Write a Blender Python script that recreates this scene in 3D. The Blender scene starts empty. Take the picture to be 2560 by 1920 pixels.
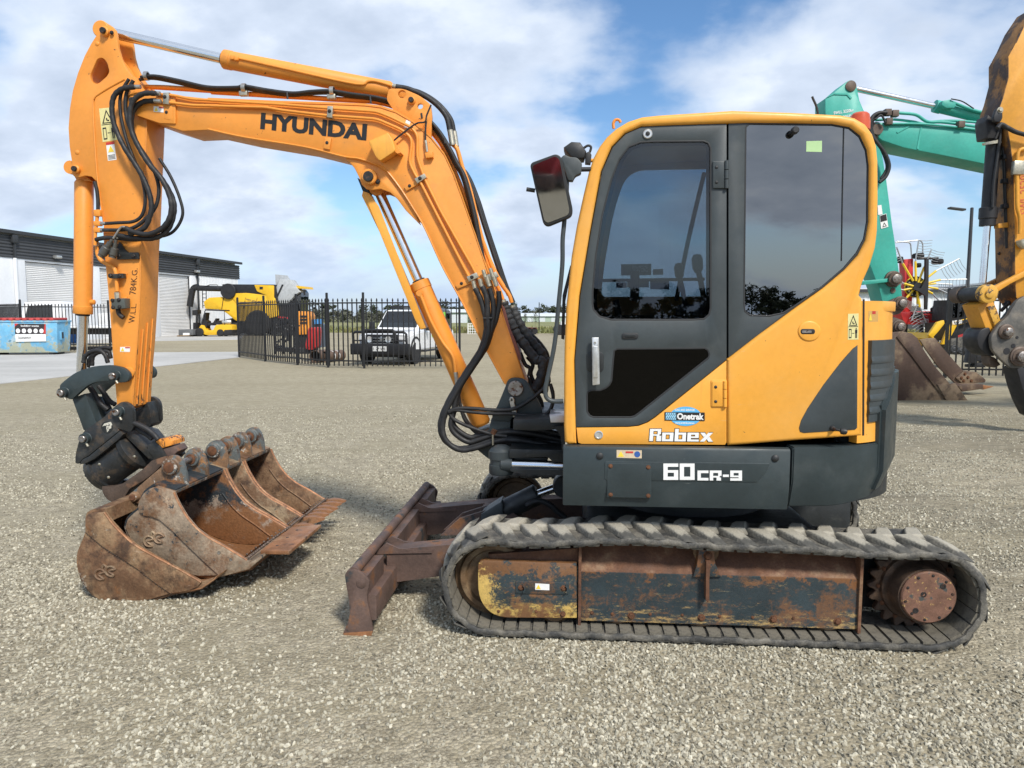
import bpy, bmesh, math, random
from mathutils import Vector, Matrix
random.seed(7)
SC = bpy.context.scene
COL = SC.collection
# ------------------------------------------------------------------ camera, sky, sun, exposure
F = 1830.0                                   # focal length in photograph pixels (2560 wide)
PITCH = math.atan((960 - 790) / F)           # horizon sits at row 790 of the photograph
EYE = 1.6
cd = bpy.data.cameras.new('camera'); cam = bpy.data.objects.new('camera', cd); COL.objects.link(cam)
cd.sensor_width = 36; cd.lens = F / 2560 * 36; cd.clip_start = .05; cd.clip_end = 6000
cam.location = (0, 0, EYE); cam.rotation_euler = (math.pi / 2 - PITCH, 0, 0)
SC.camera = cam
SUN_EL, SUN_AZ = math.radians(46), math.radians(152)    # azimuth: clockwise from +Y (view direction)
sd = bpy.data.lights.new('sun', 'SUN'); sun = bpy.data.objects.new('sun', sd); COL.objects.link(sun)
sd.energy = 3.3; sd.angle = math.radians(9); sd.color = (1, .95, .87)
sun.location = (-5, -10, 20)
_s = Vector((math.sin(SUN_AZ) * math.cos(SUN_EL), math.cos(SUN_AZ) * math.cos(SUN_EL), math.sin(SUN_EL)))
sun.rotation_euler = (-_s).to_track_quat('-Z', 'Y').to_euler()
SC.view_settings.view_transform = 'Standard'; SC.view_settings.look = 'None'
SC.view_settings.exposure = 0.35; SC.view_settings.gamma = 1.0; SC.view_settings.use_curve_mapping = False
SC.render.engine = 'CYCLES'
SC.cycles.use_denoising = True
SC.cycles.max_bounces = 8; SC.cycles.transparent_max_bounces = 16
SC.cycles.glossy_bounces = 4; SC.cycles.transmission_bounces = 4; SC.cycles.diffuse_bounces = 3

def world():
    w = bpy.data.worlds.new('World'); SC.world = w; w.use_nodes = True
    nt = w.node_tree; N = nt.nodes; L = nt.links; N.clear()
    def n(t, **k):
        x = N.new(t)
        for a, b in k.items(): setattr(x, a, b)
        return x
    def math_(op, a, b=None, clamp=False):
        m = n('ShaderNodeMath', operation=op, use_clamp=clamp)
        for i, q in enumerate((a, b)):
            if q is None: continue
            if isinstance(q, (int, float)): m.inputs[i].default_value = q
            else: L.new(q, m.inputs[i])
        return m.outputs[0]
    sky = n('ShaderNodeTexSky', sky_type='NISHITA', sun_disc=False)
    sky.sun_elevation = SUN_EL; sky.sun_rotation = SUN_AZ; sky.air_density = 1.0; sky.dust_density = .6; sky.ozone_density = 3.0
    hs = n('ShaderNodeVectorMath', operation='SCALE'); L.new(sky.outputs[0], hs.inputs[0]); hs.inputs['Scale'].default_value = .10
    tc = n('ShaderNodeTexCoord'); sep = n('ShaderNodeSeparateXYZ'); L.new(tc.outputs['Generated'], sep.inputs[0])
    z = math_('MAXIMUM', sep.outputs[2], 0.0)
    zz = math_('ADD', z, .40)
    cx = math_('DIVIDE', sep.outputs[0], zz); cy = math_('DIVIDE', sep.outputs[1], zz)
    cmb = n('ShaderNodeCombineXYZ'); L.new(cx, cmb.inputs[0]); L.new(cy, cmb.inputs[1])
    mp = n('ShaderNodeMapping'); L.new(cmb.outputs[0], mp.inputs[0])
    mp.inputs['Location'].default_value = (11.3, -3.2, 0); mp.inputs['Rotation'].default_value = (0, 0, .35); mp.inputs['Scale'].default_value = (.85, 1.0, 1)
    n1 = n('ShaderNodeTexNoise'); n1.inputs['Scale'].default_value = 2.1; n1.inputs['Detail'].default_value = 9; n1.inputs['Roughness'].default_value = .50; n1.inputs['Distortion'].default_value = .12
    L.new(mp.outputs[0], n1.inputs['Vector'])
    n2 = n('ShaderNodeTexNoise'); n2.inputs['Scale'].default_value = 7.0; n2.inputs['Detail'].default_value = 7; n2.inputs['Roughness'].default_value = .55
    L.new(mp.outputs[0], n2.inputs['Vector'])
    s = math_('ADD', n1.outputs[0], math_('MULTIPLY', math_('SUBTRACT', n2.outputs[0], .5), .22))
    cov = n('ShaderNodeMapRange', interpolation_type='SMOOTHSTEP'); L.new(s, cov.inputs[0])
    cov.inputs[1].default_value = .395; cov.inputs[2].default_value = .56
    # cloud tone: thick middles grey-blue, thin rims white
    ramp = n('ShaderNodeValToRGB'); L.new(math_('ADD', math_('MULTIPLY', n2.outputs[0], .55), math_('MULTIPLY', n1.outputs[0], .5)), ramp.inputs[0])
    e = ramp.color_ramp.elements
    e[0].position = .36; e[0].color = (.90, .92, .95, 1); e[1].position = .72; e[1].color = (.42, .50, .63, 1)
    m = e.new(.47); m.color = (.74, .80, .88, 1)
    m = e.new(.57); m.color = (.56, .64, .77, 1)
    mix = n('ShaderNodeMix', data_type='RGBA'); L.new(cov.outputs[0], mix.inputs[0]); sat = n('ShaderNodeHueSaturation'); sat.inputs['Saturation'].default_value = 1.15; sat.inputs['Value'].default_value = 1.25; L.new(hs.outputs[0], sat.inputs['Color']); L.new(sat.outputs[0], mix.inputs[6]); L.new(ramp.outputs[0], mix.inputs[7])
    # the far haze near the horizon
    hz = n('ShaderNodeMapRange', interpolation_type='SMOOTHSTEP'); L.new(z, hz.inputs[0]); hz.inputs[1].default_value = 0; hz.inputs[2].default_value = .15; hz.inputs[3].default_value = .75; hz.inputs[4].default_value = 0
    mx2 = n('ShaderNodeMix', data_type='RGBA'); L.new(hz.outputs[0], mx2.inputs[0]); L.new(mix.outputs[2], mx2.inputs[6]); mx2.inputs[7].default_value = (.42, .54, .73, 1)
    bg = n('ShaderNodeBackground'); L.new(mx2.outputs[2], bg.inputs[0]); bg.inputs[1].default_value = 1.0
    o = n('ShaderNodeOutputWorld'); L.new(bg.outputs[0], o.inputs[0])
world()

# ------------------------------------------------------------------ from photograph rows/columns to places in the yard
ZOOM = {'D': (0, 0, .86406), 'Z1': (120, 20, 2.764), 'Z2': (100, 560, 2.765), 'Z3': (520, 80, 3.318), 'Z4': (850, 400, 2.0745),
        'Z5': (150, 1020, 2.949), 'Z6': (820, 1100, 3.072), 'A1': (1300, 250, 1.8438), 'A2': (1380, 1080, 2.5136), 'A3': (1100, 1220, 1.58),
        'A4': (2000, 20, 2.764), 'A5': (2100, 560, 3.4565), 'A6': (0, 560, 3.568), 'A7': (460, 660, 3.072), 'B1': (140, 880, 4.147),
        'B2': (1060, 900, 3.95), 'B3': (1300, 330, 6.145), 'B4': (1400, 840, 4.8087), 'B5': (1980, 1040, 2.676), 'B6': (1080, 740, 5.821), 'B7': (2300, 600, 3.95), 'C1': (460, 1040, 4.148), 'C2': (180, 1180, 4.739)}
def Z(k, *pts):
    x0, y0, s = ZOOM[k]
    r = [(x0 + p[0] / s, y0 + p[1] / s) for p in pts]
    return r if len(r) != 1 else r[0]
def ZL(k, pts): x0, y0, s = ZOOM[k]; return [(x0 + p[0] / s, y0 + p[1] / s) for p in pts]
def ray(px, py):
    a = (px - 1280) / F; b = -(py - 960) / F
    return Vector((a, math.cos(PITCH) + b * math.sin(PITCH), -math.sin(PITCH) + b * math.cos(PITCH)))
def ground(px, py, z=0.0):
    d = ray(px, py); t = (z - EYE) / d.z
    return Vector((d.x * t, d.y * t, z))
def at_depth(px, py, y):
    d = ray(px, py); t = y / d.y
    return Vector((d.x * t, y, EYE + d.z * t))
class Frame:
    """A thing's own axes: u along it, v away from the near side, z up."""
    def __init__(s, origin, deg):
        s.o = Vector((origin[0], origin[1], 0)); t = math.radians(deg); s.t = t
        s.u = Vector((math.cos(t), -math.sin(t), 0)); s.v = Vector((math.sin(t), math.cos(t), 0)); s.root = None
    def hit(s, p, v):
        d = ray(*p); c = Vector((0, 0, EYE)) - s.o
        t = (v - c.dot(s.v)) / d.dot(s.v); q = c + d * t
        return Vector((q.dot(s.u), v, q.z))
    def hits(s, pts, v): return [s.hit(p, v) for p in pts]
    def hu(s, p, u):
        """where the sight line meets the plane across the thing at u"""
        d = ray(*p); c = Vector((0, 0, EYE)) - s.o
        t = (u - c.dot(s.u)) / d.dot(s.u); q = c + d * t
        return Vector((u, q.dot(s.v), q.z))
    def pxm(s, p, v):
        """photograph pixels to metres at that place"""
        a = s.hit(p, v); b = s.hit((p[0] + 1, p[1]), v); return (b - a).length
    def thing(s, name, label, cat, group=None):
        e = bpy.data.objects.new(name, None); COL.objects.link(e); e.empty_display_size = .2
        e.location = s.o; e.rotation_euler = (0, 0, -s.t)
        tag(e, label, cat, group); s.root = e; return e
def tag(o, label=None, cat=None, group=None, kind=None):
    if label: o['label'] = label
    if cat: o['category'] = cat
    if group: o['group'] = group
    if kind: o['kind'] = kind
    return o
def empty(name, loc, label, cat, group=None, rz=0):
    e = bpy.data.objects.new(name, None); COL.objects.link(e); e.location = loc; e.rotation_euler = (0, 0, rz); e.empty_display_size = .2
    return tag(e, label, cat, group)

# ------------------------------------------------------------------ mesh helpers
def finish(bm, name, mat, parent=None, ang=35, recalc=True):
    if recalc: bmesh.ops.recalc_face_normals(bm, faces=bm.faces)
    ca = math.radians(ang)
    for f in bm.faces: f.smooth = True
    for e in bm.edges:
        if len(e.link_faces) == 2: e.smooth = e.calc_face_angle(0) < ca
    me = bpy.data.meshes.new(name); bm.to_mesh(me); bm.free()
    if mat is not None:
        for m in (mat if isinstance(mat, (list, tuple)) else [mat]): me.materials.append(m)
    o = bpy.data.objects.new(name, me); COL.objects.link(o)
    if parent is not None: o.parent = parent
    return o
def copy_obj(o, parent=None, mtx=None):
    c = o.copy(); COL.objects.link(c); c.parent = parent
    if mtx is not None: c.matrix_local = mtx
    return c
def loopsolid(bm, A, B, bevel=0, seg=2):
    """closed solid between two matching rings of points"""
    va = [bm.verts.new(p) for p in A]; vb = [bm.verts.new(p) for p in B]; n = len(A)
    fa = bm.faces.new(va); fb = bm.faces.new(vb[::-1])
    for i in range(n): bm.faces.new((va[i], vb[i], vb[(i + 1) % n], va[(i + 1) % n]))
    if bevel:
        bmesh.ops.recalc_face_normals(bm, faces=bm.faces)
        ed = list({e for f in (fa, fb) for e in f.edges})
        bmesh.ops.bevel(bm, geom=ed, offset=bevel, segments=seg, affect='EDGES', profile=.5, clamp_overlap=True)
def clean(pts, eps=1e-4):
    r = []
    for p in pts:
        if not r or (p - r[-1]).length > eps: r.append(p)
    if (r[0] - r[-1]).length < eps: r.pop()
    return r
def prism(name, fr, pts, v0, v1, mat, parent, bevel=0, holes=(), ang=35, seg=2):
    """outline seen on the plane v0, carried back to v1"""
    A = clean(fr.hits(pts, v0))
    return solid(name, A, Vector((0, v1 - v0, 0)), mat, parent, bevel, [clean(fr.hits(h, v0)) for h in holes], ang, seg)
def solid(name, A, ext, mat, parent, bevel=0, holes=(), ang=35, seg=2):
    bm = bmesh.new()
    if not holes:
        loopsolid(bm, A, [p + ext for p in A], bevel, seg)
    else:
        ed = []
        for lp in [A] + list(holes):
            vs = [bm.verts.new(p) for p in lp]
            ed += [bm.edges.new((vs[i], vs[(i + 1) % len(vs)])) for i in range(len(vs))]
        nrm = ext.normalized()
        bmesh.ops.triangle_fill(bm, edges=ed, use_beauty=True, use_dissolve=False, normal=nrm)
        g = bmesh.ops.extrude_face_region(bm, geom=list(bm.faces))
        for v in g['geom']:
            if isinstance(v, bmesh.types.BMVert): v.co += ext
        if bevel:
            bmesh.ops.recalc_face_normals(bm, faces=bm.faces)
            be = [e for e in bm.edges if len(e.link_faces) == 2 and e.calc_face_angle(0) > 1.2 and (e.verts[0].co - e.verts[1].co).cross(ext).length > 1e-9 and abs((e.verts[0].co - e.verts[1].co).dot(nrm)) < 1e-5]
            bmesh.ops.bevel(bm, geom=be, offset=bevel, segments=seg, affect='EDGES', profile=.5, clamp_overlap=True)
    return finish(bm, name, mat, parent, ang)
def addbox(bm, lo, hi, mtx=None):
    lo = Vector(lo); hi = Vector(hi)
    vs = [bm.verts.new((x, y, z)) for z in (lo.z, hi.z) for y in (lo.y, hi.y) for x in (lo.x, hi.x)]
    if mtx is not None:
        for v in vs: v.co = mtx @ v.co
    for f in ((0, 2, 3, 1), (4, 5, 7, 6), (0, 1, 5, 4), (2, 6, 7, 3), (0, 4, 6, 2), (1, 3, 7, 5)): bm.faces.new([vs[i] for i in f])
    return vs
def box(name, lo, hi, mat, parent=None, bevel=0, mtx=None, seg=2):
    bm = bmesh.new(); addbox(bm, lo, hi)
    if bevel: bmesh.ops.bevel(bm, geom=list(bm.edges), offset=bevel, segments=seg, affect='EDGES', profile=.5)
    if mtx is not None: bm.transform(mtx)
    return finish(bm, name, mat, parent)
def basis(d):
    d = d.normalized(); a = Vector((0, 0, 1)) if abs(d.z) < .9 else Vector((1, 0, 0))
    x = d.cross(a).normalized(); return x, d.cross(x).normalized(), d
def addlathe(bm, p0, p1, prof, seg=20, cap=True):
    p0 = Vector(p0); p1 = Vector(p1); x, y, d = basis(p1 - p0); rings = []
    for t, r in prof:
        if r <= 1e-6: rings.append([bm.verts.new(p0 + d * t)])
        else: rings.append([bm.verts.new(p0 + d * t + (x * math.cos(2 * math.pi * k / seg) + y * math.sin(2 * math.pi * k / seg)) * r) for k in range(seg)])
    for a, b in zip(rings, rings[1:]):
        for k in range(seg):
            q = [a[k % len(a)], a[(k + 1) % len(a)], b[(k + 1) % len(b)], b[k % len(b)]]
            q = list(dict.fromkeys(q))
            if len(q) > 2: bm.faces.new(q)
    if cap:
        if len(rings[0]) > 2: bm.faces.new(rings[0][::-1])
        if len(rings[-1]) > 2: bm.faces.new(rings[-1])
def lathe(name, p0, p1, prof, mat, parent=None, seg=20, ang=35, cap=True):
    bm = bmesh.new(); addlathe(bm, p0, p1, prof, seg, cap); return finish(bm, name, mat, parent, ang)
def cyl(name, p0, p1, r, mat, parent=None, ch=0.0, seg=20):
    h = (Vector(p1) - Vector(p0)).length
    pr = [(0, r), (h, r)] if not ch else [(0, r - ch), (ch, r), (h - ch, r), (h, r - ch)]
    return lathe(name, p0, p1, pr, mat, parent, seg)
def spl(pts, n=6, closed=False):
    P = [Vector(p) for p in pts]; m = len(P); out = []
    for i in range(m if closed else m - 1):
        p1, p2 = P[i], P[(i + 1) % m]
        p0 = P[i - 1] if (closed or i > 0) else p1 * 2 - p2
        p3 = P[(i + 2) % m] if (closed or i + 2 < m) else p2 * 2 - p1
        for k in range(n):
            t = k / n
            out.append(.5 * ((2 * p1) + (p2 - p0) * t + (2 * p0 - 5 * p1 + 4 * p2 - p3) * t * t + (3 * p1 - p0 - 3 * p2 + p3) * t ** 3))
    if not closed: out.append(P[-1])
    return out
def spl2(pts, n=5, closed=False): return [(p[0], p[1]) for p in spl([(a[0], a[1], 0) for a in pts], n, closed)]
def rp(pts, r, n=5):
    """round the corners of a 2-D outline; a point may carry its own radius"""
    out = []; m = len(pts)
    for i, p in enumerate(pts):
        rr = p[2] if len(p) > 2 else r
        a = Vector(pts[i - 1][:2]); b = Vector(p[:2]); c = Vector(pts[(i + 1) % m][:2])
        if rr <= 0: out.append(tuple(b)); continue
        da = min(rr, (a - b).length * .49); dc = min(rr, (c - b).length * .49)
        s = b + (a - b).normalized() * da; e = b + (c - b).normalized() * dc
        for k in range(n + 1):
            t = k / n; q = s * (1 - t) ** 2 + b * 2 * t * (1 - t) + e * t * t; out.append((q.x, q.y))
    return out
def circ(c, r, n=20, a0=0, a1=360):
    return [(c[0] + r * math.cos(math.radians(a0 + (a1 - a0) * k / n)), c[1] + r * math.sin(math.radians(a0 + (a1 - a0) * k / n))) for k in range(n if a1 - a0 == 360 else n + 1)]
def addtube(bm, pts, r, seg=8, cap=True, wob=0, rings=0):
    P = clean([Vector(p) for p in pts], 1e-5); n = len(P)
    T = [(P[min(i + 1, n - 1)] - P[max(i - 1, 0)]).normalized() for i in range(n)]
    x, y, _ = basis(T[0]); R = []
    for i in range(n):
        if i:
            x = (x - T[i] * x.dot(T[i])).normalized(); y = T[i].cross(x)
        rr = r[min(i, len(r) - 1)] if isinstance(r, (list, tuple)) else r
        if wob: rr *= 1 + wob * math.sin(i * 1.7) * .5 + wob * (random.random() - .5)
        if rings and i % rings == 0: rr *= .9
        R.append([bm.verts.new(P[i] + (x * math.cos(2 * math.pi * k / seg) + y * math.sin(2 * math.pi * k / seg)) * rr) for k in range(seg)])
    for a, b in zip(R, R[1:]):
        for k in range(seg): bm.faces.new((a[k], a[(k + 1) % seg], b[(k + 1) % seg], b[k]))
    if cap: bm.faces.new(R[0][::-1]); bm.faces.new(R[-1])
def tube(name, pts, r, mat, parent=None, seg=8, n=6, smooth=True, wob=0, rings=0):
    P = spl(pts, n) if smooth and len(pts) > 2 else [Vector(p) for p in pts]
    bm = bmesh.new(); addtube(bm, P, r, seg, True, wob, rings); return finish(bm, name, mat, parent, 50)
def rodbend(pts, r=.03, n=3):
    """3-D polyline with its corners rounded"""
    P = [Vector(p) for p in pts]; out = [P[0]]
    for i in range(1, len(P) - 1):
        a, b, c = P[i - 1], P[i], P[i + 1]
        s = b + (a - b).normalized() * min(r, (a - b).length * .45); e = b + (c - b).normalized() * min(r, (c - b).length * .45)
        for k in range(n + 1): t = k / n; out.append(s * (1 - t) ** 2 + b * 2 * t * (1 - t) + e * t * t)
    return out + [P[-1]]
def quad_map(q, s, t):
    """q = top-left, top-right, bottom-right, bottom-left"""
    return (q[3] * (1 - s) + q[2] * s) * (1 - t) + (q[0] * (1 - s) + q[1] * s) * t
_TX = {}
def text_mesh(txt, off=0.0, shear=0.0):
    k = (txt, off, shear)
    if k not in _TX:
        c = bpy.data.curves.new('lettering', 'FONT'); c.body = txt; c.offset = off; c.shear = shear; c.resolution_u = 3
        o = bpy.data.objects.new('lettering', c); COL.objects.link(o)
        me = bpy.data.meshes.new_from_object(o.evaluated_get(bpy.context.evaluated_depsgraph_get()))
        bpy.data.objects.remove(o); bpy.data.curves.remove(c)
        co = [v.co.copy() for v in me.vertices]; fs = [tuple(p.vertices) for p in me.polygons]; bpy.data.meshes.remove(me)
        x0 = min(p.x for p in co); x1 = max(p.x for p in co); y0 = min(p.y for p in co); y1 = max(p.y for p in co)
        _TX[k] = ([((p.x - x0) / (x1 - x0), (p.y - y0) / (y1 - y0)) for p in co], fs)
    return _TX[k]
def text(name, txt, q, mat, parent, off=.0, shear=0.0, lift=None):
    """lettering laid on the quad q (points in the parent's axes); lift moves it off the surface"""
    st, fs = text_mesh(txt, off, shear)
    lift = lift or Vector((0, 0, 0))
    me = bpy.data.meshes.new(name); me.from_pydata([tuple(quad_map(q, s, t) + lift) for s, t in st], [], fs)
    me.materials.append(mat); o = bpy.data.objects.new(name, me); COL.objects.link(o); o.parent = parent
    return o
def sheet(name, q, mat, parent, thick=None, n=1):
    """a flat sticker on the quad q, with a hair of thickness"""
    thick = thick or Vector((0, .0015, 0))
    return solid(name, [q[3], q[2], q[1], q[0]], thick, mat, parent)
# ------------------------------------------------------------------ materials
def M(name, col, rough=.5, metal=0.0, var=.10, vs=5.0, bump=0.0, bs=60.0, wear=(), coat=0.0, spec=.5, rvar=.15):
    m = bpy.data.materials.new(name); m.use_nodes = True
    nt = m.node_tree; N = nt.nodes; L = nt.links; b = N['Principled BSDF']
    tc = N.new('ShaderNodeTexCoord')
    def noise(scale, detail=4, rg=.55, stretch=None, dist=0):
        t = N.new('ShaderNodeTexNoise'); t.inputs['Scale'].default_value = scale; t.inputs['Detail'].default_value = detail
        t.inputs['Roughness'].default_value = rg; t.inputs['Distortion'].default_value = dist
        if stretch:
            mp = N.new('ShaderNodeMapping'); mp.inputs['Scale'].default_value = stretch; L.new(tc.outputs['Object'], mp.inputs[0]); L.new(mp.outputs[0], t.inputs['Vector'])
        else: L.new(tc.outputs['Object'], t.inputs['Vector'])
        return t.outputs[0]
    def mixc(fac, a, c):
        x = N.new('ShaderNodeMix'); x.data_type = 'RGBA'; L.new(fac, x.inputs[0])
        if isinstance(a, tuple): x.inputs[6].default_value = a
        else: L.new(a, x.inputs[6])
        x.inputs[7].default_value = c
        return x.outputs[2]
    def ramp(src, lo, hi, inv=False):
        r = N.new('ShaderNodeMapRange'); r.interpolation_type = 'SMOOTHSTEP'; L.new(src, r.inputs[0]); r.inputs[1].default_value = lo; r.inputs[2].default_value = hi
        if inv: r.inputs[3].default_value = 1; r.inputs[4].default_value = 0
        return r.outputs[0]
    c4 = lambda c, k=1: (min(c[0] * k, 1), min(c[1] * k, 1), min(c[2] * k, 1), 1)
    big = noise(vs, 5)
    cur = mixc(ramp(big, .3, .7), c4(col, 1 - var), c4(col, 1 + var))
    fn = N.new('ShaderNodeMapRange'); L.new(noise(vs * 14, 8, .68), fn.inputs[0]); fn.inputs[1].default_value = .3; fn.inputs[2].default_value = .7; fn.inputs[3].default_value = 1 - var * .8; fn.inputs[4].default_value = 1 + var * .8
    rs = None; hw = None
    for w in wear:
        f = noise(w.get('s', 10), w.get('d', 6), w.get('rg', .6), w.get('st'), w.get('dist', 0))
        if 'z' in w or 'x' in w:
            sp = N.new('ShaderNodeSeparateXYZ'); L.new(tc.outputs['Object'], sp.inputs[0])
            for ax, key in ((2, 'z'), (0, 'x')):
                if key in w:
                    z0, z1, k = w[key]
                    g = N.new('ShaderNodeMapRange'); L.new(sp.outputs[ax], g.inputs[0]); g.inputs[1].default_value = z0; g.inputs[2].default_value = z1; g.inputs[3].default_value = k; g.inputs[4].default_value = 0
                    a = N.new('ShaderNodeMath'); a.operation = 'ADD'; L.new(f, a.inputs[0]); L.new(g.outputs[0], a.inputs[1]); f = a.outputs[0]
        f = ramp(f, w['lo'], w['hi'])
        if w.get('k', 1) != 1:
            a = N.new('ShaderNodeMath'); a.operation = 'MULTIPLY'; L.new(f, a.inputs[0]); a.inputs[1].default_value = w['k']; f = a.outputs[0]
        cur = mixc(f, cur, c4(w['c']))
        hw = f
    mlt = N.new('ShaderNodeVectorMath'); mlt.operation = 'SCALE'; L.new(cur, mlt.inputs[0]); L.new(fn.outputs[0], mlt.inputs['Scale'])
    L.new(mlt.outputs[0], b.inputs['Base Color'])
    r = N.new('ShaderNodeMapRange'); L.new(noise(vs * 3.1, 4), r.inputs[0]); r.inputs[1].default_value = .3; r.inputs[2].default_value = .7
    r.inputs[3].default_value = max(rough - rvar * .5, .02); r.inputs[4].default_value = min(rough + rvar, 1); L.new(r.outputs[0], b.inputs['Roughness'])
    b.inputs['Metallic'].default_value = metal; b.inputs['Specular IOR Level'].default_value = spec
    if coat: b.inputs['Coat Weight'].default_value = coat; b.inputs['Coat Roughness'].default_value = .15
    if bump:
        bp = N.new('ShaderNodeBump'); bp.inputs['Strength'].default_value = bump; bp.inputs['Distance'].default_value = .01; L.new(noise(bs, 5), bp.inputs['Height']); L.new(bp.outputs[0], b.inputs['Normal'])
    return m
RUST = (.115, .048, .022); RUST2 = (.24, .095, .035); DIRT = (.30, .25, .18); MUD = (.07, .045, .03)
m_org = M('yellow_paint', (.80, .365, .045), .38, var=.05, vs=2.5, bump=.03, bs=140, wear=[dict(c=(.68, .31, .055), s=3, lo=.55, hi=.75, k=.5), dict(c=(.66, .42, .16), s=2.2, d=9, rg=.66, lo=.42, hi=.75, k=.28), dict(c=(.42, .20, .05), s=5, d=8, st=(4, 4, .35), lo=.60, hi=.80, k=.35), dict(c=(.10, .05, .03), s=40, d=9, lo=.70, hi=.73), dict(c=(.62, .40, .2), s=60, d=8, st=(.12, 1, 1), lo=.68, hi=.72, k=.5), dict(c=(.10, .05, .03), s=9, d=9, rg=.75, lo=.70, hi=.715)])
m_org_b = M('boom_yellow_paint', (.78, .295, .042), .42, var=.06, vs=2.2, bump=.04, bs=120, wear=[dict(c=(.60, .24, .05), s=4, lo=.55, hi=.75, k=.5), dict(c=(.64, .36, .12), s=2.0, d=9, rg=.68, lo=.42, hi=.75, k=.16), dict(c=(.34, .15, .04), s=6, d=9, rg=.7, lo=.60, hi=.76, k=.45), dict(c=(.09, .045, .025), s=30, d=9, rg=.66, lo=.675, hi=.695), dict(c=(.12, .05, .025), s=8, d=11, rg=.8, lo=.655, hi=.67)])
m_org_w = M('chipped_yellow_paint', (.78, .295, .045), .45, var=.08, vs=3, bump=.08, bs=90, wear=[dict(c=(.62, .20, .03), s=6, lo=.5, hi=.7, k=.4), dict(c=(.06, .035, .025), s=15, d=11, rg=.74, st=(3, 3, .6), lo=.665, hi=.685, z=(.9, 1.75, .15))])
m_pipe = M('yellow_pipe_paint', (.78, .29, .04), .4, var=.06, vs=8)
m_gry = M('dark_grey_paint', (.042, .052, .055), .42, var=.10, vs=3, bump=.03, bs=160, wear=[dict(c=(.11, .115, .11), s=4, d=6, lo=.55, hi=.8, k=.45)])
m_skirt = M('scuffed_grey_paint', (.028, .040, .043), .42, var=.12, vs=3, bump=.03, bs=130, wear=[dict(c=(.085, .095, .095), s=3, d=8, lo=.52, hi=.8, k=.5), dict(c=(.28, .28, .26), s=60, d=6, lo=.745, hi=.76), dict(c=(.20, .20, .18), s=16, d=9, rg=.7, st=(.25, 1, 4), lo=.70, hi=.73, k=.6)])
m_blk = M('black_paint', (.018, .021, .022), .45, var=.2, vs=8, bump=.06, bs=80, wear=[dict(c=(.10, .10, .09), s=7, d=8, rg=.65, lo=.58, hi=.78, k=.5)])
m_hitch = M('worn_black_paint', (.020, .022, .023), .42, var=.3, vs=6, bump=.18, bs=70, wear=[dict(c=(.06, .045, .032), s=9, d=12, rg=.75, lo=.50, hi=.62, k=.9), dict(c=(.09, .08, .065), s=6, d=9, rg=.68, lo=.53, hi=.70, k=.7), dict(c=(.13, .065, .03), s=7, d=8, rg=.65, lo=.62, hi=.68), dict(c=(.42, .40, .36), s=13, d=9, rg=.75, lo=.70, hi=.715)])
m_link = M('link_grey_paint', (.030, .043, .046), .45, var=.15, vs=6, bump=.04, wear=[dict(c=(.30, .26, .12), s=12, d=9, rg=.7, st=(1, 1, .5), lo=.70, hi=.72), dict(c=(.08, .085, .08), s=5, lo=.5, hi=.75, k=.5)])
m_plast = M('black_plastic', (.02, .021, .022), .5, var=.1, vs=10, bump=.04, bs=200)
m_rub = M('hose_rubber', (.016, .016, .017), .55, var=.2, vs=12, bump=.06, bs=120, wear=[dict(c=(.07, .07, .065), s=12, d=6, lo=.55, hi=.8, k=.6)])
m_sleeve = M('hose_sleeve', (.035, .037, .04), .62, var=.2, vs=12, bump=.5, bs=60)
m_track = M('track_rubber', (.085, .082, .072), .8, var=.22, vs=7, bump=.35, bs=70, wear=[dict(c=(.33, .30, .235), s=6, d=8, rg=.66, lo=.42, hi=.68, k=.8), dict(c=(.40, .37, .30), s=7, d=9, rg=.7, lo=.50, hi=.66, z=(.031, .012, .16), k=.8), dict(c=(.025, .024, .022), s=18, d=8, lo=.66, hi=.70)])  # dust, paler on lug tops to put lit tops and darker sides into colour
m_belt = M('track_belt_rubber', (.042, .042, .040), .7, var=.25, vs=8, bump=.3, bs=80, wear=[dict(c=(.23, .21, .17), s=7, d=9, rg=.7, lo=.40, hi=.68, k=.75)])
m_chrome = M('chrome_rod', (.80, .81, .82), .17, 1.0, var=.03, rvar=.05)
m_steel = M('bare_steel', (.46, .44, .40), .35, .9, var=.15, vs=30, bump=.05)
m_zinc = M('zinc_plated_steel', (.50, .46, .36), .38, .85, var=.15, vs=40)
m_pin = M('worn_pin_steel', (.30, .28, .26), .4, .8, var=.25, vs=30, wear=[dict(c=RUST, s=40, lo=.55, hi=.62)])
m_alu = M('cast_alloy', (.62, .62, .60), .35, .8, var=.08, vs=20)
m_bolt = M('black_bolt', (.03, .028, .027), .5, .3, var=.2, vs=30, wear=[dict(c=RUST, s=60, lo=.55, hi=.65, k=.7)])
m_rbolt = M('rusty_bolt', (.12, .05, .022), .8, var=.35, vs=40, bump=.2)
m_blade = M('rusty_blade_steel', (.105, .066, .052), .62, var=.25, vs=5, bump=.22, bs=50, wear=[dict(c=(.19, .085, .035), s=5, d=8, rg=.66, lo=.55, hi=.66), dict(c=(.03, .036, .038), s=4, d=8, rg=.66, lo=.58, hi=.64), dict(c=(.15, .115, .095), s=9, d=8, lo=.58, hi=.8, k=.5)])
m_edge = M('worn_bright_rust', (.30, .14, .065), .5, .3, var=.3, vs=10, bump=.15, wear=[dict(c=(.44, .27, .15), s=6, d=11, rg=.72, lo=.48, hi=.62, k=.8), dict(c=(.12, .055, .03), s=12, d=8, lo=.55, hi=.68)])
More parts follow.
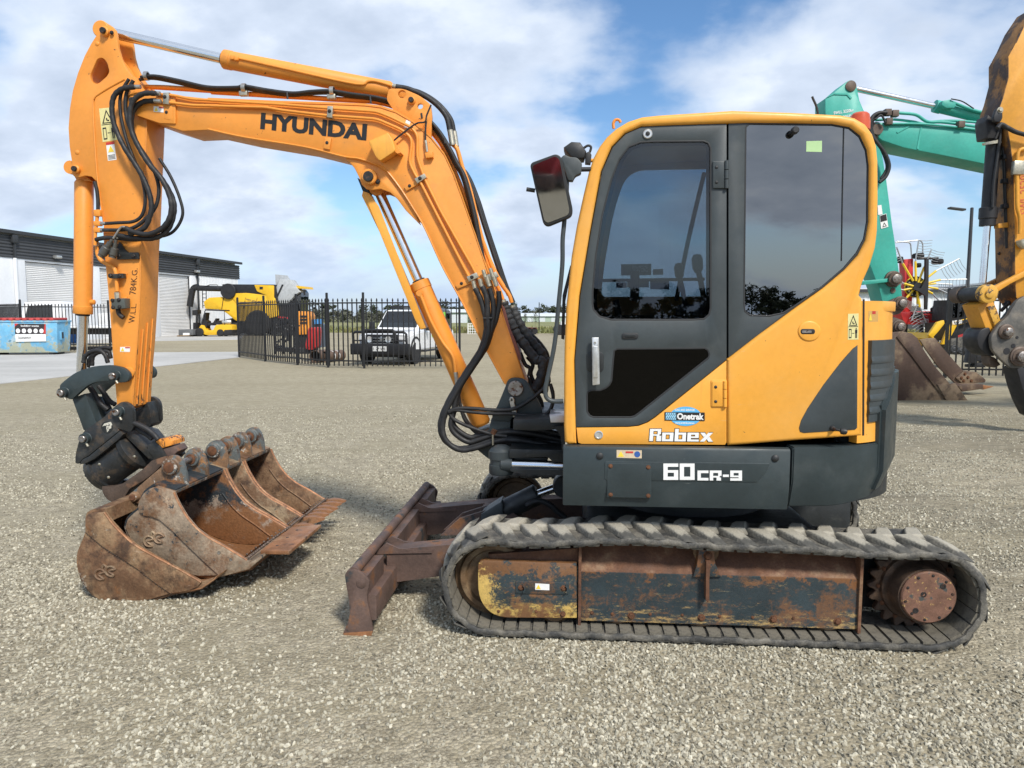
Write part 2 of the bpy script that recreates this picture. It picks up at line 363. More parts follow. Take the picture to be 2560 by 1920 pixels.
m_ucar = M('undercarriage_paint', (.026, .040, .046), .5, var=.2, vs=5, bump=.12, bs=70, wear=[
    dict(c=(.15, .072, .034), s=6, d=13, rg=.78, lo=.49, hi=.60, k=.85), dict(c=(.20, .095, .04), s=22, d=12, rg=.8, st=(.4, 1, 1), lo=.55, hi=.64, k=.8), dict(c=(.48, .32, .12), s=44, d=13, rg=.85, st=(.25, 1, 1), lo=.575, hi=.66, z=(.06, .19, .12), k=.75), dict(c=(.17, .075, .03), s=7, d=10, rg=.75, lo=.60, hi=.66, z=(.36, .26, .16)), dict(c=(.50, .40, .22), s=60, d=8, st=(.08, 1, 1.6), rg=.7, lo=.66, hi=.70, k=.7)])
m_ucar_l = M('scratched_idler_guard_paint', (.026, .040, .046), .5, var=.2, vs=5, bump=.12, bs=70, wear=[
    dict(c=(.15, .07, .03), s=12, d=10, rg=.78, lo=.57, hi=.64), dict(c=(.62, .42, .12), s=30, d=12, rg=.85, lo=.56, hi=.68, z=(.07, .20, .26), st=(.5, 1, 1)), dict(c=(.62, .42, .12), s=30, d=12, rg=.85, lo=.56, hi=.68, x=(-1.16, -1.04, .26)), dict(c=(.20, .10, .045), s=9, d=9, rg=.7, lo=.52, hi=.64, z=(.05, .13, .22)), dict(c=(.16, .075, .03), s=12, d=9, rg=.75, lo=.56, hi=.62, z=(.34, .28, .15))])
m_urust = M('rusty_frame_top', (.13, .058, .03), .72, var=.3, vs=7, bump=.25, bs=60, wear=[dict(c=(.25, .16, .09), s=7, d=8, rg=.66, lo=.5, hi=.68, k=.7), dict(c=(.05, .028, .02), s=4, d=8, lo=.58, hi=.66)])
m_wheel = M('dirty_idler_steel', (.17, .105, .055), .6, .2, var=.25, vs=10, bump=.15, wear=[dict(c=(.36, .28, .17), s=6, lo=.5, hi=.7, k=.6)])
m_sprk = M('sprocket_steel', (.085, .055, .038), .6, .2, var=.3, vs=9, bump=.2, bs=50, wear=[dict(c=(.20, .12, .07), s=8, d=8, lo=.52, hi=.68, k=.7)])
m_motor = M('rusty_motor_cover', (.17, .085, .055), .65, var=.25, vs=14, bump=.2, bs=80, wear=[dict(c=(.38, .24, .09), s=60, d=6, lo=.60, hi=.66), dict(c=(.06, .065, .06), s=14, d=8, lo=.58, hi=.64)])
def bucket_mat(name, base, c2, c3, w=.55, dark=.60, p=.585, extra=()):
    return M(name, base, .62, .15, var=.35, vs=4, bump=.35, bs=70, wear=[dict(c=c2, s=3.2, d=13, rg=.74, lo=w - .10, hi=w + .06), dict(c=(.055, .032, .022), s=4.6, d=12, rg=.70, lo=dark - .08, hi=dark + .05, k=.85), dict(c=(.30, .125, .04), s=11, d=12, rg=.74, lo=.57, hi=.68, k=.7), *extra,
        dict(c=c3, s=6, d=14, rg=.80, lo=p, hi=p + .025), dict(c=(.42, .35, .27), s=36, d=9, rg=.7, st=(.12, 1, 1.5), lo=.66, hi=.70, k=.7)])
m_bk1 = bucket_mat('rusty_mud_bucket_steel', (.19, .10, .052), (.31, .20, .11), (.44, .39, .31), .53, .55, .60)
m_bk2 = bucket_mat('pale_worn_bucket_steel', (.31, .24, .17), (.19, .095, .045), (.036, .048, .055), .56, .66, .56)
m_bk2d = bucket_mat('bucket_steel_with_old_blue_paint', (.30, .25, .20), (.17, .085, .04), (.026, .034, .04), .60, .66, .62, [dict(c=(.024, .032, .038), s=5, d=14, rg=.78, lo=.50, hi=.52, z=(.58, .34, .22)), dict(c=(.20, .09, .035), s=5, d=12, rg=.72, lo=.50, hi=.62, z=(.22, .40, .2))])
m_bk3 = bucket_mat('brown_bucket_steel', (.19, .11, .062), (.33, .25, .16), (.07, .065, .06), .52, .60, .63)
m_bk4 = bucket_mat('dark_brown_bucket_steel', (.13, .07, .04), (.26, .165, .095), (.06, .055, .05), .55, .58, .64)
m_bkp = M('bucket_ear_old_paint', (.17, .10, .055), .6, var=.35, vs=7, bump=.25, bs=70, wear=[dict(c=(.10, .115, .115), s=6, d=13, rg=.76, lo=.47, hi=.51), dict(c=(.30, .15, .06), s=10, d=12, rg=.75, lo=.54, hi=.62), dict(c=(.48, .45, .40), s=9, d=14, rg=.8, lo=.575, hi=.60), dict(c=(.06, .03, .018), s=12, d=10, lo=.60, hi=.68)])
m_weld = M('weld_bead_steel', (.13, .095, .075), .55, .3, var=.35, vs=60, bump=.5, bs=90)
def glass(name, tint, refl=.06, rough=.0):
    m = bpy.data.materials.new(name); m.use_nodes = True; nt = m.node_tree; N = nt.nodes; L = nt.links; N.clear()
    t = N.new('ShaderNodeBsdfTransparent'); t.inputs[0].default_value = (*tint, 1)
    g = N.new('ShaderNodeBsdfGlossy'); g.inputs['Roughness'].default_value = rough; g.inputs[0].default_value = (1, 1, 1, 1)
    fr = N.new('ShaderNodeFresnel'); fr.inputs[0].default_value = 1.52
    a = N.new('ShaderNodeMath'); a.operation = 'ADD'; L.new(fr.outputs[0], a.inputs[0]); a.inputs[1].default_value = refl; a.use_clamp = True
    x = N.new('ShaderNodeMixShader'); L.new(a.outputs[0], x.inputs[0]); L.new(t.outputs[0], x.inputs[1]); L.new(g.outputs[0], x.inputs[2])
    o = N.new('ShaderNodeOutputMaterial'); L.new(x.outputs[0], o.inputs[0])
    return m
m_glass = glass('tinted_glass', (.42, .47, .53), .01)
m_glass_d = glass('dark_tinted_glass', (.06, .063, .068), .20)
m_glass_l = glass('black_tinted_glass', (.03, .03, .03), -.025)
m_glass_c = glass('clear_glass', (.80, .86, .86), .03)
m_mirror = M('mirror_glass', (.42, .43, .44), .03, 1.0, var=.03, rvar=.03)
m_frit = M('black_glass_border', (.006, .006, .007), .6, var=.05, spec=.1)
m_white = M('white_vinyl', (.80, .80, .78), .5, var=.03)
m_black = M('black_vinyl', (.012, .012, .013), .5, var=.1)
m_stk_y = M('faded_yellow_sticker', (.72, .66, .30), .55, var=.06)
m_stk_y2 = M('warning_yellow', (.85, .62, .06), .5, var=.05)
m_red = M('red_vinyl', (.55, .04, .03), .5, var=.08)
m_blue = M('blue_vinyl', (.03, .10, .34), .5, var=.05)
m_cyan = M('light_blue_vinyl', (.10, .42, .72), .5, var=.05)
m_green = M('pale_green_sticker', (.42, .62, .30), .5, var=.05)
m_seat = M('seat_cloth', (.03, .032, .036), .9, var=.15, vs=20)
m_int = M('cab_interior_plastic', (.07, .072, .075), .7, var=.1)
m_amber = M('beacon_red_plastic', (.55, .09, .03), .3, var=.06)
# ------------------------------------------------------------------ the yellow excavator in front
EX = Frame(ground(1787, 1617), 4.419)
ROOT = EX.thing('excavator', 'yellow and dark grey compact excavator with cab and rubber tracks filling the foreground', 'excavator')
def X(k, pts, v): return EX.hits(ZL(k, pts), v)
def PX(name, k, pts, v0, v1, mat, parent=ROOT, bevel=0, holes=(), **kw):
    return prism(name, EX, ZL(k, pts), v0, v1, mat, parent, bevel, [ZL(k, h) for h in holes], **kw)
_HEX = {}
def bolt(pos, r, mat, parent, name='bolt', h=None, axis=(0, -1, 0), dome=False):
    """hex-headed bolt with washer standing off the surface at pos"""
    pos = Vector(pos); ax = Vector(axis); h = h or r * .8
    bm = bmesh.new()
    if dome: addlathe(bm, pos - ax * .002, pos + ax, [(0, r), (h * .5, r * .95), (h * .85, r * .6), (h, 0)], 14)
    else:
        addlathe(bm, pos - ax * .002, pos + ax, [(0, r * 1.35), (.004, r * 1.35)], 14)
        addlathe(bm, pos + ax * .0005, pos + ax, [(0, r), (h * .8, r), (h, r * .8)], 6)
    return finish(bm, name, mat, parent)
# --- tracks
UL, RL, ZL_ = -1.092, .245, .262
UR, RR, ZR_ = 1.014, .240, .254
def track_loop():
    pts = []
    top = []
    for k in range(0, 61):                              # top run, idler to sprocket, carried up by the roller
        t = k / 60; u = UL + (UR - UL) * t
        z = (ZL_ + RL) * (1 - t) + (ZR_ + RR) * t + .022 * math.exp(-((t - .40) / .20) ** 2) - .006 * math.sin(t * math.pi * 5)
        top.append((u, z))
    pts += top
    for k in range(1, 25): a = math.pi / 2 - math.pi * k / 25; pts.append((UR + RR * math.cos(a), ZR_ + RR * math.sin(a)))
    for k in range(0, 61):
        t = k / 60; pts.append((UR + (UL - UR) * t, (ZR_ - RR) * (1 - t) + (ZL_ - RL) * t))
    for k in range(1, 25): a = -math.pi / 2 - math.pi * k / 25; pts.append((UL + RL * math.cos(a), ZL_ + RL * math.sin(a)))
    P = [Vector((p[0], 0, p[1])) for p in pts]
    # even spacing
    L_ = [0]
    for i in range(len(P)): L_.append(L_[-1] + (P[(i + 1) % len(P)] - P[i]).length)
    n = 240; out = []; j = 0
    for i in range(n):
        s = L_[-1] * i / n
        while L_[j + 1] < s: j += 1
        f = (s - L_[j]) / max(L_[j + 1] - L_[j], 1e-9); out.append(P[j].lerp(P[(j + 1) % len(P)], f))
    return out, L_[-1]
LOOP, LOOPLEN = track_loop()
def loop_at(s):
    n = len(LOOP); f = (s / LOOPLEN % 1) * n; i = int(f); p = LOOP[i % n].lerp(LOOP[(i + 1) % n], f - i)
    t = (LOOP[(i + 2) % n] - LOOP[(i - 1) % n]).normalized()
    return p, t, Vector((-t.z, 0, t.x))                 # point, direction, outward
m_rib = M('dusty_rib_rubber', (.15, .135, .105), .85, var=.3, vs=20, bump=.2, wear=[dict(c=(.05, .048, .045), s=20, d=8, lo=.5, hi=.7, k=.7)])
def build_track(v0, name_lbl, mirror=False):
    bm = bmesh.new(); n = len(LOOP); W = .40; TH = .028
    prof = [(0.004, 0), (0, -.006), (0, -TH + .006), (.004, -TH), (W - .004, -TH), (W, -TH + .006), (W, -.006), (W - .004, 0)]
    R = []
    for i in range(n):
        p, t, o = loop_at(LOOPLEN * i / n)
        wv = .004 * math.sin(i * .9) + .003 * math.sin(i * 2.3 + 1)
        R.append([bm.verts.new(p + o * (h + (wv if k in (0, 1, 2, 3) else 0)) + Vector((0, v0 + v, 0))) for k, (v, h) in enumerate(prof)])
    for i in range(n):
        a, b = R[i], R[(i + 1) % n]
        for k in range(8): bm.faces.new((a[k], a[(k + 1) % 8], b[(k + 1) % 8], b[k]))
    tr = finish(bm, 'track', m_belt, ROOT); tag(tr, name_lbl)
    # tread lug, built once: s along the belt, v across, h out
    bm = bmesh.new()
    sec = [(.222, -.058, .062, -.050, .052, .003), (.205, -.055, .062, -.036, .040, .030), (.12, -.02, .085, -.004, .058, .031), (.05, .012, .105, .028, .080, .022), (.004, .035, .118, .05, .10, .003)]
    rings = []
    for v, b0, b1, t0, t1, h in sec:
        rings.append([bm.verts.new(q) for q in ((b0, v, -.003), (t0, v, h), (t1, v, h), (b1, v, -.003))])
    for a, b in zip(rings, rings[1:]):
        for k in range(4): bm.faces.new((a[k], a[(k + 1) % 4], b[(k + 1) % 4], b[k]))
    bm.faces.new(rings[0][::-1]); bm.faces.new(rings[-1])
    bmesh.ops.recalc_face_normals(bm, faces=bm.faces)
    bmesh.ops.bevel(bm, geom=[e for e in bm.edges if e.calc_face_angle(0) > .5], offset=.003, segments=1, affect='EDGES')
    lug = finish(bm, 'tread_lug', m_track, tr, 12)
    bm = bmesh.new(); vs = addbox(bm, (-.028, .016, 0), (.028, .20, .013))
    rib = finish(bm, 'drive_rib', m_rib, tr)
    N_ = 40
    def place(o, s, flip, first, out=True):
        p, t, nn = loop_at(s)
        if not out: nn = -nn; p = p + nn * .026
        y = Vector((0, 1, 0))
        m = Matrix((( t.x, 0, nn.x, p.x), (0, 1, 0, v0), (t.z, 0, nn.z, p.z), (0, 0, 0, 1)))
        if flip: m = m @ Matrix.Translation((0, W, 0)) @ Matrix.Diagonal((1, -1, 1, 1))
        c = o if first else copy_obj(o, tr); c.matrix_local = m
    for i in range(N_):
        place(lug, LOOPLEN * (i + .2) / N_, False, i == 0)
        place(lug, LOOPLEN * (i + .55) / N_, True, False)
    for i in range(80):
        place(rib, LOOPLEN * i / 80, False, i == 0, False)
    return tr
build_track(0, 'dusty black rubber track nearest the camera')
build_track(1.55, 'far rubber track beyond the undercarriage')
# --- near track frame
uA = EX.hit(Z('A3', (556, 400)), .085).x; uB = EX.hit(Z('A3', (1655, 420)), .085).x
def beam(name, sec, u0, u1, mat, parent=ROOT, bevel=0, v_off=0):
    return solid(name, [Vector((u0, v + v_off, z)) for v, z in sec], Vector((u1 - u0, 0, 0)), mat, parent, bevel)
for off in (0, 1.55):
    s = 1 if off == 0 else -1; base = off if off == 0 else off + .40
    f = lambda sec: [(s * v + base, z) for v, z in sec]
    beam('frame_side', f([(.085, .075), (.085, .325), (.10, .335), (.10, .075)]), uA, uB, m_ucar, bevel=.004)
    beam('frame_top', f([(.088, .328), (.185, .445), (.30, .445), (.315, .10), (.30, .10), (.288, .43), (.19, .43), (.102, .322)]), uA + .002, uB - .002, m_urust if off == 0 else m_gry)
    bm = bmesh.new()
    for (u, z0, z1) in ((uA - .012, .055, .475), (uB - .004, .06, .46)):
        addbox(bm, (u, min(.07 * s + base, .31 * s + base), z0), (u + .014, max(.07 * s + base, .31 * s + base), z1))
    finish(bm, 'frame_end_plate', m_urust, ROOT)
    wl = [(0, .03), (.0, .175), (.006, .190), (.03, .192), (.034, .205), (.086, .205), (.09, .192), (.114, .190), (.12, .175), (.12, .03)]
    wd = [(0, .05), (.012, .09), (.016, .14), (.0, .15), (0, .172), (.006, .178), (.03, .182), (.034, .205), (.086, .205), (.09, .182), (.114, .178), (.12, .172), (.12, .15), (.104, .14), (.104, .09), (.12, .05)]
    lathe('idler_wheel', (UL, base + s * .14, ZL_), (UL, base + s * 1, ZL_), wd, m_wheel, ROOT, 40)
    # sprocket: toothed ring + hub + motor
    bm = bmesh.new(); nt_ = 21; ring = []
    for k in range(nt_ * 6):
        ph = (k % 6) / 6; r = .226 - .030 * (1 + math.cos(2 * math.pi * ph)) / 2 - (.006 if .3 > ph or ph > .7 else 0); a = 2 * math.pi * k / (nt_ * 6)
        ring.append(Vector((UR + r * math.cos(a), base + s * .205, ZR_ + r * math.sin(a))))
    loopsolid(bm, ring, [p + Vector((0, s * .04, 0)) for p in ring], .004, 1)
    sp = finish(bm, 'sprocket', m_sprk, ROOT)
    lathe('final_drive_hub', (UR, base + s * .30, ZR_), (UR, base - s, ZR_), [(0, .17), (.10, .17), (.112, .165), (.118, .150), (.13, .142), (.225, .136)], m_sprk, ROOT, 40)
    mc = lathe('motor_cover', (UR, base + s * .076, ZR_), (UR, base - s, ZR_), [(0, .128), (.012, .128), (.018, .122), (.0185, .03), (.019, 0)], m_motor, ROOT, 40)
    if s > 0:
        for k in range(10):
            a = 2 * math.pi * (k + .3) / 10
            bolt((UR +   .110 * math.cos(a), .0575, ZR_ +   .110 * math.sin(a)), .005, m_bolt, mc, h=.003)
        for a, r in ((2.6, .03), (.75, .085), (-2.3, .088)):
            lathe('drain_plug', (UR + r * math.cos(a), .060, ZR_ + r * math.sin(a)), (UR + r * math.cos(a), -1, ZR_ + r * math.sin(a)), [(0, .014), (.004, .014), (.0045, .008), (.0025, .007), (.0025, 0)], m_bolt, mc, 12)
        for k in range(12):
            a = 2 * math.pi * k / 12; bolt((UR + .176 * math.cos(a), .204, ZR_ + .176 * math.sin(a)), .009, m_rbolt, sp)
    for u in (-.78, -.46, -.05, .27, .57) if s > 0 else (-.6, 0, .6):
        lathe('track_roller', (u, base + s * .10, .118), (u, base + s * 1, .118), [(0, .03), (.0, .06), (.012, .066), (.02, .078), (.05, .078), (.055, .06), (.14, .06), (.145, .078), (.175, .078), (.19, .06), (.19, .03)], m_wheel, ROOT, 24)
    uc = EX.hit(Z('A3', (1052, 262)), .12).x
    lathe('carrier_roller', (uc, base + s * .12, .43), (uc, base + s * 1, .43), [(0, .02), (0, .055), (.006, .062), (.12, .062), (.126, .055), (.126, .02)], m_wheel, ROOT, 24)
# near-side details of the track frame
g = PX('idler_guard', 'A3', rp([(150, 285, 26), (540, 298, 4), (540, 514, 4), (440, 514, 10), (215, 512, 60), (150, 440, 60)], 10), .066, .10, m_ucar_l, bevel=.006)
PX('guard_plate', 'A3', rp([(298, 368), (510, 372), (510, 420), (298, 418)], 8), .060, .066, m_ucar, g, .002)
for x, y in ((320, 394), (488, 396)):
    p = EX.hit(Z('A3', (x, y)), .060); bolt(p, .011, m_rbolt, g)
    solid('lifting_lug_guard', [Vector((p.x + .026 * math.cos(a) * (1 if x < 400 else -1) * -1 * 0 + .024 * math.cos(a), .058, p.z + .024 * math.sin(a))) for a in [math.radians(t) for t in range(-60, 61, 20)]] + [Vector((p.x + .017 * math.cos(a), .058, p.z + .017 * math.sin(a))) for a in [math.radians(t) for t in range(60, -61, -20)]], Vector((0, -.014, 0)), m_ucar, g)
for x, y in ((231, 487), (380, 488), (485, 498)): bolt(EX.hit(Z('A3', (x, y)), .066), .011 if x == 485 else .006, m_rbolt, g)
PX('idler_slide', 'A3', [(190, 262), (545, 238), (545, 300), (200, 288)], .115, .25, m_urust)
for x, y, r in ((755, 505, .014), (1032, 512, .014), (1316, 518, .014), (1570, 527, .014), (600, 493, .007), (680, 497, .006), (830, 498, .006), (957, 502, .006), (1105, 507, .006), (1235, 511, .006), (1395, 514, .006)):
    bolt(EX.hit(Z('A3', (x, y)), .085), r, m_rbolt, ROOT, 'frame_bolt')
cb = PX('carrier_bracket', 'A3', [(1022, 245), (1082, 245), (1088, 300), (1112, 352), (1000, 352), (1015, 300)], .070, .118, m_ucar, bevel=.004)
PX('carrier_rib', 'A3', [(1052, 290), (1070, 290), (1064, 360), (1064, 440), (1056, 455), (1050, 440)], .035, .084, m_urust, cb)
bolt(EX.hit(Z('A3', (1058, 266)), .070), .017, m_rbolt, cb, h=.016)
q = X('A3', [(376, 377), (432, 380), (432, 404), (376, 402)], .0585); stk = sheet('warning_sticker', q, m_white, g)
solid('warning_triangle', [quad_map(q, .06, .15), quad_map(q, .40, .15), quad_map(q, .23, .85)], Vector((0, -.0012, 0)), m_stk_y2, stk)
for v_ in (.33, 1.40): box('dark_gap_filler', (uB - .10, v_, .08), (UR + .14, v_ + .22, .44), m_blk, ROOT, .03)  # added dark boxes that close the bright opening behind each sprocket
# centre of the undercarriage
box('cross_frame', (-.62, .30, .20), (.60, 1.65, .50), m_blk, ROOT, .05)
lathe('slew_ring', (0, .97, .48), (0, .97, 1), [(0, .46), (.06, .46), (.06, .50), (.15, .50), (.15, .42), (.20, .42)], m_blk, ROOT, 40)
# --- dozer blade
V0, V1 = .0, 1.93
end = rp([(128, 1035), (150, 1000), (205, 993), (270, 1030), (315, 1085), (318, 1110), (300, 1180), (300, 1230), (318, 1330), (345, 1465), (335, 1500), (130, 1506), (115, 1484), (152, 1400), (168, 1330), (160, 1230), (138, 1110)], 14, 3)
E0 = X('Z6', end, V0)
face = X('Z6', [(140, 1030), (132, 1080), (150, 1150), (170, 1250), (172, 1330), (155, 1400), (118, 1490)], V0)
bm = bmesh.new()
front = spl(face, 4); back = [p + Vector((.016, 0, 0)) for p in front]
loopsolid(bm, [p + Vector((0, .02, 0)) for p in front + back[::-1]], [p + Vector((0, V1 - .02, 0)) for p in front + back[::-1]])
bl = finish(bm, 'dozer_blade', m_blade, ROOT); tag(bl, 'rusty dozer blade on the front of the undercarriage')
hole = [Vector((E0[0].x + .087 + .022 * math.cos(a), 0, E0[0].z - .045 + .022 * math.sin(a))) for a in [2 * math.pi * k / 14 for k in range(14)]]
E1 = [p + Vector((0, V1 - .02, 0)) for p in E0]
solid('blade_end_plate', E0, Vector((0, .02, 0)), m_blade, bl, .004)
solid('blade_end_plate', E1, Vector((0, .02, 0)), m_blade, bl, .003, [[h + Vector((0, V1 - .02, 0)) for h in hole]])
lathe('end_plate_plug', EX.hit(Z('Z6', (258, 1098)), .004), EX.hit(Z('Z6', (258, 1098)), .004) + Vector((0, -1, 0)), [(0, .024), (.008, .024), (.010, .018), (.010, 0)], m_blade, bl, 18)
tp = EX.hit(Z('Z6', (195, 1015)), .01)
cyl('blade_top_tube', (tp.x, V0 + .01, tp.z), (tp.x, V1 - .01, tp.z), .026, m_blade, bl, seg=16)
cu = [(-1.83, .0), (-1.675, .0), (-1.69, .045), (-1.80, .045)]
u0 = E0[0].x
solid('cutting_edge', [Vector((p.x, .0, p.z)) for p in X('Z6', [(116, 1482), (345, 1466), (335, 1500), (130, 1506)], 0)], Vector((0, -.004, 0)), m_edge, bl)
zt, zb = tp.z, 0.0
beam('blade_back_beam', [(0, 0)] * 0 or [(V0 + .02, .20), (V0 + .02, .07), (V1 - .02, .07), (V1 - .02, .20)], u0 + .03, u0 + .155, m_blade, bl, .012)
bm = bmesh.new()
for (va, vb) in ((.02, .34), (.62, 1.30), (1.58, 1.91)):
    addbox(bm, (u0 + .03, va, .13), (u0 + .11, vb, .30))
finish(bm, 'blade_stiffener', m_blade, bl)
def push_arm(va, vb):
    wa = .10
    secA = [(u0 + .10, va - .05, .10), (u0 + .10, va + .07, .10), (u0 + .10, va + .07, .29), (u0 + .10, va - .05, .29)]
    secB = [(-1.12, vb - .05, .20), (-1.12, vb + .07, .20), (-1.12, vb + .07, .36), (-1.12, vb - .05, .36)]
    secC = [(-.50, vb - .05, .24), (-.50, vb + .07, .24), (-.50, vb + .07, .40), (-.50, vb - .05, .40)]
    bm = bmesh.new(); R = [[bm.verts.new(p) for p in s] for s in (secA, secB, secC)]
    for a, b in zip(R, R[1:]):
        for k in range(4): bm.faces.new((a[k], a[(k + 1) % 4], b[(k + 1) % 4], b[k]))
    bm.faces.new(R[0]); bm.faces.new(R[-1][::-1])
    finish(bm, 'push_arm', m_blade, bl)
    # curved gusset on top of the arm, up to the tube
    pr = [(u0 + .03, zt - .01), (u0 + .06, zt - .02), (u0 + .10, .335), (u0 + .17, .305), (u0 + .28, .298), (u0 + .36, .30), (u0 + .36, .285), (u0 + .03, .27)]
    solid('blade_gusset', [Vector((a, va - .06, b)) for a, b in pr], Vector((0, .014, 0)), m_blade, bl)
    solid('blade_gusset', [Vector((a, va + .07, b)) for a, b in pr], Vector((0, .014, 0)), m_blade, bl)
push_arm(.50, .50); push_arm(1.38, 1.38)
cyl('blade_torque_tube', (-1.24, .56, .30), (-1.24, 1.34, .30), .055, m_blade, bl)
bm = bmesh.new()
for v in (.88, 1.00):
    loopsolid(bm, [Vector(p) for p in ((-1.50, v, .25), (-1.05, v, .27), (-1.0, v, .36), (-1.08, v, .43), (-1.20, v, .42), (-1.38, v, .36))], [Vector((p[0], v + .02, p[2])) for p in ((-1.50, v, .25), (-1.05, v, .27), (-1.0, v, .36), (-1.08, v, .43), (-1.20, v, .42), (-1.38, v, .36))])
finish(bm, 'cylinder_lug', m_blade, bl)
ca = EX.hit(Z('B2', (800, 1480)), .94); cb_ = EX.hit(Z('B2', (1130, 1320)), .94); cr = EX.hit(Z('B2', (1300, 1265)), .94)
d = (cb_ - ca).normalized()
lathe('blade_cylinder', ca - d * .06, cb_, [(0, .062), (.01, .066), ((cb_ - ca).length + .05, .066), ((cb_ - ca).length + .06, .058)], m_blk, ROOT, 24)
cyl('blade_cylinder_rod', cb_ - d * .02, cr + d * .03, .026, m_chrome, ROOT)
lathe('blade_cylinder_eye', (cr.x + .05, .88, cr.z + .02), (cr.x + .05, 1, cr.z + .02), [(0, .03), (0, .062), (.01, .068), (.11, .068), (.12, .062), (.12, .03)], m_blk, ROOT, 24)
PX('cylinder_guard', 'B2', [(565, 1520), (760, 1400), (775, 1420), (780, 1530), (600, 1600), (555, 1610)], .86, 1.02, m_gry, ROOT, .006)
tube('blade_hose', X('B2', [(1010, 1440), (1080, 1400), (1160, 1395), (1240, 1430), (1320, 1500), (1400, 1560)], .86), .018, m_rub, ROOT)
# --- upper structure: skirt, counterweight, deck
SW = Vector((0.02, .96, 0))                       # slew centre
VS = .055                                         # near face of the skirt
def arcp(R, a): return Vector((SW.x + R * math.sin(a), SW.y - R * math.cos(a), 0))     # a = 0 faces the camera, 90 deg the rear
def arc_hit(px, py, R):
    """where a sight line meets the round tail of radius R"""
    d = ray(px, py); c = Vector((0, 0, EYE)) - EX.o
    o2 = Vector((c.dot(EX.u) - SW.x, c.dot(EX.v) - SW.y)); d2 = Vector((d.dot(EX.u), d.dot(EX.v)))
    A = d2.dot(d2); B = 2 * o2.dot(d2); C = o2.dot(o2) - R * R; D = B * B - 4 * A * C
    t = (-B - math.sqrt(max(D, 0))) / (2 * A); q = o2 + d2 * t
    return math.atan2(q.x, -q.y), EYE + d.z * t
def arcwall(name, R, a0, a1, zlo, zhi, th, mat, parent=ROOT, n=16, cham=0, bevel=0, zslope=0):
    """curved wall panel: plan arc from a0 to a1, between heights; cham leans the lowest part inward"""
    prof = [(0, zhi), (0, zlo + cham), (-cham * .45, zlo), (-th, zlo), (-th, zhi)] if cham else [(0, zhi), (0, zlo), (-th, zlo), (-th, zhi)]
    bm = bmesh.new(); rings = []
    for i in range(n + 1):
        t = i / n; a = a0 + (a1 - a0) * t
        rings.append([bm.verts.new(arcp(R + dr, a) + Vector((0, 0, z + zslope * t * (1 if z == zlo or (cham and z == zlo + cham) else 0)))) for dr, z in prof])
    m = len(prof)
    for a, b in zip(rings, rings[1:]):
        for k in range(m): bm.faces.new((a[k], a[(k + 1) % m], b[(k + 1) % m], b[k]))
    bm.faces.new(rings[0]); bm.faces.new(rings[-1][::-1])
    if bevel:
        bmesh.ops.recalc_face_normals(bm, faces=bm.faces)
        bmesh.ops.bevel(bm, geom=[e for e in bm.edges if e.calc_face_angle(0) > .6], offset=bevel, segments=2, affect='EDGES', clamp_overlap=True)
    return finish(bm, name, mat, parent)
# near skirt panel with a leaning lower band
u0, u1 = EX.hit(Z('A2', (68, 300)), VS).x, EX.hit(Z('A2', (1495, 300)), VS).x
zt = EX.hit(Z('A2', (700, 100)), VS).z; zm = EX.hit(Z('A2', (700, 350)), VS).z; zb = EX.hit(Z('A2', (700, 480)), VS).z
sk = solid('skirt_panel', [Vector((u0, v, z)) for v, z in ((VS + .03, zt + .006), (VS + .006, zt), (VS, zt - .012), (VS, zm), (VS + .025, zb), (VS + .06, zb), (VS + .06, zt))], Vector((u1 - u0, 0, 0)), m_skirt, ROOT, .006)
tag(sk, 'scuffed dark grey side skirt with white model number')
R0 = SW.y - VS + .20
# counterweight: the tail follows a wide arc
RT = 1.03
def tail_start(u): return math.asin(min(1, (u - SW.x) / RT))
a_s = math.atan2(u1 + .012 - SW.x, SW.y - VS)
def plan_tail(off=0.0, n=18):
    """plan curve from the skirt's end round the tail to the far side"""
    pts = [(u1 + .010, VS + off), (.50, VS + .012 + off), (.62, VS + .045 + off)]
    pts += [(.74, VS + .10 + off), (.86, .26 + off * .8), (.96, .42 + off * .5), (1.03 - off, .62), (1.06 - off, .85), (1.06 - off, 1.05), (1.03 - off, 1.28), (.96, 1.48), (.84, 1.68 - off), (.66, 1.82 - off), (.40, 1.87 - off)]
    return [Vector((p.x, p.y, 0)) for p in spl([(a, b, 0) for a, b in pts], 6)]
def tailwall(name, i0, i1, zlo, zhi, mat, parent=ROOT, off=0.0, th=.08, cham=0, bevel=0, lean=0, ztop=None):
    P = plan_tail(off); i1 = min(i1, len(P)); P = P[i0:i1]
    prof = [(0, 'h'), (0, zlo + cham), (cham * .35, zlo), (th, zlo), (th, 'h')]
    bm = bmesh.new(); rings = []
    for i, p in enumerate(P):
        t = (P[min(i + 1, len(P) - 1)] - P[max(i - 1, 0)]).normalized(); nrm = Vector((-t.y, t.x, 0))
        zh = zhi if ztop is None else ztop(i / (len(P) - 1))
        rings.append([bm.verts.new(p + nrm * (d + (lean if z == 'h' else 0)) + Vector((0, 0, zh if z == 'h' else z + (.0 if not cham else .05 * max(0, (p.x - .62) / .5))))) for d, z in prof])
    m = len(prof)
    for a, b in zip(rings, rings[1:]):
        for k in range(m): bm.faces.new((a[k], a[(k + 1) % m], b[(k + 1) % m], b[k]))
    bm.faces.new(rings[0]); bm.faces.new(rings[-1][::-1])
    if bevel:
        bmesh.ops.recalc_face_normals(bm, faces=bm.faces)
        bmesh.ops.bevel(bm, geom=[e for e in bm.edges if e.calc_face_angle(0) > .5], offset=bevel, segments=2, affect='EDGES', clamp_overlap=True)
    return finish(bm, name, mat, parent, 40)
NT = len(plan_tail())
cw = tailwall('tail_skirt', 0, 24, zb + .01, zt + .012, m_skirt, th=.10, cham=.13, bevel=.006)
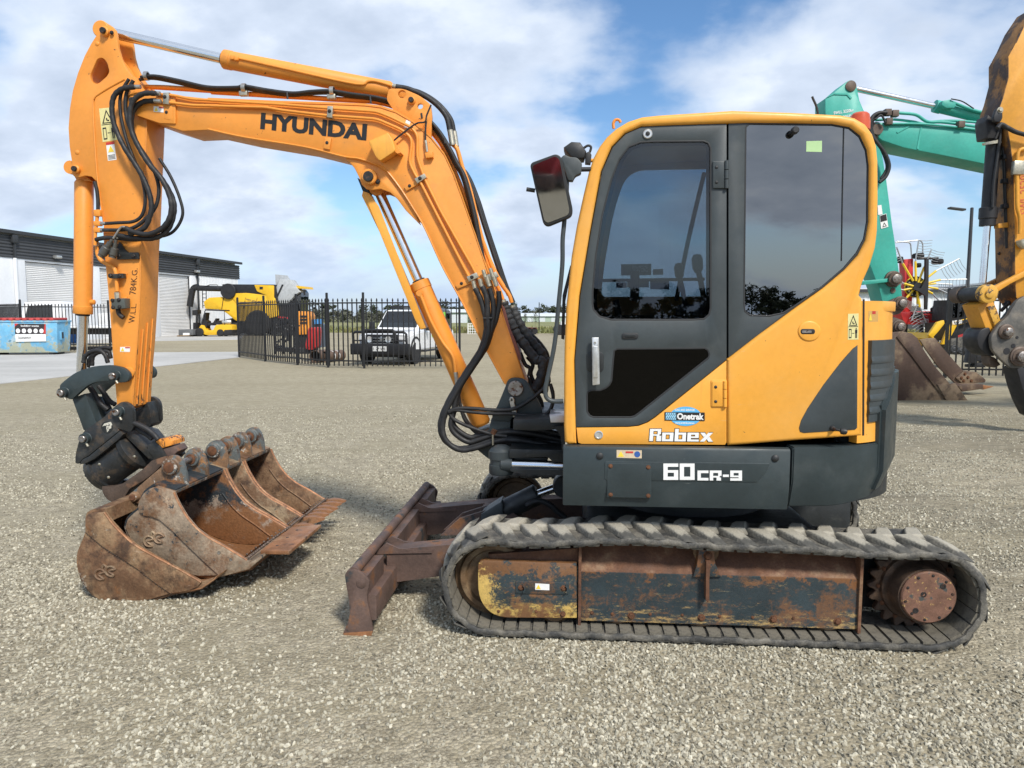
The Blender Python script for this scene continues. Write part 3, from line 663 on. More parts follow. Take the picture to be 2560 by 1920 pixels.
cw2 = tailwall('counterweight', 22, NT, zb + .03, 1.335, m_skirt, off=-.035, th=.25, cham=.12, bevel=.02, ztop=lambda t: 1.15 + .18 * min(1, t * 7))
tag(cw2, 'dark grey counterweight wrapping round the tail')
# flat deck under cab and engine
plan = [Vector((u0 + .02, .12, 0)), Vector((u1, .12, 0))] + [p for p in plan_tail(.06)] + [Vector((.0, 1.84, 0)), Vector((u0 + .1, 1.84, 0)), Vector((u0 + .02, 1.7, 0))]
solid('deck', [p + Vector((0, 0, zb + .02)) for p in clean(plan)], Vector((0, 0, zt - zb - .03)), m_blk, ROOT)
box('far_skirt', (u0 + .1, 1.84, zb), (.40, 1.88, zt), m_skirt, ROOT, .01)
# details on the skirt
for x, y in ((300, 150), (1403, 165)): bolt(EX.hit(Z('A2', (x, y)), VS), .018, m_plast, sk, 'rubber_plug', h=.014, dome=True)
PX('skirt_emboss', 'A2', rp([(330, 184, 14), (1370, 196, 10), (1350, 250, 10), (1290, 318, 14), (330, 302, 14)], 10), VS - .003, VS + .004, m_skirt, sk, .0025)
PX('inspection_cover', 'A2', rp([(347, 195), (624, 200), (624, 415), (347, 410)], 10), VS - .0055, VS + .003, m_skirt, sk, .001)
for x, y in ((368, 214), (605, 221), (368, 394), (605, 400)): bolt(EX.hit(Z('A2', (x, y)), VS - .005), .008, m_rbolt, sk, 'cover_bolt')
L0 = Vector((0, -.001, 0))
GLY = {'6': [(0, 0, 2.6, 10), (2.6, 8, 9, 10), (2.6, 0, 9, 2), (6.4, 2, 9, 6), (2.6, 4.4, 6.4, 6)], '0': [(0, 0, 2.6, 10), (6.4, 0, 9, 10), (2.6, 8, 6.4, 10), (2.6, 0, 6.4, 2)],
       'C': [(0, 0, 2.6, 10), (2.6, 7.4, 8.4, 10), (2.6, 0, 8.4, 2.6)], 'R': [(0, 0, 2.6, 10), (2.6, 7.6, 9, 10), (6.4, 4.6, 9, 7.6), (2.6, 3, 7.6, 4.6), (5.2, 0, 8.6, 3)], '-': [(0, 3.6, 4.6, 6)], '9': [(6.4, 0, 9, 10), (0, 7.6, 6.4, 10), (0, 3.4, 2.6, 7.6), (2.6, 3.4, 6.4, 5), (0, 0, 6.4, 2.4)],
       'r': [(0, 0, 2.8, 10), (2.8, 8.2, 8.6, 10), (6, 5.6, 8.6, 8.2), (2.8, 4.4, 7.6, 5.6), (5.4, 0, 9, 4.4)], 'o': [(0, 0, 2.8, 7), (5.8, 0, 8.6, 7), (2.8, 5.4, 5.8, 7), (2.8, 0, 5.8, 1.6)], 'b': [(0, 0, 2.8, 10), (2.8, 5.4, 8.6, 7), (5.8, 1.6, 8.6, 5.4), (2.8, 0, 8.6, 1.6)], 'e': [(0, 0, 2.8, 7), (2.8, 5.4, 8.6, 7), (5.8, 2.8, 8.6, 5.4), (2.8, 2.8, 5.8, 4.0), (2.8, 0, 8.8, 1.6)],
       'x': [((0, 0), (3.4, 0), (9.6, 7), (6.2, 7)), ((0, 7), (3.4, 7), (4.8, 5.2), (3.2, 3.2)), ((5.2, 1.9), (6.6, 0), (10, 0), (7, 3.9))]}
def block_text(name, word, q, mat, parent, gap=1.1, slant=0.0, grow=0.0, v=0.0):
    """squared-off heavy lettering built from strokes"""
    W = sum({'-': 4.6, 'C': 8.4, 'x': 10}.get(c, 9) for c in word) + gap * (len(word) - 1); x = 0; bm = bmesh.new(); H = 10
    for c in word:
        for g in GLY[c]:
            P = [(g[0], g[1]), (g[2], g[1]), (g[2], g[3]), (g[0], g[3])] if isinstance(g[0], (int, float)) else list(g)
            cx = sum(p[0] for p in P) / len(P); cy = sum(p[1] for p in P) / len(P)
            P = [(p[0] + (grow if p[0] > cx else -grow), p[1] + (grow if p[1] > cy else -grow)) for p in P]
            A = [quad_map(q, (x + p[0] + slant * p[1]) / W, p[1] / H) + Vector((0, v, 0)) for p in P]
            loopsolid(bm, A, [a + Vector((0, -.0008, 0)) for a in A])
        x += {'-': 4.6, 'C': 8.4, 'x': 10}.get(c, 9) + gap
    return finish(bm, name, mat, parent)
block_text('model_number', '60', X('A2', [(700, 198), (896, 198), (896, 301), (700, 301)], VS - .0045), m_white, sk, .9)
block_text('model_number', 'CR-9', X('A2', [(914, 242), (1194, 242), (1194, 306), (914, 304)], VS - .0045), m_white, sk, 1.0)
q = X('A2', [(406, 113), (564, 115), (564, 166), (406, 162)], VS - .001); st = sheet('warning_sticker', q, M('worn_sticker', (.62, .50, .34), .6), sk)
solid('warning_triangle', [quad_map(q, .04, .15), quad_map(q, .30, .15), quad_map(q, .17, .85)], Vector((0, -.001, 0)), m_stk_y2, st)
solid('blue_roundel', [quad_map(q, .82 + .12 * math.cos(a), .5 + .38 * math.sin(a)) for a in [2 * math.pi * k / 16 for k in range(16)]], Vector((0, -.001, 0)), m_blue, st)
solid('red_stripe', [quad_map(q, .36, .62), quad_map(q, .66, .62), quad_map(q, .66, .85), quad_map(q, .36, .85)], Vector((0, -.001, 0)), m_red, st)
# ------------------------------------------------------------------ cab
VC = .10
outer = [(207, 1578), (203, 1500), (203, 1300), (206, 1120), (214, 950), (238, 720), (262, 580), (290, 450), (318, 330), (340, 265), (368, 212), (402, 168), (445, 130), (500, 97), (565, 76), (640, 68), (980, 46), (1250, 55), (1480, 67), (1545, 80), (1595, 110), (1628, 155), (1646, 210), (1653, 280), (1654, 450), (1651, 600), (1641, 680), (1614, 770), (1582, 840), (1566, 900), (1580, 916), (1582, 1100), (1578, 1548), (1300, 1568), (1020, 1590), (962, 1594), (957, 1580)]
inner = [(957, 1196), (1100, 1085), (1280, 953), (1400, 868), (1500, 783), (1562, 715), (1597, 645), (1612, 560), (1614, 300), (1604, 225), (1574, 160), (1524, 121), (1440, 106), (1250, 103), (1045, 101), (957, 104), (700, 112), (560, 118), (485, 150), (424, 212), (374, 325), (324, 600), (274, 900), (250, 1200), (257, 1510), (260, 1585), (225, 1588)]
cab = PX('cab_frame', 'A1', outer + inner, VC - .012, VC + .05, m_org, ROOT, .018, seg=3)
tag(cab, 'orange-yellow cab frame and side panel')
# door
upper = [(331, 940), (332, 880), (346, 720), (376, 530), (420, 360), (455, 272), (500, 212), (555, 191), (620, 188), (845, 186), (870, 195), (882, 220), (882, 960), (875, 990), (850, 1012), (800, 1016), (420, 1016), (365, 1000), (336, 968)]
lowb = [(645, 172), (690, 148), (1740, 140), (1785, 165), (1805, 220), (1790, 270), (960, 930), (900, 972), (850, 985), (400, 985), (350, 962), (318, 910), (315, 720), (325, 670), (370, 645), (480, 645), (545, 620), (590, 580), (610, 540), (630, 300)]
low = [((1400 + x / 4.8087 - 1300) * 1.8438, (840 + y / 4.8087 - 250) * 1.8438) for x, y in lowb]
dpts = [(258, 1508), (253, 1200), (278, 900), (328, 600), (378, 328), (428, 216), (488, 155), (562, 122), (700, 116), (953, 108), (953, 1197), (620, 1462), (585, 1485), (545, 1500), (500, 1505)]
door = PX('door', 'A1', dpts, VC + .004, VC + .04, m_gry, ROOT, .004, [upper, low])
tag(door, 'dark grey cab door with two windows')
dl = PX('door_lower_panel', 'A1', [(260, 1511), (500, 1508), (548, 1503), (590, 1487), (624, 1464), (953, 1200), (953, 1578), (945, 1590), (285, 1586), (268, 1580)], VC + .003, VC + .04, m_org, ROOT, .003)
def scaled(pts, dx, cx=None, cy=None):
    """shrink an outline by about dx everywhere"""
    cx = cx or sum(p[0] for p in pts) / len(pts); n = len(pts); out = []
    for i in range(n):
        a, b, c = Vector(pts[i - 1]), Vector(pts[i]), Vector(pts[(i + 1) % n])
        t = (c - a).normalized(); out.append((b.x - t.y * dx, b.y + t.x * dx))
    return out
def window(name, outline, v, glassm, parent, border=22, sealw=7, fr=True, sgn=1, **k):
    w = PX(name, 'A1', scaled(outline, sgn * -2), v, v + .005, glassm, parent)
    if fr: PX('glass_border', 'A1', scaled(outline, sgn * 1), v + .006, v + .008, m_frit, w, 0, [scaled(outline, sgn * border)])
    PX('rubber_seal', 'A1', scaled(outline, sgn * -3), v - .007, v + .002, m_plast, w, .002, [scaled(outline, sgn * sealw)])
    return w
window('door_window', upper, VC + .012, m_glass, door, 24)
window('door_lower_window', low, VC + .012, m_glass_l, door, 28, sgn=-1 if False else 1)
PX('door_pillar', 'A1', [(925, 104), (990, 104), (990, 1590), (925, 1590)], VC + .046, VC + .09, m_blk, ROOT)
# fixed rear quarter panel with its window
rw = [(1040, 125), (1060, 107), (1440, 112), (1520, 127), (1568, 167), (1598, 230), (1607, 300), (1604, 560), (1590, 640), (1556, 705), (1496, 776), (1396, 862), (1270, 950), (1215, 983), (1150, 997), (1060, 994), (1036, 975), (1032, 940)]
qp = PX('quarter_panel', 'A1', [(961, 106), (1045, 104), (1440, 109), (1522, 124), (1571, 163), (1601, 227), (1610, 300), (1608, 560), (1593, 643), (1559, 711), (1498, 780), (1398, 865), (1278, 950), (961, 1188)], VC + .006, VC + .04, m_gry, ROOT, .003, [rw])
rwin = window('quarter_window', rw, VC + .012, m_glass_d, qp, 16, 5)
tube('window_joint', X('A1', [(1493, 122), (1487, 420), (1482, 742)], VC + .009), .0025, m_plast, rwin, 6, smooth=False)
p = EX.hit(Z('A1', (1255, 150)), VC + .01); lathe('window_knob', p, p + Vector((.012, -1, .004)), [(0, .012), (.02, .012), (.026, .017), (.05, .017), (.055, .012)], m_plast, rwin, 14)
sheet('green_sticker', X('A1', [(1320, 190), (1392, 188), (1391, 240), (1319, 238)], VC + .0115), m_green, rwin, Vector((0, -.001, 0)))
# rest of the cab shell, to the far side
VF = 1.04
def strip(name, pts, v0, v1, th, mat, parent=ROOT, k='A1'):
    """a bent sheet following the side outline, as wide as the cab"""
    P = X(k, pts, VC); bm = bmesh.new(); R = []
    for i, p in enumerate(P):
        t = (P[min(i + 1, len(P) - 1)] - P[max(i - 1, 0)]).normalized(); nn = Vector((t.z, 0, -t.x))
        R.append([bm.verts.new(Vector((q.x, v, q.z))) for q, v in ((p, v0), (p, v1), (p + nn * th, v1), (p + nn * th, v0))])
    for a, b in zip(R, R[1:]):
        for j in range(4): bm.faces.new((a[j], a[(j + 1) % 4], b[(j + 1) % 4], b[j]))
    bm.faces.new(R[0]); bm.faces.new(R[-1][::-1])
    return finish(bm, name, mat, parent)
i_w = 13; inset = [(x + 12 if x < 900 else x - 12, y + 14 if y < 400 else y) for x, y in outer]
strip('cab_roof', inset[i_w - 2:26], VC + .03, VF - .02, .035, m_org)
wsn = strip('windscreen', inset[3:i_w - 1], VC + .045, VF - .045, .006, m_glass_c); 
strip('cab_nose', inset[0:5], VC + .045, VF - .045, .03, m_org)
strip('rear_window', inset[24:30], VC + .045, VF - .045, .006, m_glass_d)
strip('cab_rear_wall', inset[28:33], VC + .045, VF - .045, .03, m_gry)
far_hole = X('A1', rp([(372, 908, 30), (388, 760, 60), (430, 520, 80), (480, 368, 60), (540, 326, 40), (1000, 318, 20), (1000, 905, 20)], 20), VF)
far_out = [Vector((p.x, VF, p.z)) for p in X('A1', outer[:-1], VC)]
solid('far_cab_side', far_out, Vector((0, -.035, 0)), m_org, ROOT, .008, [far_hole])
solid('far_window', far_hole, Vector((0, -.005, 0)), m_glass_c, ROOT)
# cab interior
zf = EX.hit(Z('A1', (600, 1500)), VC).z; uf = EX.hit(Z('A1', (300, 1500)), VC).x
box('cab_floor', (uf, VC + .05, zf - .04), (uf + 1.15, VF - .04, zf), m_int, ROOT)
seat = box('seat', (uf + .62, .36, zf + .36), (uf + 1.12, .84, zf + .50), m_seat, ROOT, .05)
box('seat_base', (uf + .68, .42, zf), (uf + 1.08, .78, zf + .37), m_int, seat, .02)
box('backrest', (-.09, .37, 0), (.05, .83, .70), m_seat, seat, .05, Matrix.Translation((uf + 1.10, 0, zf + .46)) @ Matrix.Rotation(.16, 4, 'Y'))
box('headrest', (-.06, .47, .74), (.03, .73, .92), m_seat, seat, .035, Matrix.Translation((uf + 1.12, 0, zf + .46)) @ Matrix.Rotation(.16, 4, 'Y'))
for v in (.24, .86):
    c = box('armrest_console', (uf + .55, v, zf + .05), (uf + .98, v + .12, zf + .60), m_int, ROOT, .03)
    tube('control_lever', [(uf + .60, v + .06, zf + .60), (uf + .58, v + .06, zf + .70), (uf + .56, v + .06, zf + .78)], .014, m_plast, c)
    lathe('lever_knob', (uf + .565, v + .06, zf + .75), (uf + .555, v + .06, zf + .85), [(0, .016), (.02, .026), (.07, .028), (.09, .018), (.095, 0)], m_plast, c, 12)
for v in (.48, .66): tube('travel_lever', [(uf + .25, v, zf), (uf + .22, v, zf + .35), (uf + .17, v, zf + .62)], .012, m_plast, ROOT)
hb = X('A1', [(370, 832), (850, 826)], VF - .06); cyl('far_handrail', hb[0], hb[1], .010, m_plast, ROOT, seg=10)
tube('wiper_arm', X('A1', [(720, 925), (760, 720), (800, 540), (850, 335)], VF - .10), .014, m_plast, ROOT, 6)
box('monitor', (uf + .28, .90, zf + .62), (uf + .33, .97, zf + .80), m_plast, ROOT, .01)
stks = [([(443, 840), (492, 840), (492, 866), (443, 866)], m_blue), ([(494, 838), (542, 838), (542, 864), (494, 864)], m_stk_y), ([(544, 838), (594, 836), (594, 864), (544, 864)], m_green), ([(600, 836), (688, 834), (688, 874), (600, 872)], m_white), ([(466, 757), (605, 755), (605, 807), (466, 809)], M('grey_sticker', (.16, .19, .21), .5)), ([(612, 780), (660, 778), (660, 806), (612, 806)], m_white)]
for pts, mm in stks: sheet('window_sticker', X('A1', pts, VC + .30), mm, ROOT, Vector((0, .001, 0))) if False else sheet('window_sticker', X('A1', pts, VF - .045), mm, ROOT, Vector((0, -.001, 0)))
text('sticker_lettering', 'YOU DIG', X('A1', [(518, 776), (588, 774), (588, 792), (518, 793)], VF - .0475), m_white, ROOT, .02)
text('sticker_lettering', 'DIAL BEFORE', X('A1', [(518, 763), (588, 762), (588, 773), (518, 774)], VF - .0475), m_white, ROOT, .02)
# door furniture
hd = PX('door_handle', 'A1', rp([(331, 1094), (364, 1094), (368, 1312), (334, 1316)], 5), VC - .035, VC - .018, m_alu, door, .004)
PX('handle_bar', 'A1', rp([(336, 1135, 5), (360, 1135, 5), (362, 1278, 5), (338, 1280, 5)], 6), VC - .042, VC - .034, m_alu, hd, .003)
for y in (1108, 1298): p = EX.hit(Z('A1', (349, y)), VC - .02); cyl('handle_post', p, p + Vector((0, .03, 0)), .009, m_alu, hd, seg=10)
p = EX.hit(Z('A1', (345, 1120)), VC - .036); lathe('lock', p + Vector((0, .002, 0)), p + Vector((0, -1, 0)), [(0, .006), (.004, .006), (.004, .003), (.003, 0)], m_steel, hd, 12)
PX('handle_recess', 'A1', rp([(305, 1160), (386, 1160), (386, 1255), (308, 1255)], 22), VC + .0005, VC + .006, m_blk, door, .0025)
lt = PX('latch_escutcheon', 'A1', rp([(470, 1074), (546, 1073), (546, 1101), (470, 1102)], 14), VC - .003, VC + .006, m_plast, door, .003)
PX('latch_tongue', 'A1', rp([(484, 1080), (532, 1079), (532, 1093), (484, 1094)], 7), VC - .006, VC - .002, m_blk, lt, .001)
p = EX.hit(Z('A1', (588, 157)), VC + .004); kn = lathe('door_stop', p, p + Vector((0, -1, 0)), [(0, .0225), (.006, .0225), (.009, .019), (.009, .011)], m_alu, door, 20); lathe('door_stop_core', p + Vector((0, -.007, 0)), p + Vector((0, -1, 0)), [(0, .011), (.006, .010), (.008, 0)], m_black, kn, 14)
p = EX.hit(Z('A1', (363, 1543)), VC + .003); lathe('door_bumper', p, p + Vector((0, -1, 0)), [(0, .0215), (.005, .021), (.006, .016), (.002, .014), (.002, 0)], m_alu, dl, 20)
def hinge(x0, x1, y0, y1, yb, mat, par):
    h = PX('hinge', 'A1', rp([(x0, y0), (x1 - 22, y0), (x1 - 22, y1), (x0, y1)], 3), VC - .006, VC + .006, mat, par, .002)
    a = EX.hit(Z('A1', (x1 - 13, y0 - 4)), VC - .006); b = EX.hit(Z('A1', (x1 - 13, y1 + 3)), VC - .006)
    for i in range(3):
        s = a.lerp(b, i / 3 + .01); e = a.lerp(b, (i + 1) / 3 - .01); cyl('hinge_barrel', s, e, .0095, mat, h, .001, 14)
    for y in yb: bolt(EX.hit(Z('A1', (x0 + 16, y)), VC - .006), .008, m_plast, h, 'hinge_bolt', dome=True)
hinge(890, 965, 282, 406, (310, 379), m_gry, door)
PX('hinge_pad', 'A1', rp([(880, 1290), (954, 1290), (954, 1418), (880, 1415)], 8), VC - .001, VC + .006, m_org, dl, .002)
hinge(886, 958, 1298, 1413, (1323, 1390), m_org, dl)
# side panel furniture
p = EX.hit(Z('A1', (1335, 1066)), VC - .012)
PX('latch_pad', 'A1', circ((1335, 1065), 1, 24) if False else [(1335 + 53 * math.cos(a), 1065 + 47 * math.sin(a)) for a in [2 * math.pi * k / 28 for k in range(28)]], VC - .018, VC, m_org, cab, .006, seg=3)
PX('latch_slot', 'A1', rp([(1294, 1055), (1360, 1055), (1360, 1079), (1294, 1079)], 11), VC - .0195, VC - .012, m_black, cab, .001)
PX('latch_key', 'A1', rp([(1300, 1062), (1345, 1062), (1345, 1073), (1300, 1073)], 3), VC - .021, VC - .015, m_pin, cab)
PX('dark_panel', 'A1', [(1557, 1130), (1555, 1512), (1545, 1520), (1310, 1535), (1292, 1530), (1287, 1512), (1296, 1478), (1325, 1424), (1400, 1312), (1480, 1208), (1535, 1146)], VC - .016, VC - .005, m_gry, cab, .003)
tg = EX.hit(Z('A1', (1440, 1514)), VC - .016); tk = tube('t_handle', [tg, tg + Vector((.005, -.03, .0)), tg + Vector((.03, -.045, -.006))], .006, m_bolt, cab)
lathe('t_handle_knob', tg + Vector((.02, -.042, -.005)), tg + Vector((.05, -.05, -.008)), [(0, .006), (.004, .014), (.018, .016), (.03, .012), (.034, 0)], m_plast, cab, 14)
lathe('t_handle_boss', tg + Vector((0, .004, 0)), tg + Vector((0, -1, 0)), [(0, .014), (.014, .013), (.02, .008), (.02, 0)], m_bolt, cab, 14)
q = X('A1', [(1512, 986), (1561, 984), (1560, 1104), (1511, 1105)], VC - .013); st = sheet('warning_sticker', q, m_stk_y, cab)
def pictogram(q, st, mat=None):
    mat = mat or m_black
    tri = [(.12, .54), (.88, .54), (.5, .95)]; tin = [(.22, .565), (.78, .565), (.5, .88)]
    o = [quad_map(q, *p) for p in tri]; i = [quad_map(q, *p) for p in tin]
    solid('warning_triangle', o, Vector((0, -.001, 0)), mat, st, 0, [i])
    bm = bmesh.new()
    def bar(a, b, c, d):
        loopsolid(bm, [quad_map(q, *p) for p in ((a, b), (c, b), (c, d), (a, d))], [quad_map(q, *p) + Vector((0, -.001, 0)) for p in ((a, b), (c, b), (c, d), (a, d))])
    bar(.42, .62, .50, .70); bar(.50, .60, .62, .64); bar(.06, .495, .94, .515)
    bar(.10, .10, .14, .38); bar(.30, .10, .34, .38); bar(.10, .06, .34, .10); bar(.10, .38, .34, .42); bar(.40, .235, .60, .255); bar(.70, .06, .76, .26); bar(.80, .06, .86, .26); bar(.68, .24, .88, .38); bar(.74, .39, .82, .45)
    finish(bm, 'pictogram', mat, st)
pictogram(q, st)
# lettering on the door foot
rq = X('B4', [(1072, 1116), (1838, 1116), (1838, 1270), (1072, 1262)], VC + .002)
block_text('side_lettering', 'robex', rq, m_black, dl, .6, .06, .42)
block_text('side_lettering', 'robex', rq, m_white, dl, .6, .06, 0, -.0012)
ov = X('B4', [(1510 + 190 * math.cos(a), 965 + 116 * math.sin(a)) for a in [2 * math.pi * k / 40 for k in range(40)]], VC + .002)
bd = solid('dealer_badge', ov, Vector((0, -.001, 0)), m_cyan, dl)
solid('badge_bar', X('B4', [(1258, 914), (1740, 920), (1740, 1020), (1258, 1014)], VC + .001), Vector((0, -.001, 0)), m_black, bd)
solid('badge_tread', X('B4', [(1272, 922), (1395, 924), (1395, 1006), (1272, 1004)], VC), Vector((0, -.0008, 0)), M('tread_logo_blue', (.30, .60, .80), .5), bd)
bm = bmesh.new()
for r in range(2):
    for k in range(5):
        x = 1280 + k * 24; y = 928 + r * 40
        P = X('B4', [(x + 10, y), (x + 18, y), (x + 6, y + 32), (x - 2, y + 32)], VC - .0008); loopsolid(bm, P, [p + Vector((0, -.0006, 0)) for p in P])
finish(bm, 'badge_tread_bar', m_black, bd)
text('badge_lettering', 'Onetrak', X('B4', [(1408, 926), (1728, 930), (1728, 1008), (1408, 1004)], VC - .0003), m_white, bd, .04)
text('badge_lettering', 'SOLD AND SERVICED', X('B4', [(1380, 876), (1622, 878), (1622, 902), (1380, 900)], VC + .0005), m_white, bd, .03)
text('badge_lettering', 'www.onetrak.com.au', X('B4', [(1385, 1032), (1615, 1034), (1615, 1056), (1385, 1054)], VC + .0005), m_white, bd, .03)
# roof eye, beacon, aerial
p = X('A1', [(432, 132), (430, 108), (440, 92), (456, 92), (464, 104)], VC + .10); tube('lifting_eye', p, .007, m_org_w, ROOT)
b0 = EX.hit(Z('A4', (415, 775)), .55); lathe('beacon', b0 + Vector((0, 0, -.05)), b0 + Vector((0, 0, 1)), [(0, .05), (.04, .05), (.075, .045), (.085, .035), (.088, 0)], m_amber, ROOT, 20)
rr_ = EX.hit(Z('A1', (1640, 330)), VC); tube('beacon_bracket', [b0 + Vector((0, 0, -.04)), b0 + Vector((0, 0, -.12)), Vector((rr_.x - .02, b0.y, rr_.z + .02)), Vector((rr_.x - .03, b0.y, rr_.z - .05))], .016, m_plast, ROOT, 8, smooth=False)
p = X('A4', [(122, 722), (84, 612)], .35); tube('aerial', [p[0] + Vector((0, 0, -.14)), p[0], p[1]], .006, m_plast, ROOT, 8)
# engine cover behind the cab (tail), with corner grille
zg0 = EX.hit(Z('A1', (1600, 1540)), .14).z; zg1 = EX.hit(Z('A1', (1600, 925)), .14).z
ec = tailwall('engine_cover', 15, NT, zt + .02, zg1, m_org, off=.02, th=.05, bevel=.014, lean=.02)
tag(ec, 'orange-yellow engine cover round the tail')
solid('engine_cover_top', [p + Vector((0, 0, zg1 - .05)) for p in clean([Vector((.60, .16, 0))] + plan_tail(.05)[14:] + [Vector((.45, 1.8, 0)), Vector((.45, 1.05, 0)), Vector((.60, 1.05, 0))])], Vector((0, 0, .05)), m_org, ROOT, .01)
box('tank_cover', (u0 + .25, 1.10, zt), (.46, 1.84, zg1 - .1), m_org, ROOT, .04)
gr = tailwall('corner_grille', 18, 30, zt + .12, zg1 - .19, m_gry, off=.012, th=.02, bevel=.003)
P = plan_tail(.006)[18:30]
for k in range(5):
    z = zt + .16 + k * (zg1 - zt - .40) / 5
    bm = bmesh.new(); A = [p + Vector((0, 0, z)) for p in P]; B = [p * 1 + Vector((0, 0, z + .05)) for p in plan_tail(.02)[18:30]]
    C = [p + Vector((0, 0, z + .012)) for p in plan_tail(.002)[18:30]]; R = [[bm.verts.new(q) for q in (a, c, b)] for a, b, c in zip(A, B, C)]
    for r, s in zip(R, R[1:]):
        for j in range(3): bm.faces.new((r[j], r[(j + 1) % 3], s[(j + 1) % 3], s[j]))
    bm.faces.new(R[0]); bm.faces.new(R[-1][::-1]); finish(bm, 'grille_slat', m_gry, gr)
PX('panel_gap_shade', 'A1', [(1582, 918), (1589, 918), (1587, 1546), (1580, 1548)], VC - .004, VC + .004, m_black)  # black strip in place of the shade inside the open panel gap
q = X('A1', [(1607, 972), (1652, 972), (1651, 1022), (1606, 1024)], .10); st = sheet('warning_sticker', q, M('cover_sticker', (.62, .36, .10), .6), ec); solid('red_band', [quad_map(q, *p) for p in ((.38, .72), (.72, .72), (.72, .98), (.38, .98))], Vector((0, -.001, 0)), m_red, st); solid('warning_triangle', [quad_map(q, *p) for p in ((.04, .15), (.36, .15), (.2, .8))], Vector((0, -.001, 0)), m_stk_y2, st)
# mirror, work lamp, front grab rail
rail = X('B3', [(690, 420), (720, 800), (680, 1380), (655, 1659)], .10) + X('A1', [(195, 760), (180, 920), (160, 1120), (130, 1270), (118, 1330), (122, 1370), (150, 1388), (200, 1388)], .10)
tube('grab_rail', rail, .0115, m_gry, ROOT, 10)
mr = PX('mirror', 'B3', rp([(150, 490, 70), (560, 345, 60), (640, 400, 60), (815, 1200, 70), (790, 1290, 60), (420, 1440, 60), (350, 1390, 60)], 60), .035, .085, m_plast, ROOT, .012, seg=3)
tag(mr, 'black rear-view mirror on the cab front')
PX('mirror_glass', 'B3', rp([(185, 530, 50), (540, 385, 40), (605, 430, 40), (760, 1200, 50), (735, 1270, 40), (420, 1390, 40), (370, 1350, 40)], 40), .032, .037, m_mirror, mr)
zc_ = EX.hit(Z('B3', (470, 900)), .05).z
for o_ in [mr] + list(mr.children):
    for v_ in o_.data.vertices: v_.co.y -= .132 * (v_.co.z - zc_)
PX('mirror_bracket', 'B3', rp([(620, 400, 20), (680, 345, 30), (760, 380, 20), (880, 390, 40), (955, 480, 30), (940, 630, 20), (850, 670, 30), (810, 745, 10), (740, 740, 10)], 12), .075, .13, m_gry, mr, .008)
tube('mirror_stem', X('B3', [(930, 575), (1090, 572)], .10), .011, m_plast, mr, 10, smooth=False)
tube('mirror_spigot', X('B3', [(100, 880), (230, 900)], .07), .010, m_plast, mr, 10, smooth=False)
wl = PX('work_lamp', 'B3', [(672, 225), (790, 142), (925, 150), (1020, 290), (990, 400), (900, 410), (780, 380), (690, 280)], .12, .24, m_plast, ROOT, .014)
PX('lamp_bracket', 'B3', rp([(1005, 320), (1070, 295), (1100, 350), (1085, 490), (1000, 480)], 10), .16, .20, m_plast, wl, .004)
tube('lamp_clip', X('B3', [(960, 260), (1040, 210), (1090, 230), (1075, 300), (1050, 330)], .17), .006, m_plast, wl)
tube('lamp_stay', X('B3', [(1085, 440), (1130, 435)], .18), .009, m_org, wl, smooth=False)
PX('roof_drip_strip', 'A1', [(190, 1100), (196, 900), (232, 760), (236, 780), (208, 920), (203, 1105)], .5, .9, m_plast)
# ------------------------------------------------------------------ boom, arm and their cylinders
BV0, BV1 = .82, 1.08; BC = .95
tip = [(640, 575), (600, 577), (562, 597), (541, 630), (540, 668), (556, 708), (597, 736), (770, 799), (930, 850)]
top3 = [(0, 552), (300, 565), (600, 580), (1060, 592), (1300, 602), (1430, 618), (1560, 660), (1700, 742), (1850, 872), (1960, 1010), (2030, 1160), (2100, 1350), (2190, 1610)]
right4 = [(700, 380), (760, 560), (830, 760), (870, 880), (910, 1000), (965, 1160), (960, 1215), (915, 1240)]
left4 = [(880, 1215), (862, 1172), (740, 955), (640, 757), (530, 556), (400, 318)]
low3 = [(1800, 1640), (1700, 1470), (1590, 1300), (1540, 1225), (1480, 1160), (1400, 1110), (1320, 1075), (1250, 1058), (1120, 1040), (800, 960), (300, 878), (0, 812)]
bout = ZL('Z1', tip[:1][::-1]) + ZL('Z3', top3) + ZL('Z4', right4 + left4[:-1]) + ZL('Z3', low3) + ZL('Z1', tip[::-1][:-1])
boom = prism('boom', EX, bout, BV0, BV1, m_org_b, ROOT, .005); tag(boom, 'bent yellow boom with black maker lettering')
PX('boom_tip_plate', 'Z1', rp([(545, 600, 30), (640, 570, 20), (880, 600, 8), (880, 800, 8), (770, 795, 8), (590, 735, 30), (535, 665, 30)], 10), BV0 - .012, BV0, m_org_b, boom, .004)
lug = PX('boom_cylinder_lug', 'Z3', [(1120, 1036), (1170, 1075), (1215, 1130), (1250, 1200), (1275, 1265), (1310, 1300), (1360, 1310), (1430, 1300), (1510, 1330), (1570, 1385), (1640, 1480), (1760, 1600), (1700, 1450), (1590, 1290), (1480, 1150), (1400, 1100), (1250, 1048)], BV0 + .012, BV0 + .045, m_org_b, boom, .004)
l2 = PX('boom_cylinder_lug', 'Z3', [(1120, 1036), (1170, 1075), (1215, 1130), (1250, 1200), (1275, 1265), (1310, 1300), (1360, 1310), (1430, 1300), (1510, 1330), (1570, 1385), (1640, 1480), (1760, 1600), (1700, 1450), (1590, 1290), (1480, 1150), (1400, 1100), (1250, 1048)], BV0 + .012, BV0 + .045, m_org_b, boom, .004); l2.location = (0, .20, 0)
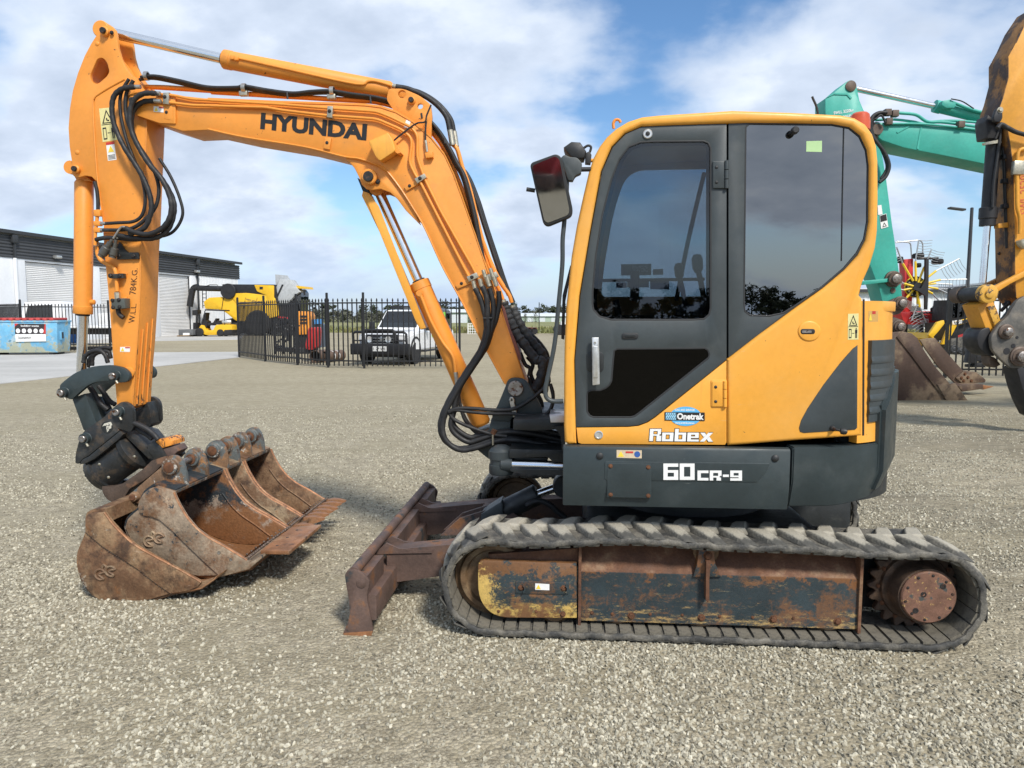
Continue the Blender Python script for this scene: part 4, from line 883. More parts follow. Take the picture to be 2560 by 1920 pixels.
# flanges standing proud along the boom's edges
fl = ZL('Z3', [(0, 552), (600, 578), (1060, 590), (1300, 600), (1430, 616), (1560, 658), (1700, 740), (1850, 870), (1960, 1008), (2030, 1158), (2100, 1348), (2190, 1600)]) + ZL('Z4', [(760, 555), (830, 755), (905, 990)])
A = EX.hits(fl, BV0); bm = bmesh.new()
R = [[bm.verts.new(p + Vector(o)) for o in ((0, -.004, .004), (0, -.004, -.008), (0, .004, -.008), (0, .004, .004))] for p in A]
for a, b in zip(R, R[1:]):
    for j in range(4): bm.faces.new((a[j], a[(j + 1) % 4], b[(j + 1) % 4], b[j]))
finish(bm, 'boom_edge_weld', m_org_b, boom)
tube('boom_lower_weld', EX.hits(ZL('Z3', [(0, 806), (300, 872), (800, 953), (1120, 1032), (1250, 1050), (1400, 1100), (1480, 1150), (1590, 1290), (1700, 1460), (1800, 1630)]) + ZL('Z4', [(530, 550), (640, 750), (740, 948), (855, 1160)]), BV0 - .001), .005, m_org_b, boom, 6)
def pinboss(name, c, R, v0, v1, mat, parent, r=None, pm=None, seg=28):
    """round boss with its pin end showing on the near side"""
    b = lathe(name, (c.x, v1, c.z), (c.x, v0, c.z), [(0, R), (v1 - v0 - .006, R), (v1 - v0, R - .006), (v1 - v0, .01)], mat, parent, seg)
    r = r or R * .62
    lathe('pin', (c.x, v1 - .002, c.z), (c.x, v0 - .02, c.z), [(0, r), (v1 - v0 + .008, r), (v1 - v0 + .012, r * .9), (v1 - v0 + .0125, r * .25), (v1 - v0 + .010, 0)], pm or m_pin, b, 24)
    return b
# arm: wing plates with their opening, and the box below
wing = [(400, 118), (440, 128), (462, 150), (472, 190), (482, 270), (502, 340), (535, 412), (582, 478), (640, 560), (660, 640), (560, 720), (430, 800), (350, 1180), (330, 1195), (300, 1165), (258, 1158), (205, 1172), (175, 1160), (156, 1128), (156, 1098), (166, 1075), (148, 960), (140, 830), (150, 690), (170, 570), (205, 450), (252, 330), (300, 240), (346, 170), (352, 140), (372, 122)]
hole = rp([(340, 350, 22), (375, 340, 30), (408, 375, 24), (424, 440, 18), (410, 470, 20), (345, 528, 26), (300, 515, 24), (290, 465, 20)], 18)
AV0, AV1 = .848, 1.052
w1 = PX('arm_wing_plate', 'Z1', wing, AV0 + .008, AV0 + .034, m_org_b, ROOT, .004, [hole])
w2 = PX('arm_wing_plate', 'Z1', wing, AV0 + .008, AV0 + .034, m_org_b, ROOT, .004, [hole]); w2.location = (0, .162, 0)
core = [(330, 240), (395, 300), (450, 330), (490, 380), (525, 440), (575, 520), (600, 640), (430, 800), (330, 1100), (250, 1110), (175, 1040), (155, 960), (147, 830), (157, 690), (177, 570), (212, 450), (259, 330)]
PX('arm_wing_core', 'Z1', core, AV0 + .034, AV1 - .042, m_org_b, ROOT, 0, [hole])
abox = ZL('Z1', [(530, 492), (590, 470), (650, 560), (678, 640), (680, 800), (668, 1100), (652, 1500)]) + ZL('Z2', [(696, 200), (690, 500), (672, 800), (655, 1000), (640, 1262), (600, 1285), (530, 1250), (505, 950), (488, 700), (468, 450), (448, 250), (434, 60)]) + ZL('Z1', [(385, 1480), (362, 1330), (340, 1160), (322, 900), (312, 660), (330, 608)])
arm = prism('arm', EX, abox, AV0, AV1, [m_org_b, m_org_w], ROOT, .006)
for pl in arm.data.polygons:
    if pl.normal.x > .5: pl.material_index = 1
tag(arm, 'upright yellow dipper arm with black load lettering')
wl_ = [EX.hits(ZL('Z1', [(530, 492), (430, 545), (345, 598), (318, 625), (312, 665), (322, 900), (340, 1160), (362, 1330), (384, 1480)]), AV0 - .001)]
tube('arm_weld', spl(wl_[0], 3), .005, m_org_b, arm, 6, smooth=False)
tube('arm_edge_weld', EX.hits(ZL('Z1', [(682, 770), (672, 1100), (655, 1500)]) + ZL('Z2', [(696, 200), (690, 500), (672, 800), (640, 1255)]), AV0 - .001), .0035, m_org_w, arm, 6)
# worn strips on the arm's front face
uF = EX.hit(Z('Z2', (660, 900)), AV0).x
for vv in (.89, .945, 1.0):
    a = EX.hit(Z('Z2', (682, 690)), AV0); b = EX.hit(Z('Z2', (641, 1250)), AV0)
    tube('wear_strip', [Vector((a.x + .002, vv, a.z + .04 * math.sin(vv * 40))), Vector((b.x + .002, vv, b.z))], .005, m_org_w, arm, 6, smooth=False)
# pins of the arm
pinboss('boom_tip_boss', EX.hit(Z('Z1', (595, 645)), BV0 - .02), .030, BV0 - .035, BV0, m_org_b, boom, .018, m_bolt)
pb = pinboss('rod_boss', EX.hit(Z('Z1', (388, 160)), AV0 - .01), .027, AV0 - .018, AV0 + .01, m_org_b, w1, .018, m_bolt)
bolt(EX.hit(Z('Z1', (440, 170)), AV0 - .004), .009, m_bolt, w1)
pinboss('bucket_cylinder_boss', EX.hit(Z('Z1', (190, 1113)), AV0 - .01), .025, AV0 - .018, AV0 + .01, m_org_b, w1, .016, m_bolt)
for x, y in ((340, 246), (202, 997)): bolt(EX.hit(Z('Z1', (x, y)), AV0 + .008), .014, m_org_b, w1, 'plug', h=.008, dome=True)
# --- hydraulic cylinders
def cylinder(name, pe, ps, pr, rb, rr, mat, label=None, v=BC, eye=.045):
    """barrel from pe to ps, rod on to pr (all in the machine's axes)"""
    d = (ps - pe).normalized(); h = (ps - pe).length
    b = lathe(name, pe, ps, [(0, rb * .75), (.012, rb * .93), (.02, rb), (h - .05, rb), (h - .048, rb * 1.05), (h - .004, rb * 1.05), (h, rb * 1.0), (h, rr)], mat, ROOT, 32)
    if label: tag(b, label)
    cyl('rod', ps - d * .02, pr, rr, m_chrome, b, seg=28)
    lathe('rod_eye', (pr.x, v - .045, pr.z), (pr.x, v + 1, pr.z), [(0, .02), (0, eye - .004), (.004, eye), (.086, eye), (.09, eye - .004), (.09, .02)], mat, b, 24)
    lathe('gland', ps - d * .001, pr, [(0, rr * 1.35), (.012, rr * 1.3), (.014, rr)], m_bolt, b, 24)
    return b
ps = EX.hit(Z('Z3', (134, 226)), BC); pe = EX.hit(Z('Z3', (1530, 492)), BC); pr = EX.hit(Z('Z1', (392, 162)), BC)
ac = cylinder('arm_cylinder', pe, ps, pr, .0535, .0305, m_org_b, 'long yellow arm cylinder lying over the boom', eye=.05)
A = X('Z3', [(210, 212), (265, 220), (700, 318), (1230, 432), (1330, 408), (1400, 410), (1530, 448)], BC - .055); tube('cylinder_pipe', A, .0085, m_pipe, ac, 8, 4)
for x, y in ((205, 214), (240, 222)): p = EX.hit(Z('Z3', (x, y)), BC - .06); box('pipe_fitting', p - Vector((.012, .014, .012)), p + Vector((.012, .016, .012)), m_pipe, ac, .003)
# foot brackets of the arm cylinder on the boom's back
for vv in (BV0 + .03, BV1 - .055):
    br = PX('cylinder_bracket', 'Z3', rp([(1480, 560, 30), (1500, 470, 20), (1620, 470, 40), (1760, 530, 40), (1845, 600, 20), (1858, 700, 10), (1850, 880, 5), (1680, 740, 5), (1560, 680, 5)], 10), vv, vv + .025, m_org_b, boom, .004, [circ((1610, 515), 34, 14), circ((1760, 615), 24, 12)] )
p = EX.hit(Z('Z3', (1692, 572)), BV0 + .03); pinboss('bracket_pin', p, .022, BV0 + .01, BV0 + .03, m_org_b, boom, .016, m_bolt)
cyl('cylinder_foot_eye', EX.hit(Z('Z3', (1590, 520)), BC - .05), EX.hit(Z('Z3', (1590, 520)), BC - .05) + Vector((0, .10, 0)), .045, m_org_b, ac)
# bucket cylinder
ps = EX.hit(Z('Z2', (297, 622)), BC); pe = EX.hit(Z('Z1', (250, 1190)), BC); pr = EX.hit(Z('Z2', (286, 1080)), BC)
bc = cylinder('bucket_cylinder', pe, ps, pr, .054, .030, m_org_b, 'upright yellow bucket cylinder beside the arm', eye=.045)
lathe('cylinder_head_eye', (EX.hit(Z('Z1', (195, 1113)), BC).x, BC - .06, EX.hit(Z('Z1', (195, 1113)), BC).z), (EX.hit(Z('Z1', (195, 1113)), BC).x, BC + 1, EX.hit(Z('Z1', (195, 1113)), BC).z), [(0, .02), (0, .04), (.12, .04), (.12, .02)], m_org_b, bc)
PX('cylinder_neck', 'Z1', [(165, 1130), (225, 1130), (300, 1195), (200, 1195)], BC - .04, BC + .04, m_org_b, bc)
p = EX.hit(Z('Z2', (365, 540)), BC); lathe('port_plug', p - Vector((.02, 0, 0)), p + Vector((1, 0, 0)), [(0, .016), (.03, .016), (.034, .01), (.034, 0)], m_org_b, bc, 14)
# boom cylinder with its rod guard
ps = EX.hit(Z('Z4', (410, 632)), BC); pe = EX.hit(Z('Z4', (738, 1378)), BC); pr = EX.hit(Z('Z4', (196, 150)), BC)
bo = cylinder('boom_cylinder', pe, ps, pr, .0595, .0305, m_org_b, 'slanting yellow boom cylinder under the boom', eye=.045)
pinboss('boom_cylinder_boss', EX.hit(Z('Z3', (1340, 1205)), BV0), .046, BV0 - .022, BV0 + .012, m_org_b, lug, .030, m_bolt)
bolt(EX.hit(Z('Z3', (1408, 1240)), BV0 + .004), .011, m_bolt, lug)
PX('rod_guard', 'Z4', [(118, 160), (148, 175), (440, 868), (418, 880), (395, 845), (360, 690), (112, 185)], BC - .055, BC + .055, m_org, bo, .004)
PX('rod_guard_side', 'Z4', [(118, 160), (150, 172), (200, 240), (445, 870), (418, 878), (390, 830)], BC - .062, BC - .052, m_org, bo, .002)
PX('guard_flap', 'Z4', [(90, 92), (104, 100), (148, 160), (140, 178), (118, 162)], BC - .05, BC + .05, m_plast, bo)
tube('cylinder_pipe', X('Z4', [(414, 692), (430, 730), (470, 830), (530, 940), (575, 1000), (592, 1040), (600, 1105)], BC - .07), .0105, m_pipe, bo, 8, 4)
p = EX.hit(Z('Z4', (416, 694)), BC - .055); lathe('port_boss', p + Vector((0, .02, 0)), p + Vector((0, -1, 0)), [(0, .024), (.03, .024), (.03, .016), (.045, .016), (.045, 0)], m_org_b, bo, 16)
tube('pipe_coupling', X('Z4', [(600, 1100), (605, 1135), (608, 1170)], BC - .07), .013, m_steel, bo, 10, smooth=False)
tube('cylinder_hose', X('Z4', [(607, 1165), (615, 1240), (640, 1320), (680, 1380), (740, 1410)], BC - .07), .011, m_rub, bo)
# --- steel pipes on the boom's near face
p1 = ZL('Z1', [(750, 595), (860, 602), (990, 630), (1200, 640)]) + ZL('Z3', [(0, 565), (600, 600), (1000, 632), (1400, 660), (1520, 708), (1690, 792), (1740, 860), (1735, 1040), (1780, 1168)]) + ZL('Z4', [(440, 100), (520, 262), (690, 560), (735, 652)])
p2 = ZL('Z1', [(755, 642), (1000, 673), (1200, 676)]) + ZL('Z3', [(0, 612), (480, 625), (620, 650), (960, 690), (1400, 722), (1600, 808), (1680, 868), (1692, 930), (1668, 1080), (1720, 1188)]) + ZL('Z4', [(415, 112), (480, 240), (640, 552), (697, 658)])
for p in (p1, p2): tube('boom_pipe', rodbend(EX.hits(p, BV0 - .018), .03), .0085, m_pipe, boom, 8, smooth=False)
p3 = ZL('Z1', [(605, 542), (800, 545), (1100, 565)]) + ZL('Z3', [(0, 490), (500, 520), (1000, 550), (1380, 570), (1520, 600), (1700, 690), (1830, 790), (1930, 910), (2010, 1060), (2100, 1280), (2180, 1500)]) + ZL('Z4', [(745, 430), (790, 560), (840, 650), (880, 700), (890, 740)])
tube('boom_pipe', rodbend(EX.hits(p3, BC - .03), .04), .012, m_pipe, boom, 8, smooth=False)
p4 = ZL('Z1', [(700, 548), (900, 560), (1200, 580)]) + ZL('Z3', [(0, 500), (1000, 560), (1380, 580), (1520, 612), (1700, 700), (1830, 800), (1930, 925), (2010, 1075), (2100, 1300), (2180, 1520)]) + ZL('Z4', [(735, 450), (780, 580), (830, 680), (850, 740)])
tube('boom_pipe', rodbend(EX.hits(p4, BC + .04), .04), .012, m_pipe, boom, 8, smooth=False)
def clamp(k, pts, v, bolts=(), mat=None, parent=None):
    c = PX('pipe_clamp', k, pts, v - .022, v + .014, mat or m_zinc, parent or boom, .003)
    for b in bolts: bolt(EX.hit(Z(k, b), v - .022), .008, m_bolt, c, h=.007)
clamp('Z1', [(793, 585), (835, 582), (833, 665), (791, 660)], BV0 - .012, [(807, 614)])
clamp('Z3', [(990, 612), (1036, 614), (1030, 712), (984, 706)], BV0 - .012, [(1007, 656)])
clamp('Z3', [(1712, 1215), (1795, 1172), (1812, 1205), (1735, 1258)], BV0 - .012, [(1758, 1214)])
clamp('Z4', [(656, 605), (708, 582), (720, 608), (668, 632)], BV0 - .012, [(684, 608)])
clamp('Z4', [(750, 600), (808, 578), (822, 604), (764, 632)], BV0 - .012)
for k, pts, bl_ in (('Z1', [(805, 650), (860, 655), (858, 775), (800, 765)], (818, 720)), ('Z3', [(968, 875), (1022, 880), (1008, 975), (957, 965)], (987, 918)), ('Z3', [(1625, 1285), (1740, 1220), (1760, 1255), (1645, 1318)], (1672, 1276)), ('Z4', [(598, 650), (668, 612), (680, 640), (610, 668)], (630, 640))):
    c = PX('mount_block', k, pts, BV0 - .014, BV0, m_org_b, boom, .003); bolt(EX.hit(Z(k, bl_), BV0 - .014), .007, m_bolt, c, h=.004)
# boom work lamp in its hood, with its cable
lh = PX('boom_lamp_hood', 'Z3', rp([(1328, 905, 20), (1490, 832, 10), (1530, 890, 20), (1555, 985, 20), (1425, 1070, 15), (1390, 1035, 15)], 8), BV0 - .085, BV0 - .002, m_org, boom, .006)
PX('hood_flange', 'Z3', [(1486, 834), (1500, 840), (1600, 1000), (1570, 1008), (1540, 985)], BV0 - .07, BV0 - .001, m_org_b, lh)
tube('lamp_cable', X('Z3', [(1525, 915), (1590, 860), (1680, 790), (1740, 755), (1800, 745), (1815, 690), (1850, 605)], BV0 - .03), .005, m_rub, boom, 6)
tube('sensor_cable', X('Z3', [(1810, 740), (1805, 800), (1803, 900)], BV0 - .02), .0055, m_rub, boom, 6)
tube('sensor_fitting', X('Z3', [(1805, 900), (1812, 950), (1818, 995)], BV0 - .02), .0085, m_zinc, boom, 8, smooth=False)
c = PX('sensor_block', 'Z3', [(1798, 1000), (1862, 992), (1866, 1038), (1806, 1045)], BV0 - .03, BV0, m_org_b, boom, .003)
# lettering
text('maker_lettering', 'HYUNDAI', X('Z3', [(441, 668), (1322, 764), (1313, 902), (432, 806)], BV0 - .0015), m_black, boom, .05)
lift = Vector((0, -.0012, 0))
def vtext(name, s, q, parent, off=.0, mat=None): text(name, s, [q[1], q[2], q[3], q[0]] if False else q, mat or m_black, parent, off)
qq = EX.hits(ZL('A6', [(1145, 882), (1172, 712), (1218, 712), (1200, 882)]), AV0 - .0015)
m_sten = M('stencil_black', (.05, .025, .015), .6)
text('load_lettering', 'W.L.L.', [qq[0], qq[1], qq[2], qq[3]] if False else [qq[0], qq[1], qq[2], qq[3]], m_sten, arm, .0)
qq = EX.hits(ZL('A6', [(1152, 628), (1180, 396), (1228, 396), (1212, 628)]), AV0 - .0015)
text('load_lettering', '784K.G.', qq, m_sten, arm, .0)
# stickers on the arm and boom
q = X('Z1', [(352, 695), (432, 684), (482, 910), (378, 926)], AV0 - .001); q[1] = EX.hit(Z('Z1', (446, 686)), AV0 - .001); st = sheet('warning_sticker', q, m_stk_y, arm); pictogram(q, st)
q = X('Z1', [(400, 930), (456, 922), (474, 1048), (414, 1056)], AV0 - .001); st = sheet('danger_sticker', q, m_white, arm)
solid('red_band', [quad_map(q, 0, .86), quad_map(q, 1, .86), quad_map(q, 1, 1), quad_map(q, 0, 1)], Vector((0, -.001, 0)), m_red, st)
solid('warning_triangle', [quad_map(q, .15, .45), quad_map(q, .85, .45), quad_map(q, .5, .80)], Vector((0, -.001, 0)), m_stk_y2, st)
for k in range(4): solid('sticker_line', [quad_map(q, .1, .06 + k * .07), quad_map(q, .9, .06 + k * .07), quad_map(q, .9, .09 + k * .07), quad_map(q, .1, .09 + k * .07)], Vector((0, -.001, 0)), m_black, st)
for q, par in ((X('Z1', [(730, 678), (800, 684), (798, 722), (730, 716)], BV0 - .014), boom), (X('A6', [(1072, 1097), (1160, 1095), (1158, 1141), (1070, 1140)], AV0 - .001), arm)):
    st = sheet('warning_sticker', q, m_white, par)
    solid('warning_triangle', [quad_map(q, .08, .12), quad_map(q, .44, .12), quad_map(q, .26, .88)], Vector((0, -.001, 0)), m_stk_y2, st)
    solid('red_band', [quad_map(q, .52, .72), quad_map(q, .98, .72), quad_map(q, .98, .95), quad_map(q, .52, .95)], Vector((0, -.001, 0)), m_red, st)
sheet('inspection_sticker', X('Z3', [(1645, 728), (1682, 742), (1660, 800), (1622, 790)], BV0 - .001), m_white, boom)
# --- hoses over the boom
def hose(k, pts, v, r, mat=None, parent=None, name='hose', seg=8, vv=None, rings=0):
    P = ZL(k, pts) if isinstance(k, str) else pts
    n = len(P); W_ = vv or [v] * n
    Q = [EX.hit(p, W_[min(i, len(W_) - 1)]) for i, p in enumerate(P)]
    return tube(name, Q, r, mat or m_rub, parent or ROOT, seg, 6, rings=rings)
for pts_, v_ in (([(560, 0), (640, 60), (700, 190), (748, 340), (800, 500), (848, 640), (875, 700)], 1.0), ([(575, 0), (655, 70), (712, 195), (760, 345), (815, 510), (862, 650), (900, 740)], 1.06)): tube('hose', EX.hits(ZL('Z4', pts_), v_), .013, m_rub, ROOT, 8)
th = ZL('Z1', [(640, 478), (740, 470), (900, 500), (1100, 545), (1300, 548)]) + ZL('Z3', [(300, 448), (500, 482), (700, 506), (860, 492), (1020, 488), (1200, 515), (1400, 542), (1600, 598), (1780, 690), (1900, 800), (2000, 960), (2060, 1080), (2125, 1200)]) + ZL('Z4', [(690, 260), (708, 350), (730, 470), (748, 575)])
for dx, dy, vv in ((0, 0, .86), (4, 5, .88), (-3, 6, .90)): hose(None, [(x + dx, y + dy) for x, y in th], vv, .0100)
for k, (x, y) in enumerate(((655, 515), (1345, 550), (1770, 690), (1960, 900))):
    p = EX.hit(Z('Z3', (x, y)), .85); a = EX.hit(Z('Z3', (x + 6, y + 40 if k < 2 else y + 25)), .85); tube('cable_tie', [p + Vector((0, 0, .012)), a], .006, m_plast, ROOT, 6)
for x, y in ((300, 465), (1030, 490)):
    p = EX.hit(Z('Z3', (x, y)), .86); lathe('hose_clip', p + Vector((-.012, 0, 0)), p + Vector((1, 0, 0)), [(0, .022), (0, .026), (.024, .026), (.024, .022), (0, .022)], m_steel, boom, 14, cap=False)
    box('clip_stand', p + Vector((-.03, -.01, -.045)), p + Vector((.02, .02, -.018)), m_zinc, boom, .003)
lathe('hose_clip', EX.hit(Z('Z1', (670, 470)), .86), EX.hit(Z('Z1', (670, 470)), .86) + Vector((1, 0, 0)), [(0, .020), (0, .026), (.02, .026), (.02, .020), (0, .02)], m_steel, boom, 14, cap=False)
for pts, v in (([(1560, 452), (1680, 478), (1850, 565), (1970, 690), (2008, 830)], .90), ([(1600, 470), (1750, 500), (1900, 590), (2010, 720), (2040, 840)], .97)):
    hose('Z3', pts, v, .015); 
    tube('hose_coupling', [EX.hit(Z('Z3', (pts[-1][0], pts[-1][1] - 15)), v), EX.hit(Z('Z3', (pts[-1][0] + 20, pts[-1][1] + 110)), v)], .017, m_zinc, ROOT, 10, smooth=False)
    tube('hose_coupling', [EX.hit(Z('Z3', (pts[0][0] - 30, pts[0][1] - 6)), v), EX.hit(Z('Z3', (pts[0][0] + 40, pts[0][1] + 8)), v)], .013, m_zinc, ROOT, 10, smooth=False)
    tube('boom_pipe', EX.hits(ZL('Z3', [(pts[-1][0] + 20, pts[-1][1] + 100), (2070, 980), (2110, 1120), (2180, 1330)]) + ZL('Z4', [(740, 420), (800, 570), (850, 660)]), v + .02), .0125, m_pipe, boom)
# hoses looping at the arm
armh = [([(600, 545), (520, 556), (462, 600), (442, 680), (456, 800), (520, 950), (590, 1060), (650, 1160), (700, 1280), (714, 1390), (680, 1500), (620, 1545), (560, 1560)], .770, .0155),
        ([(745, 590), (660, 592), (592, 640), (566, 730), (578, 850), (632, 970), (700, 1080), (790, 1190), (846, 1320), (846, 1430), (796, 1515), (700, 1562), (600, 1550), (535, 1520)], .755, .0155),
        ([(750, 640), (650, 652), (585, 720), (582, 850), (640, 985), (720, 1100), (806, 1210), (866, 1330), (868, 1430), (826, 1535), (735, 1590), (600, 1590), (485, 1572)], .785, .0155),
        ([(560, 490), (505, 590), (500, 720), (540, 900), (600, 1060), (655, 1200), (672, 1330), (650, 1430), (590, 1475), (480, 1484), (385, 1490)], .800, .010),
        ([(590, 500), (540, 600), (545, 760), (610, 920), (700, 1060), (750, 1170), (766, 1270), (740, 1380), (660, 1470), (560, 1528), (380, 1535)], .795, .011),
        ([(770, 1040), (850, 1170), (912, 1320), (930, 1430), (880, 1530), (800, 1575), (650, 1590)], .835, .009),
        ([(330, 1600), (400, 1588), (480, 1590), (600, 1600), (760, 1585)], .80, .013)]
for i, (pts, v, r) in enumerate(armh): hose('Z1', pts, v, r, seg=10, name='arm_hose', rings=3 if i < 3 else 0)
for x, y, x2, y2 in ((600, 545, 640, 545), (745, 590, 775, 592), (750, 640, 780, 644)): tube('hose_ferrule', X('Z1', [(x - 15, y), (x2, y2)], .775), .0125, m_steel, ROOT, 10, smooth=False)
for y in (1490, 1535): 
    tube('hose_ferrule', X('Z1', [(355, y), (400, y - 2)], .80), .0105, m_steel, ROOT, 10, smooth=False)
    p = EX.hit(Z('Z1', (345, y)), .80); box('elbow_block', p - Vector((.022, .012, .014)), p + Vector((.018, .02, .014)), m_pipe, ROOT, .003)
# pipework on the arm
hose('Z1', [(342, 1400), (338, 1470), (328, 1540), (325, 1640)], .80, .0105, m_pipe, name='arm_pipe')
p = EX.hit(Z('Z1', (346, 1418)), .80); box('pipe_union', p - Vector((.02, .015, .02)), p + Vector((.02, .015, .02)), m_pipe, ROOT, .004)
hose('Z1', [(322, 1200), (338, 1260), (345, 1330), (346, 1395)], .82, .011, m_rub, name='cylinder_hose')
pA = ZL('A6', [(862, 195), (868, 270), (895, 325), (960, 360), (1015, 385), (1035, 430), (1040, 500), (1045, 600)])
tube('arm_pipe', rodbend(EX.hits(pA, AV0 - .022), .04, 4), .012, m_pipe, arm, 10, smooth=False)
tube('hose_ferrule', X('A6', [(858, 150), (862, 200)], AV0 - .022), .014, m_zinc, arm, 10, smooth=False)
c = PX('pipe_clamp', 'A6', rp([(975, 448), (1095, 440), (1098, 482), (985, 486)], 4), AV0 - .045, AV0 - .012, m_blk, arm, .003)
for x in (985, 1068): bolt(EX.hit(Z('A6', (x, 462)), AV0 - .045), .011, m_bolt, c)
PX('clamp_pad', 'A6', [(1080, 436), (1128, 440), (1122, 480), (1080, 480)], AV0 - .012, AV0, m_org_b, arm, .002)
c = PX('check_valve', 'A6', rp([(990, 668), (1110, 662), (1112, 752), (994, 760)], 4), AV0 - .07, AV0 - .012, M('valve_grey', (.10, .11, .10), .5, .2), arm, .004)
for x, y in ((1003, 682), (1060, 678), (1008, 745), (1066, 740)): bolt(EX.hit(Z('A6', (x, y)), AV0 - .07), .009, m_bolt, c)
PX('valve_pad', 'A6', [(1090, 652), (1130, 652), (1132, 765), (1095, 765)], AV0 - .012, AV0, m_org_b, arm, .002)
tube('valve_nut', X('A6', [(1046, 610), (1050, 665)], AV0 - .035), .017, m_zinc, c, 6, smooth=False)
tube('valve_elbow', X('A6', [(1052, 758), (1060, 795), (1080, 820), (1102, 836)], AV0 - .035), .014, m_bolt, c, 10)
# quick couplers on their bracket
c = PX('coupler_bracket', 'A6', rp([(1045, 255), (1232, 252), (1238, 312), (1040, 318)], 8), AV0 - .020, AV0 - .006, m_blk, arm, .003)
PX('coupler_web', 'A6', [(1060, 160), (1085, 180), (1110, 225), (1145, 256), (1050, 256), (1045, 200)], AV0 - .016, AV0 - .004, m_blk, arm)
for x in (1062, 1194): bolt(EX.hit(Z('A6', (x, 284)), AV0 - .02), .012, m_bolt, c)
for i, (a, b) in enumerate((((1000, 140), (900, 290)), ((1035, 140), (1000, 300)))):
    A_ = EX.hit(Z('A6', a), AV0 - .09 + .025 * i); B_ = EX.hit(Z('A6', b), AV0 - .09 + .025 * i); L_ = (B_ - A_).length
    lathe('quick_coupler', A_, B_, [(0, .010), (.02, .010), (.02, .016), (.05, .016), (.05, .022), (L_ * .45, .022), (L_ * .48, .026), (L_ * .85, .026), (L_ * .9, .021), (L_, .021), (L_, .012), (L_ - .01, 0)], M('coupler_steel', (.16, .155, .14), .4, .7), arm, 12)
tube('coupler_pipe', rodbend(X('A6', [(1012, 130), (1075, 30), (1105, 22), (1130, 40)], .775), .02), .007, m_steel, arm, 8, smooth=False)
tube('coupler_pipe', rodbend(X('A6', [(1045, 130), (1060, 95), (1090, 95)], .785), .02), .007, m_steel, arm, 8, smooth=False)
# hoses behind the arm foot
for pts, v, r in (([(300, 960), (310, 920), (350, 885), (410, 875), (450, 905), (470, 960)], .90, .014), ([(330, 990), (345, 930), (390, 880), (440, 855), (495, 860)], 1.0, .014), ([(360, 980), (365, 920), (400, 890), (470, 880), (490, 930)], 1.0, .014)):
    hose('Z2', pts, v, r, seg=8, rings=3)
# ------------------------------------------------------------------ swing post at the boom foot
ear = rp([(905, 172, 70), (1000, 190, 50), (1090, 330, 20), (1160, 470, 30), (1168, 540, 20), (1010, 545, 10), (880, 560, 20), (840, 610, 10), (690, 600, 20), (668, 560, 20), (730, 440, 10), (800, 270, 30), (830, 185, 60)], 14)
sp = PX('swing_post_ear', 'B2', ear, BV0 - .045, BV0 - .008, m_link, ROOT, .006); tag(sp, 'dark grey swing post ear holding the boom foot')
s2 = PX('swing_post_ear', 'B2', ear, BV0 - .045, BV0 - .008, m_link, ROOT, .006); s2.location = (0, BV1 - BV0 + .053, 0)
PX('swing_post', 'B2', rp([(480, 740, 20), (640, 690, 20), (668, 570, 10), (860, 560, 10), (850, 690, 20), (860, 900, 10), (860, 1000, 10), (690, 1010, 30), (600, 950, 20), (520, 880, 20)], 12), BV0 - .03, BV1 + .03, m_link, ROOT, .012)
cyl('swing_pivot', (EX.hit(Z('B2', (960, 700)), .95).x, .95, .72), (EX.hit(Z('B2', (960, 700)), .95).x, .95, 1.08), .10, m_blk, ROOT, .01)
fp = EX.hit(Z('B2', (905, 280)), BV0 - .045); lathe('boom_foot_pin', fp + Vector((0, .01, 0)), fp + Vector((0, -1, 0)), [(0, .046), (.026, .046), (.030, .042), (.030, .01), (.027, 0)], m_pin, sp, 24)
bolt(fp + Vector((.0, 0, -.125)), .013, m_bolt, sp)
tube('hose_hook', X('B2', [(850, 400), (862, 372), (885, 392), (888, 440), (905, 500), (900, 545), (880, 560)], BV0 - .055), .008, m_steel, sp, 8)
PX('hose_hook_plate', 'B2', [(845, 408), (882, 402), (918, 545), (880, 562)], BV0 - .066, BV0 - .060, m_steel, sp)
PX('deck_nose_upper', 'B2', rp([(880, 590), (1240, 575), (1390, 590), (1390, 670), (1260, 690), (1100, 700), (880, 690)], 10), .55, 1.35, m_blk, ROOT, .006)
PX('deck_nose_lower', 'B2', rp([(840, 880), (1390, 890), (1390, 1010), (1280, 1010), (1220, 960), (840, 970)], 8), .55, 1.35, m_blk, ROOT, .006)
PX('deck_nose_web', 'B2', [(1280, 660), (1390, 650), (1390, 900), (1365, 900), (1350, 760), (1330, 720)], .50, .56, m_blk, ROOT)
PX('deck_step_plate', 'B2', [(1240, 548), (1385, 545), (1385, 618), (1250, 618)], .30, .55, M('worn_step_steel', (.16, .17, .18), .4, .5, wear=[dict(c=(.6, .6, .62), s=9, d=8, lo=.52, hi=.56)]), ROOT, .004)
PX('lower_nose_block', 'B2', [(850, 965), (1220, 965), (1220, 1010), (850, 1010)], .60, 1.1, m_blk, ROOT, .004)
pv = EX.hit(Z('B2', (762, 900)), .60); zl = EX.hit(Z('B2', (762, 1130)), .60).z; zh = EX.hit(Z('B2', (762, 845)), .60).z
lathe('swing_cylinder_knuckle', (pv.x, .62, zl), (pv.x, .62, 5), [(0, .065), (.01, .072), (.055, .072), (.058, .066), ((zh - zl) * .52, .066), ((zh - zl) * .54, .074), ((zh - zl) * .8, .074), ((zh - zl) * .83, .066), (zh - zl - .02, .062), (zh - zl, .03), (zh - zl, 0)], m_gry, ROOT, 24)
r0 = EX.hit(Z('B2', (850, 1030)), .58); r1 = EX.hit(Z('B2', (1390, 1048)), .58)
cyl('swing_cylinder_rod', r0, r1 + (r1 - r0) * .3, .0285, m_chrome, ROOT, seg=24)
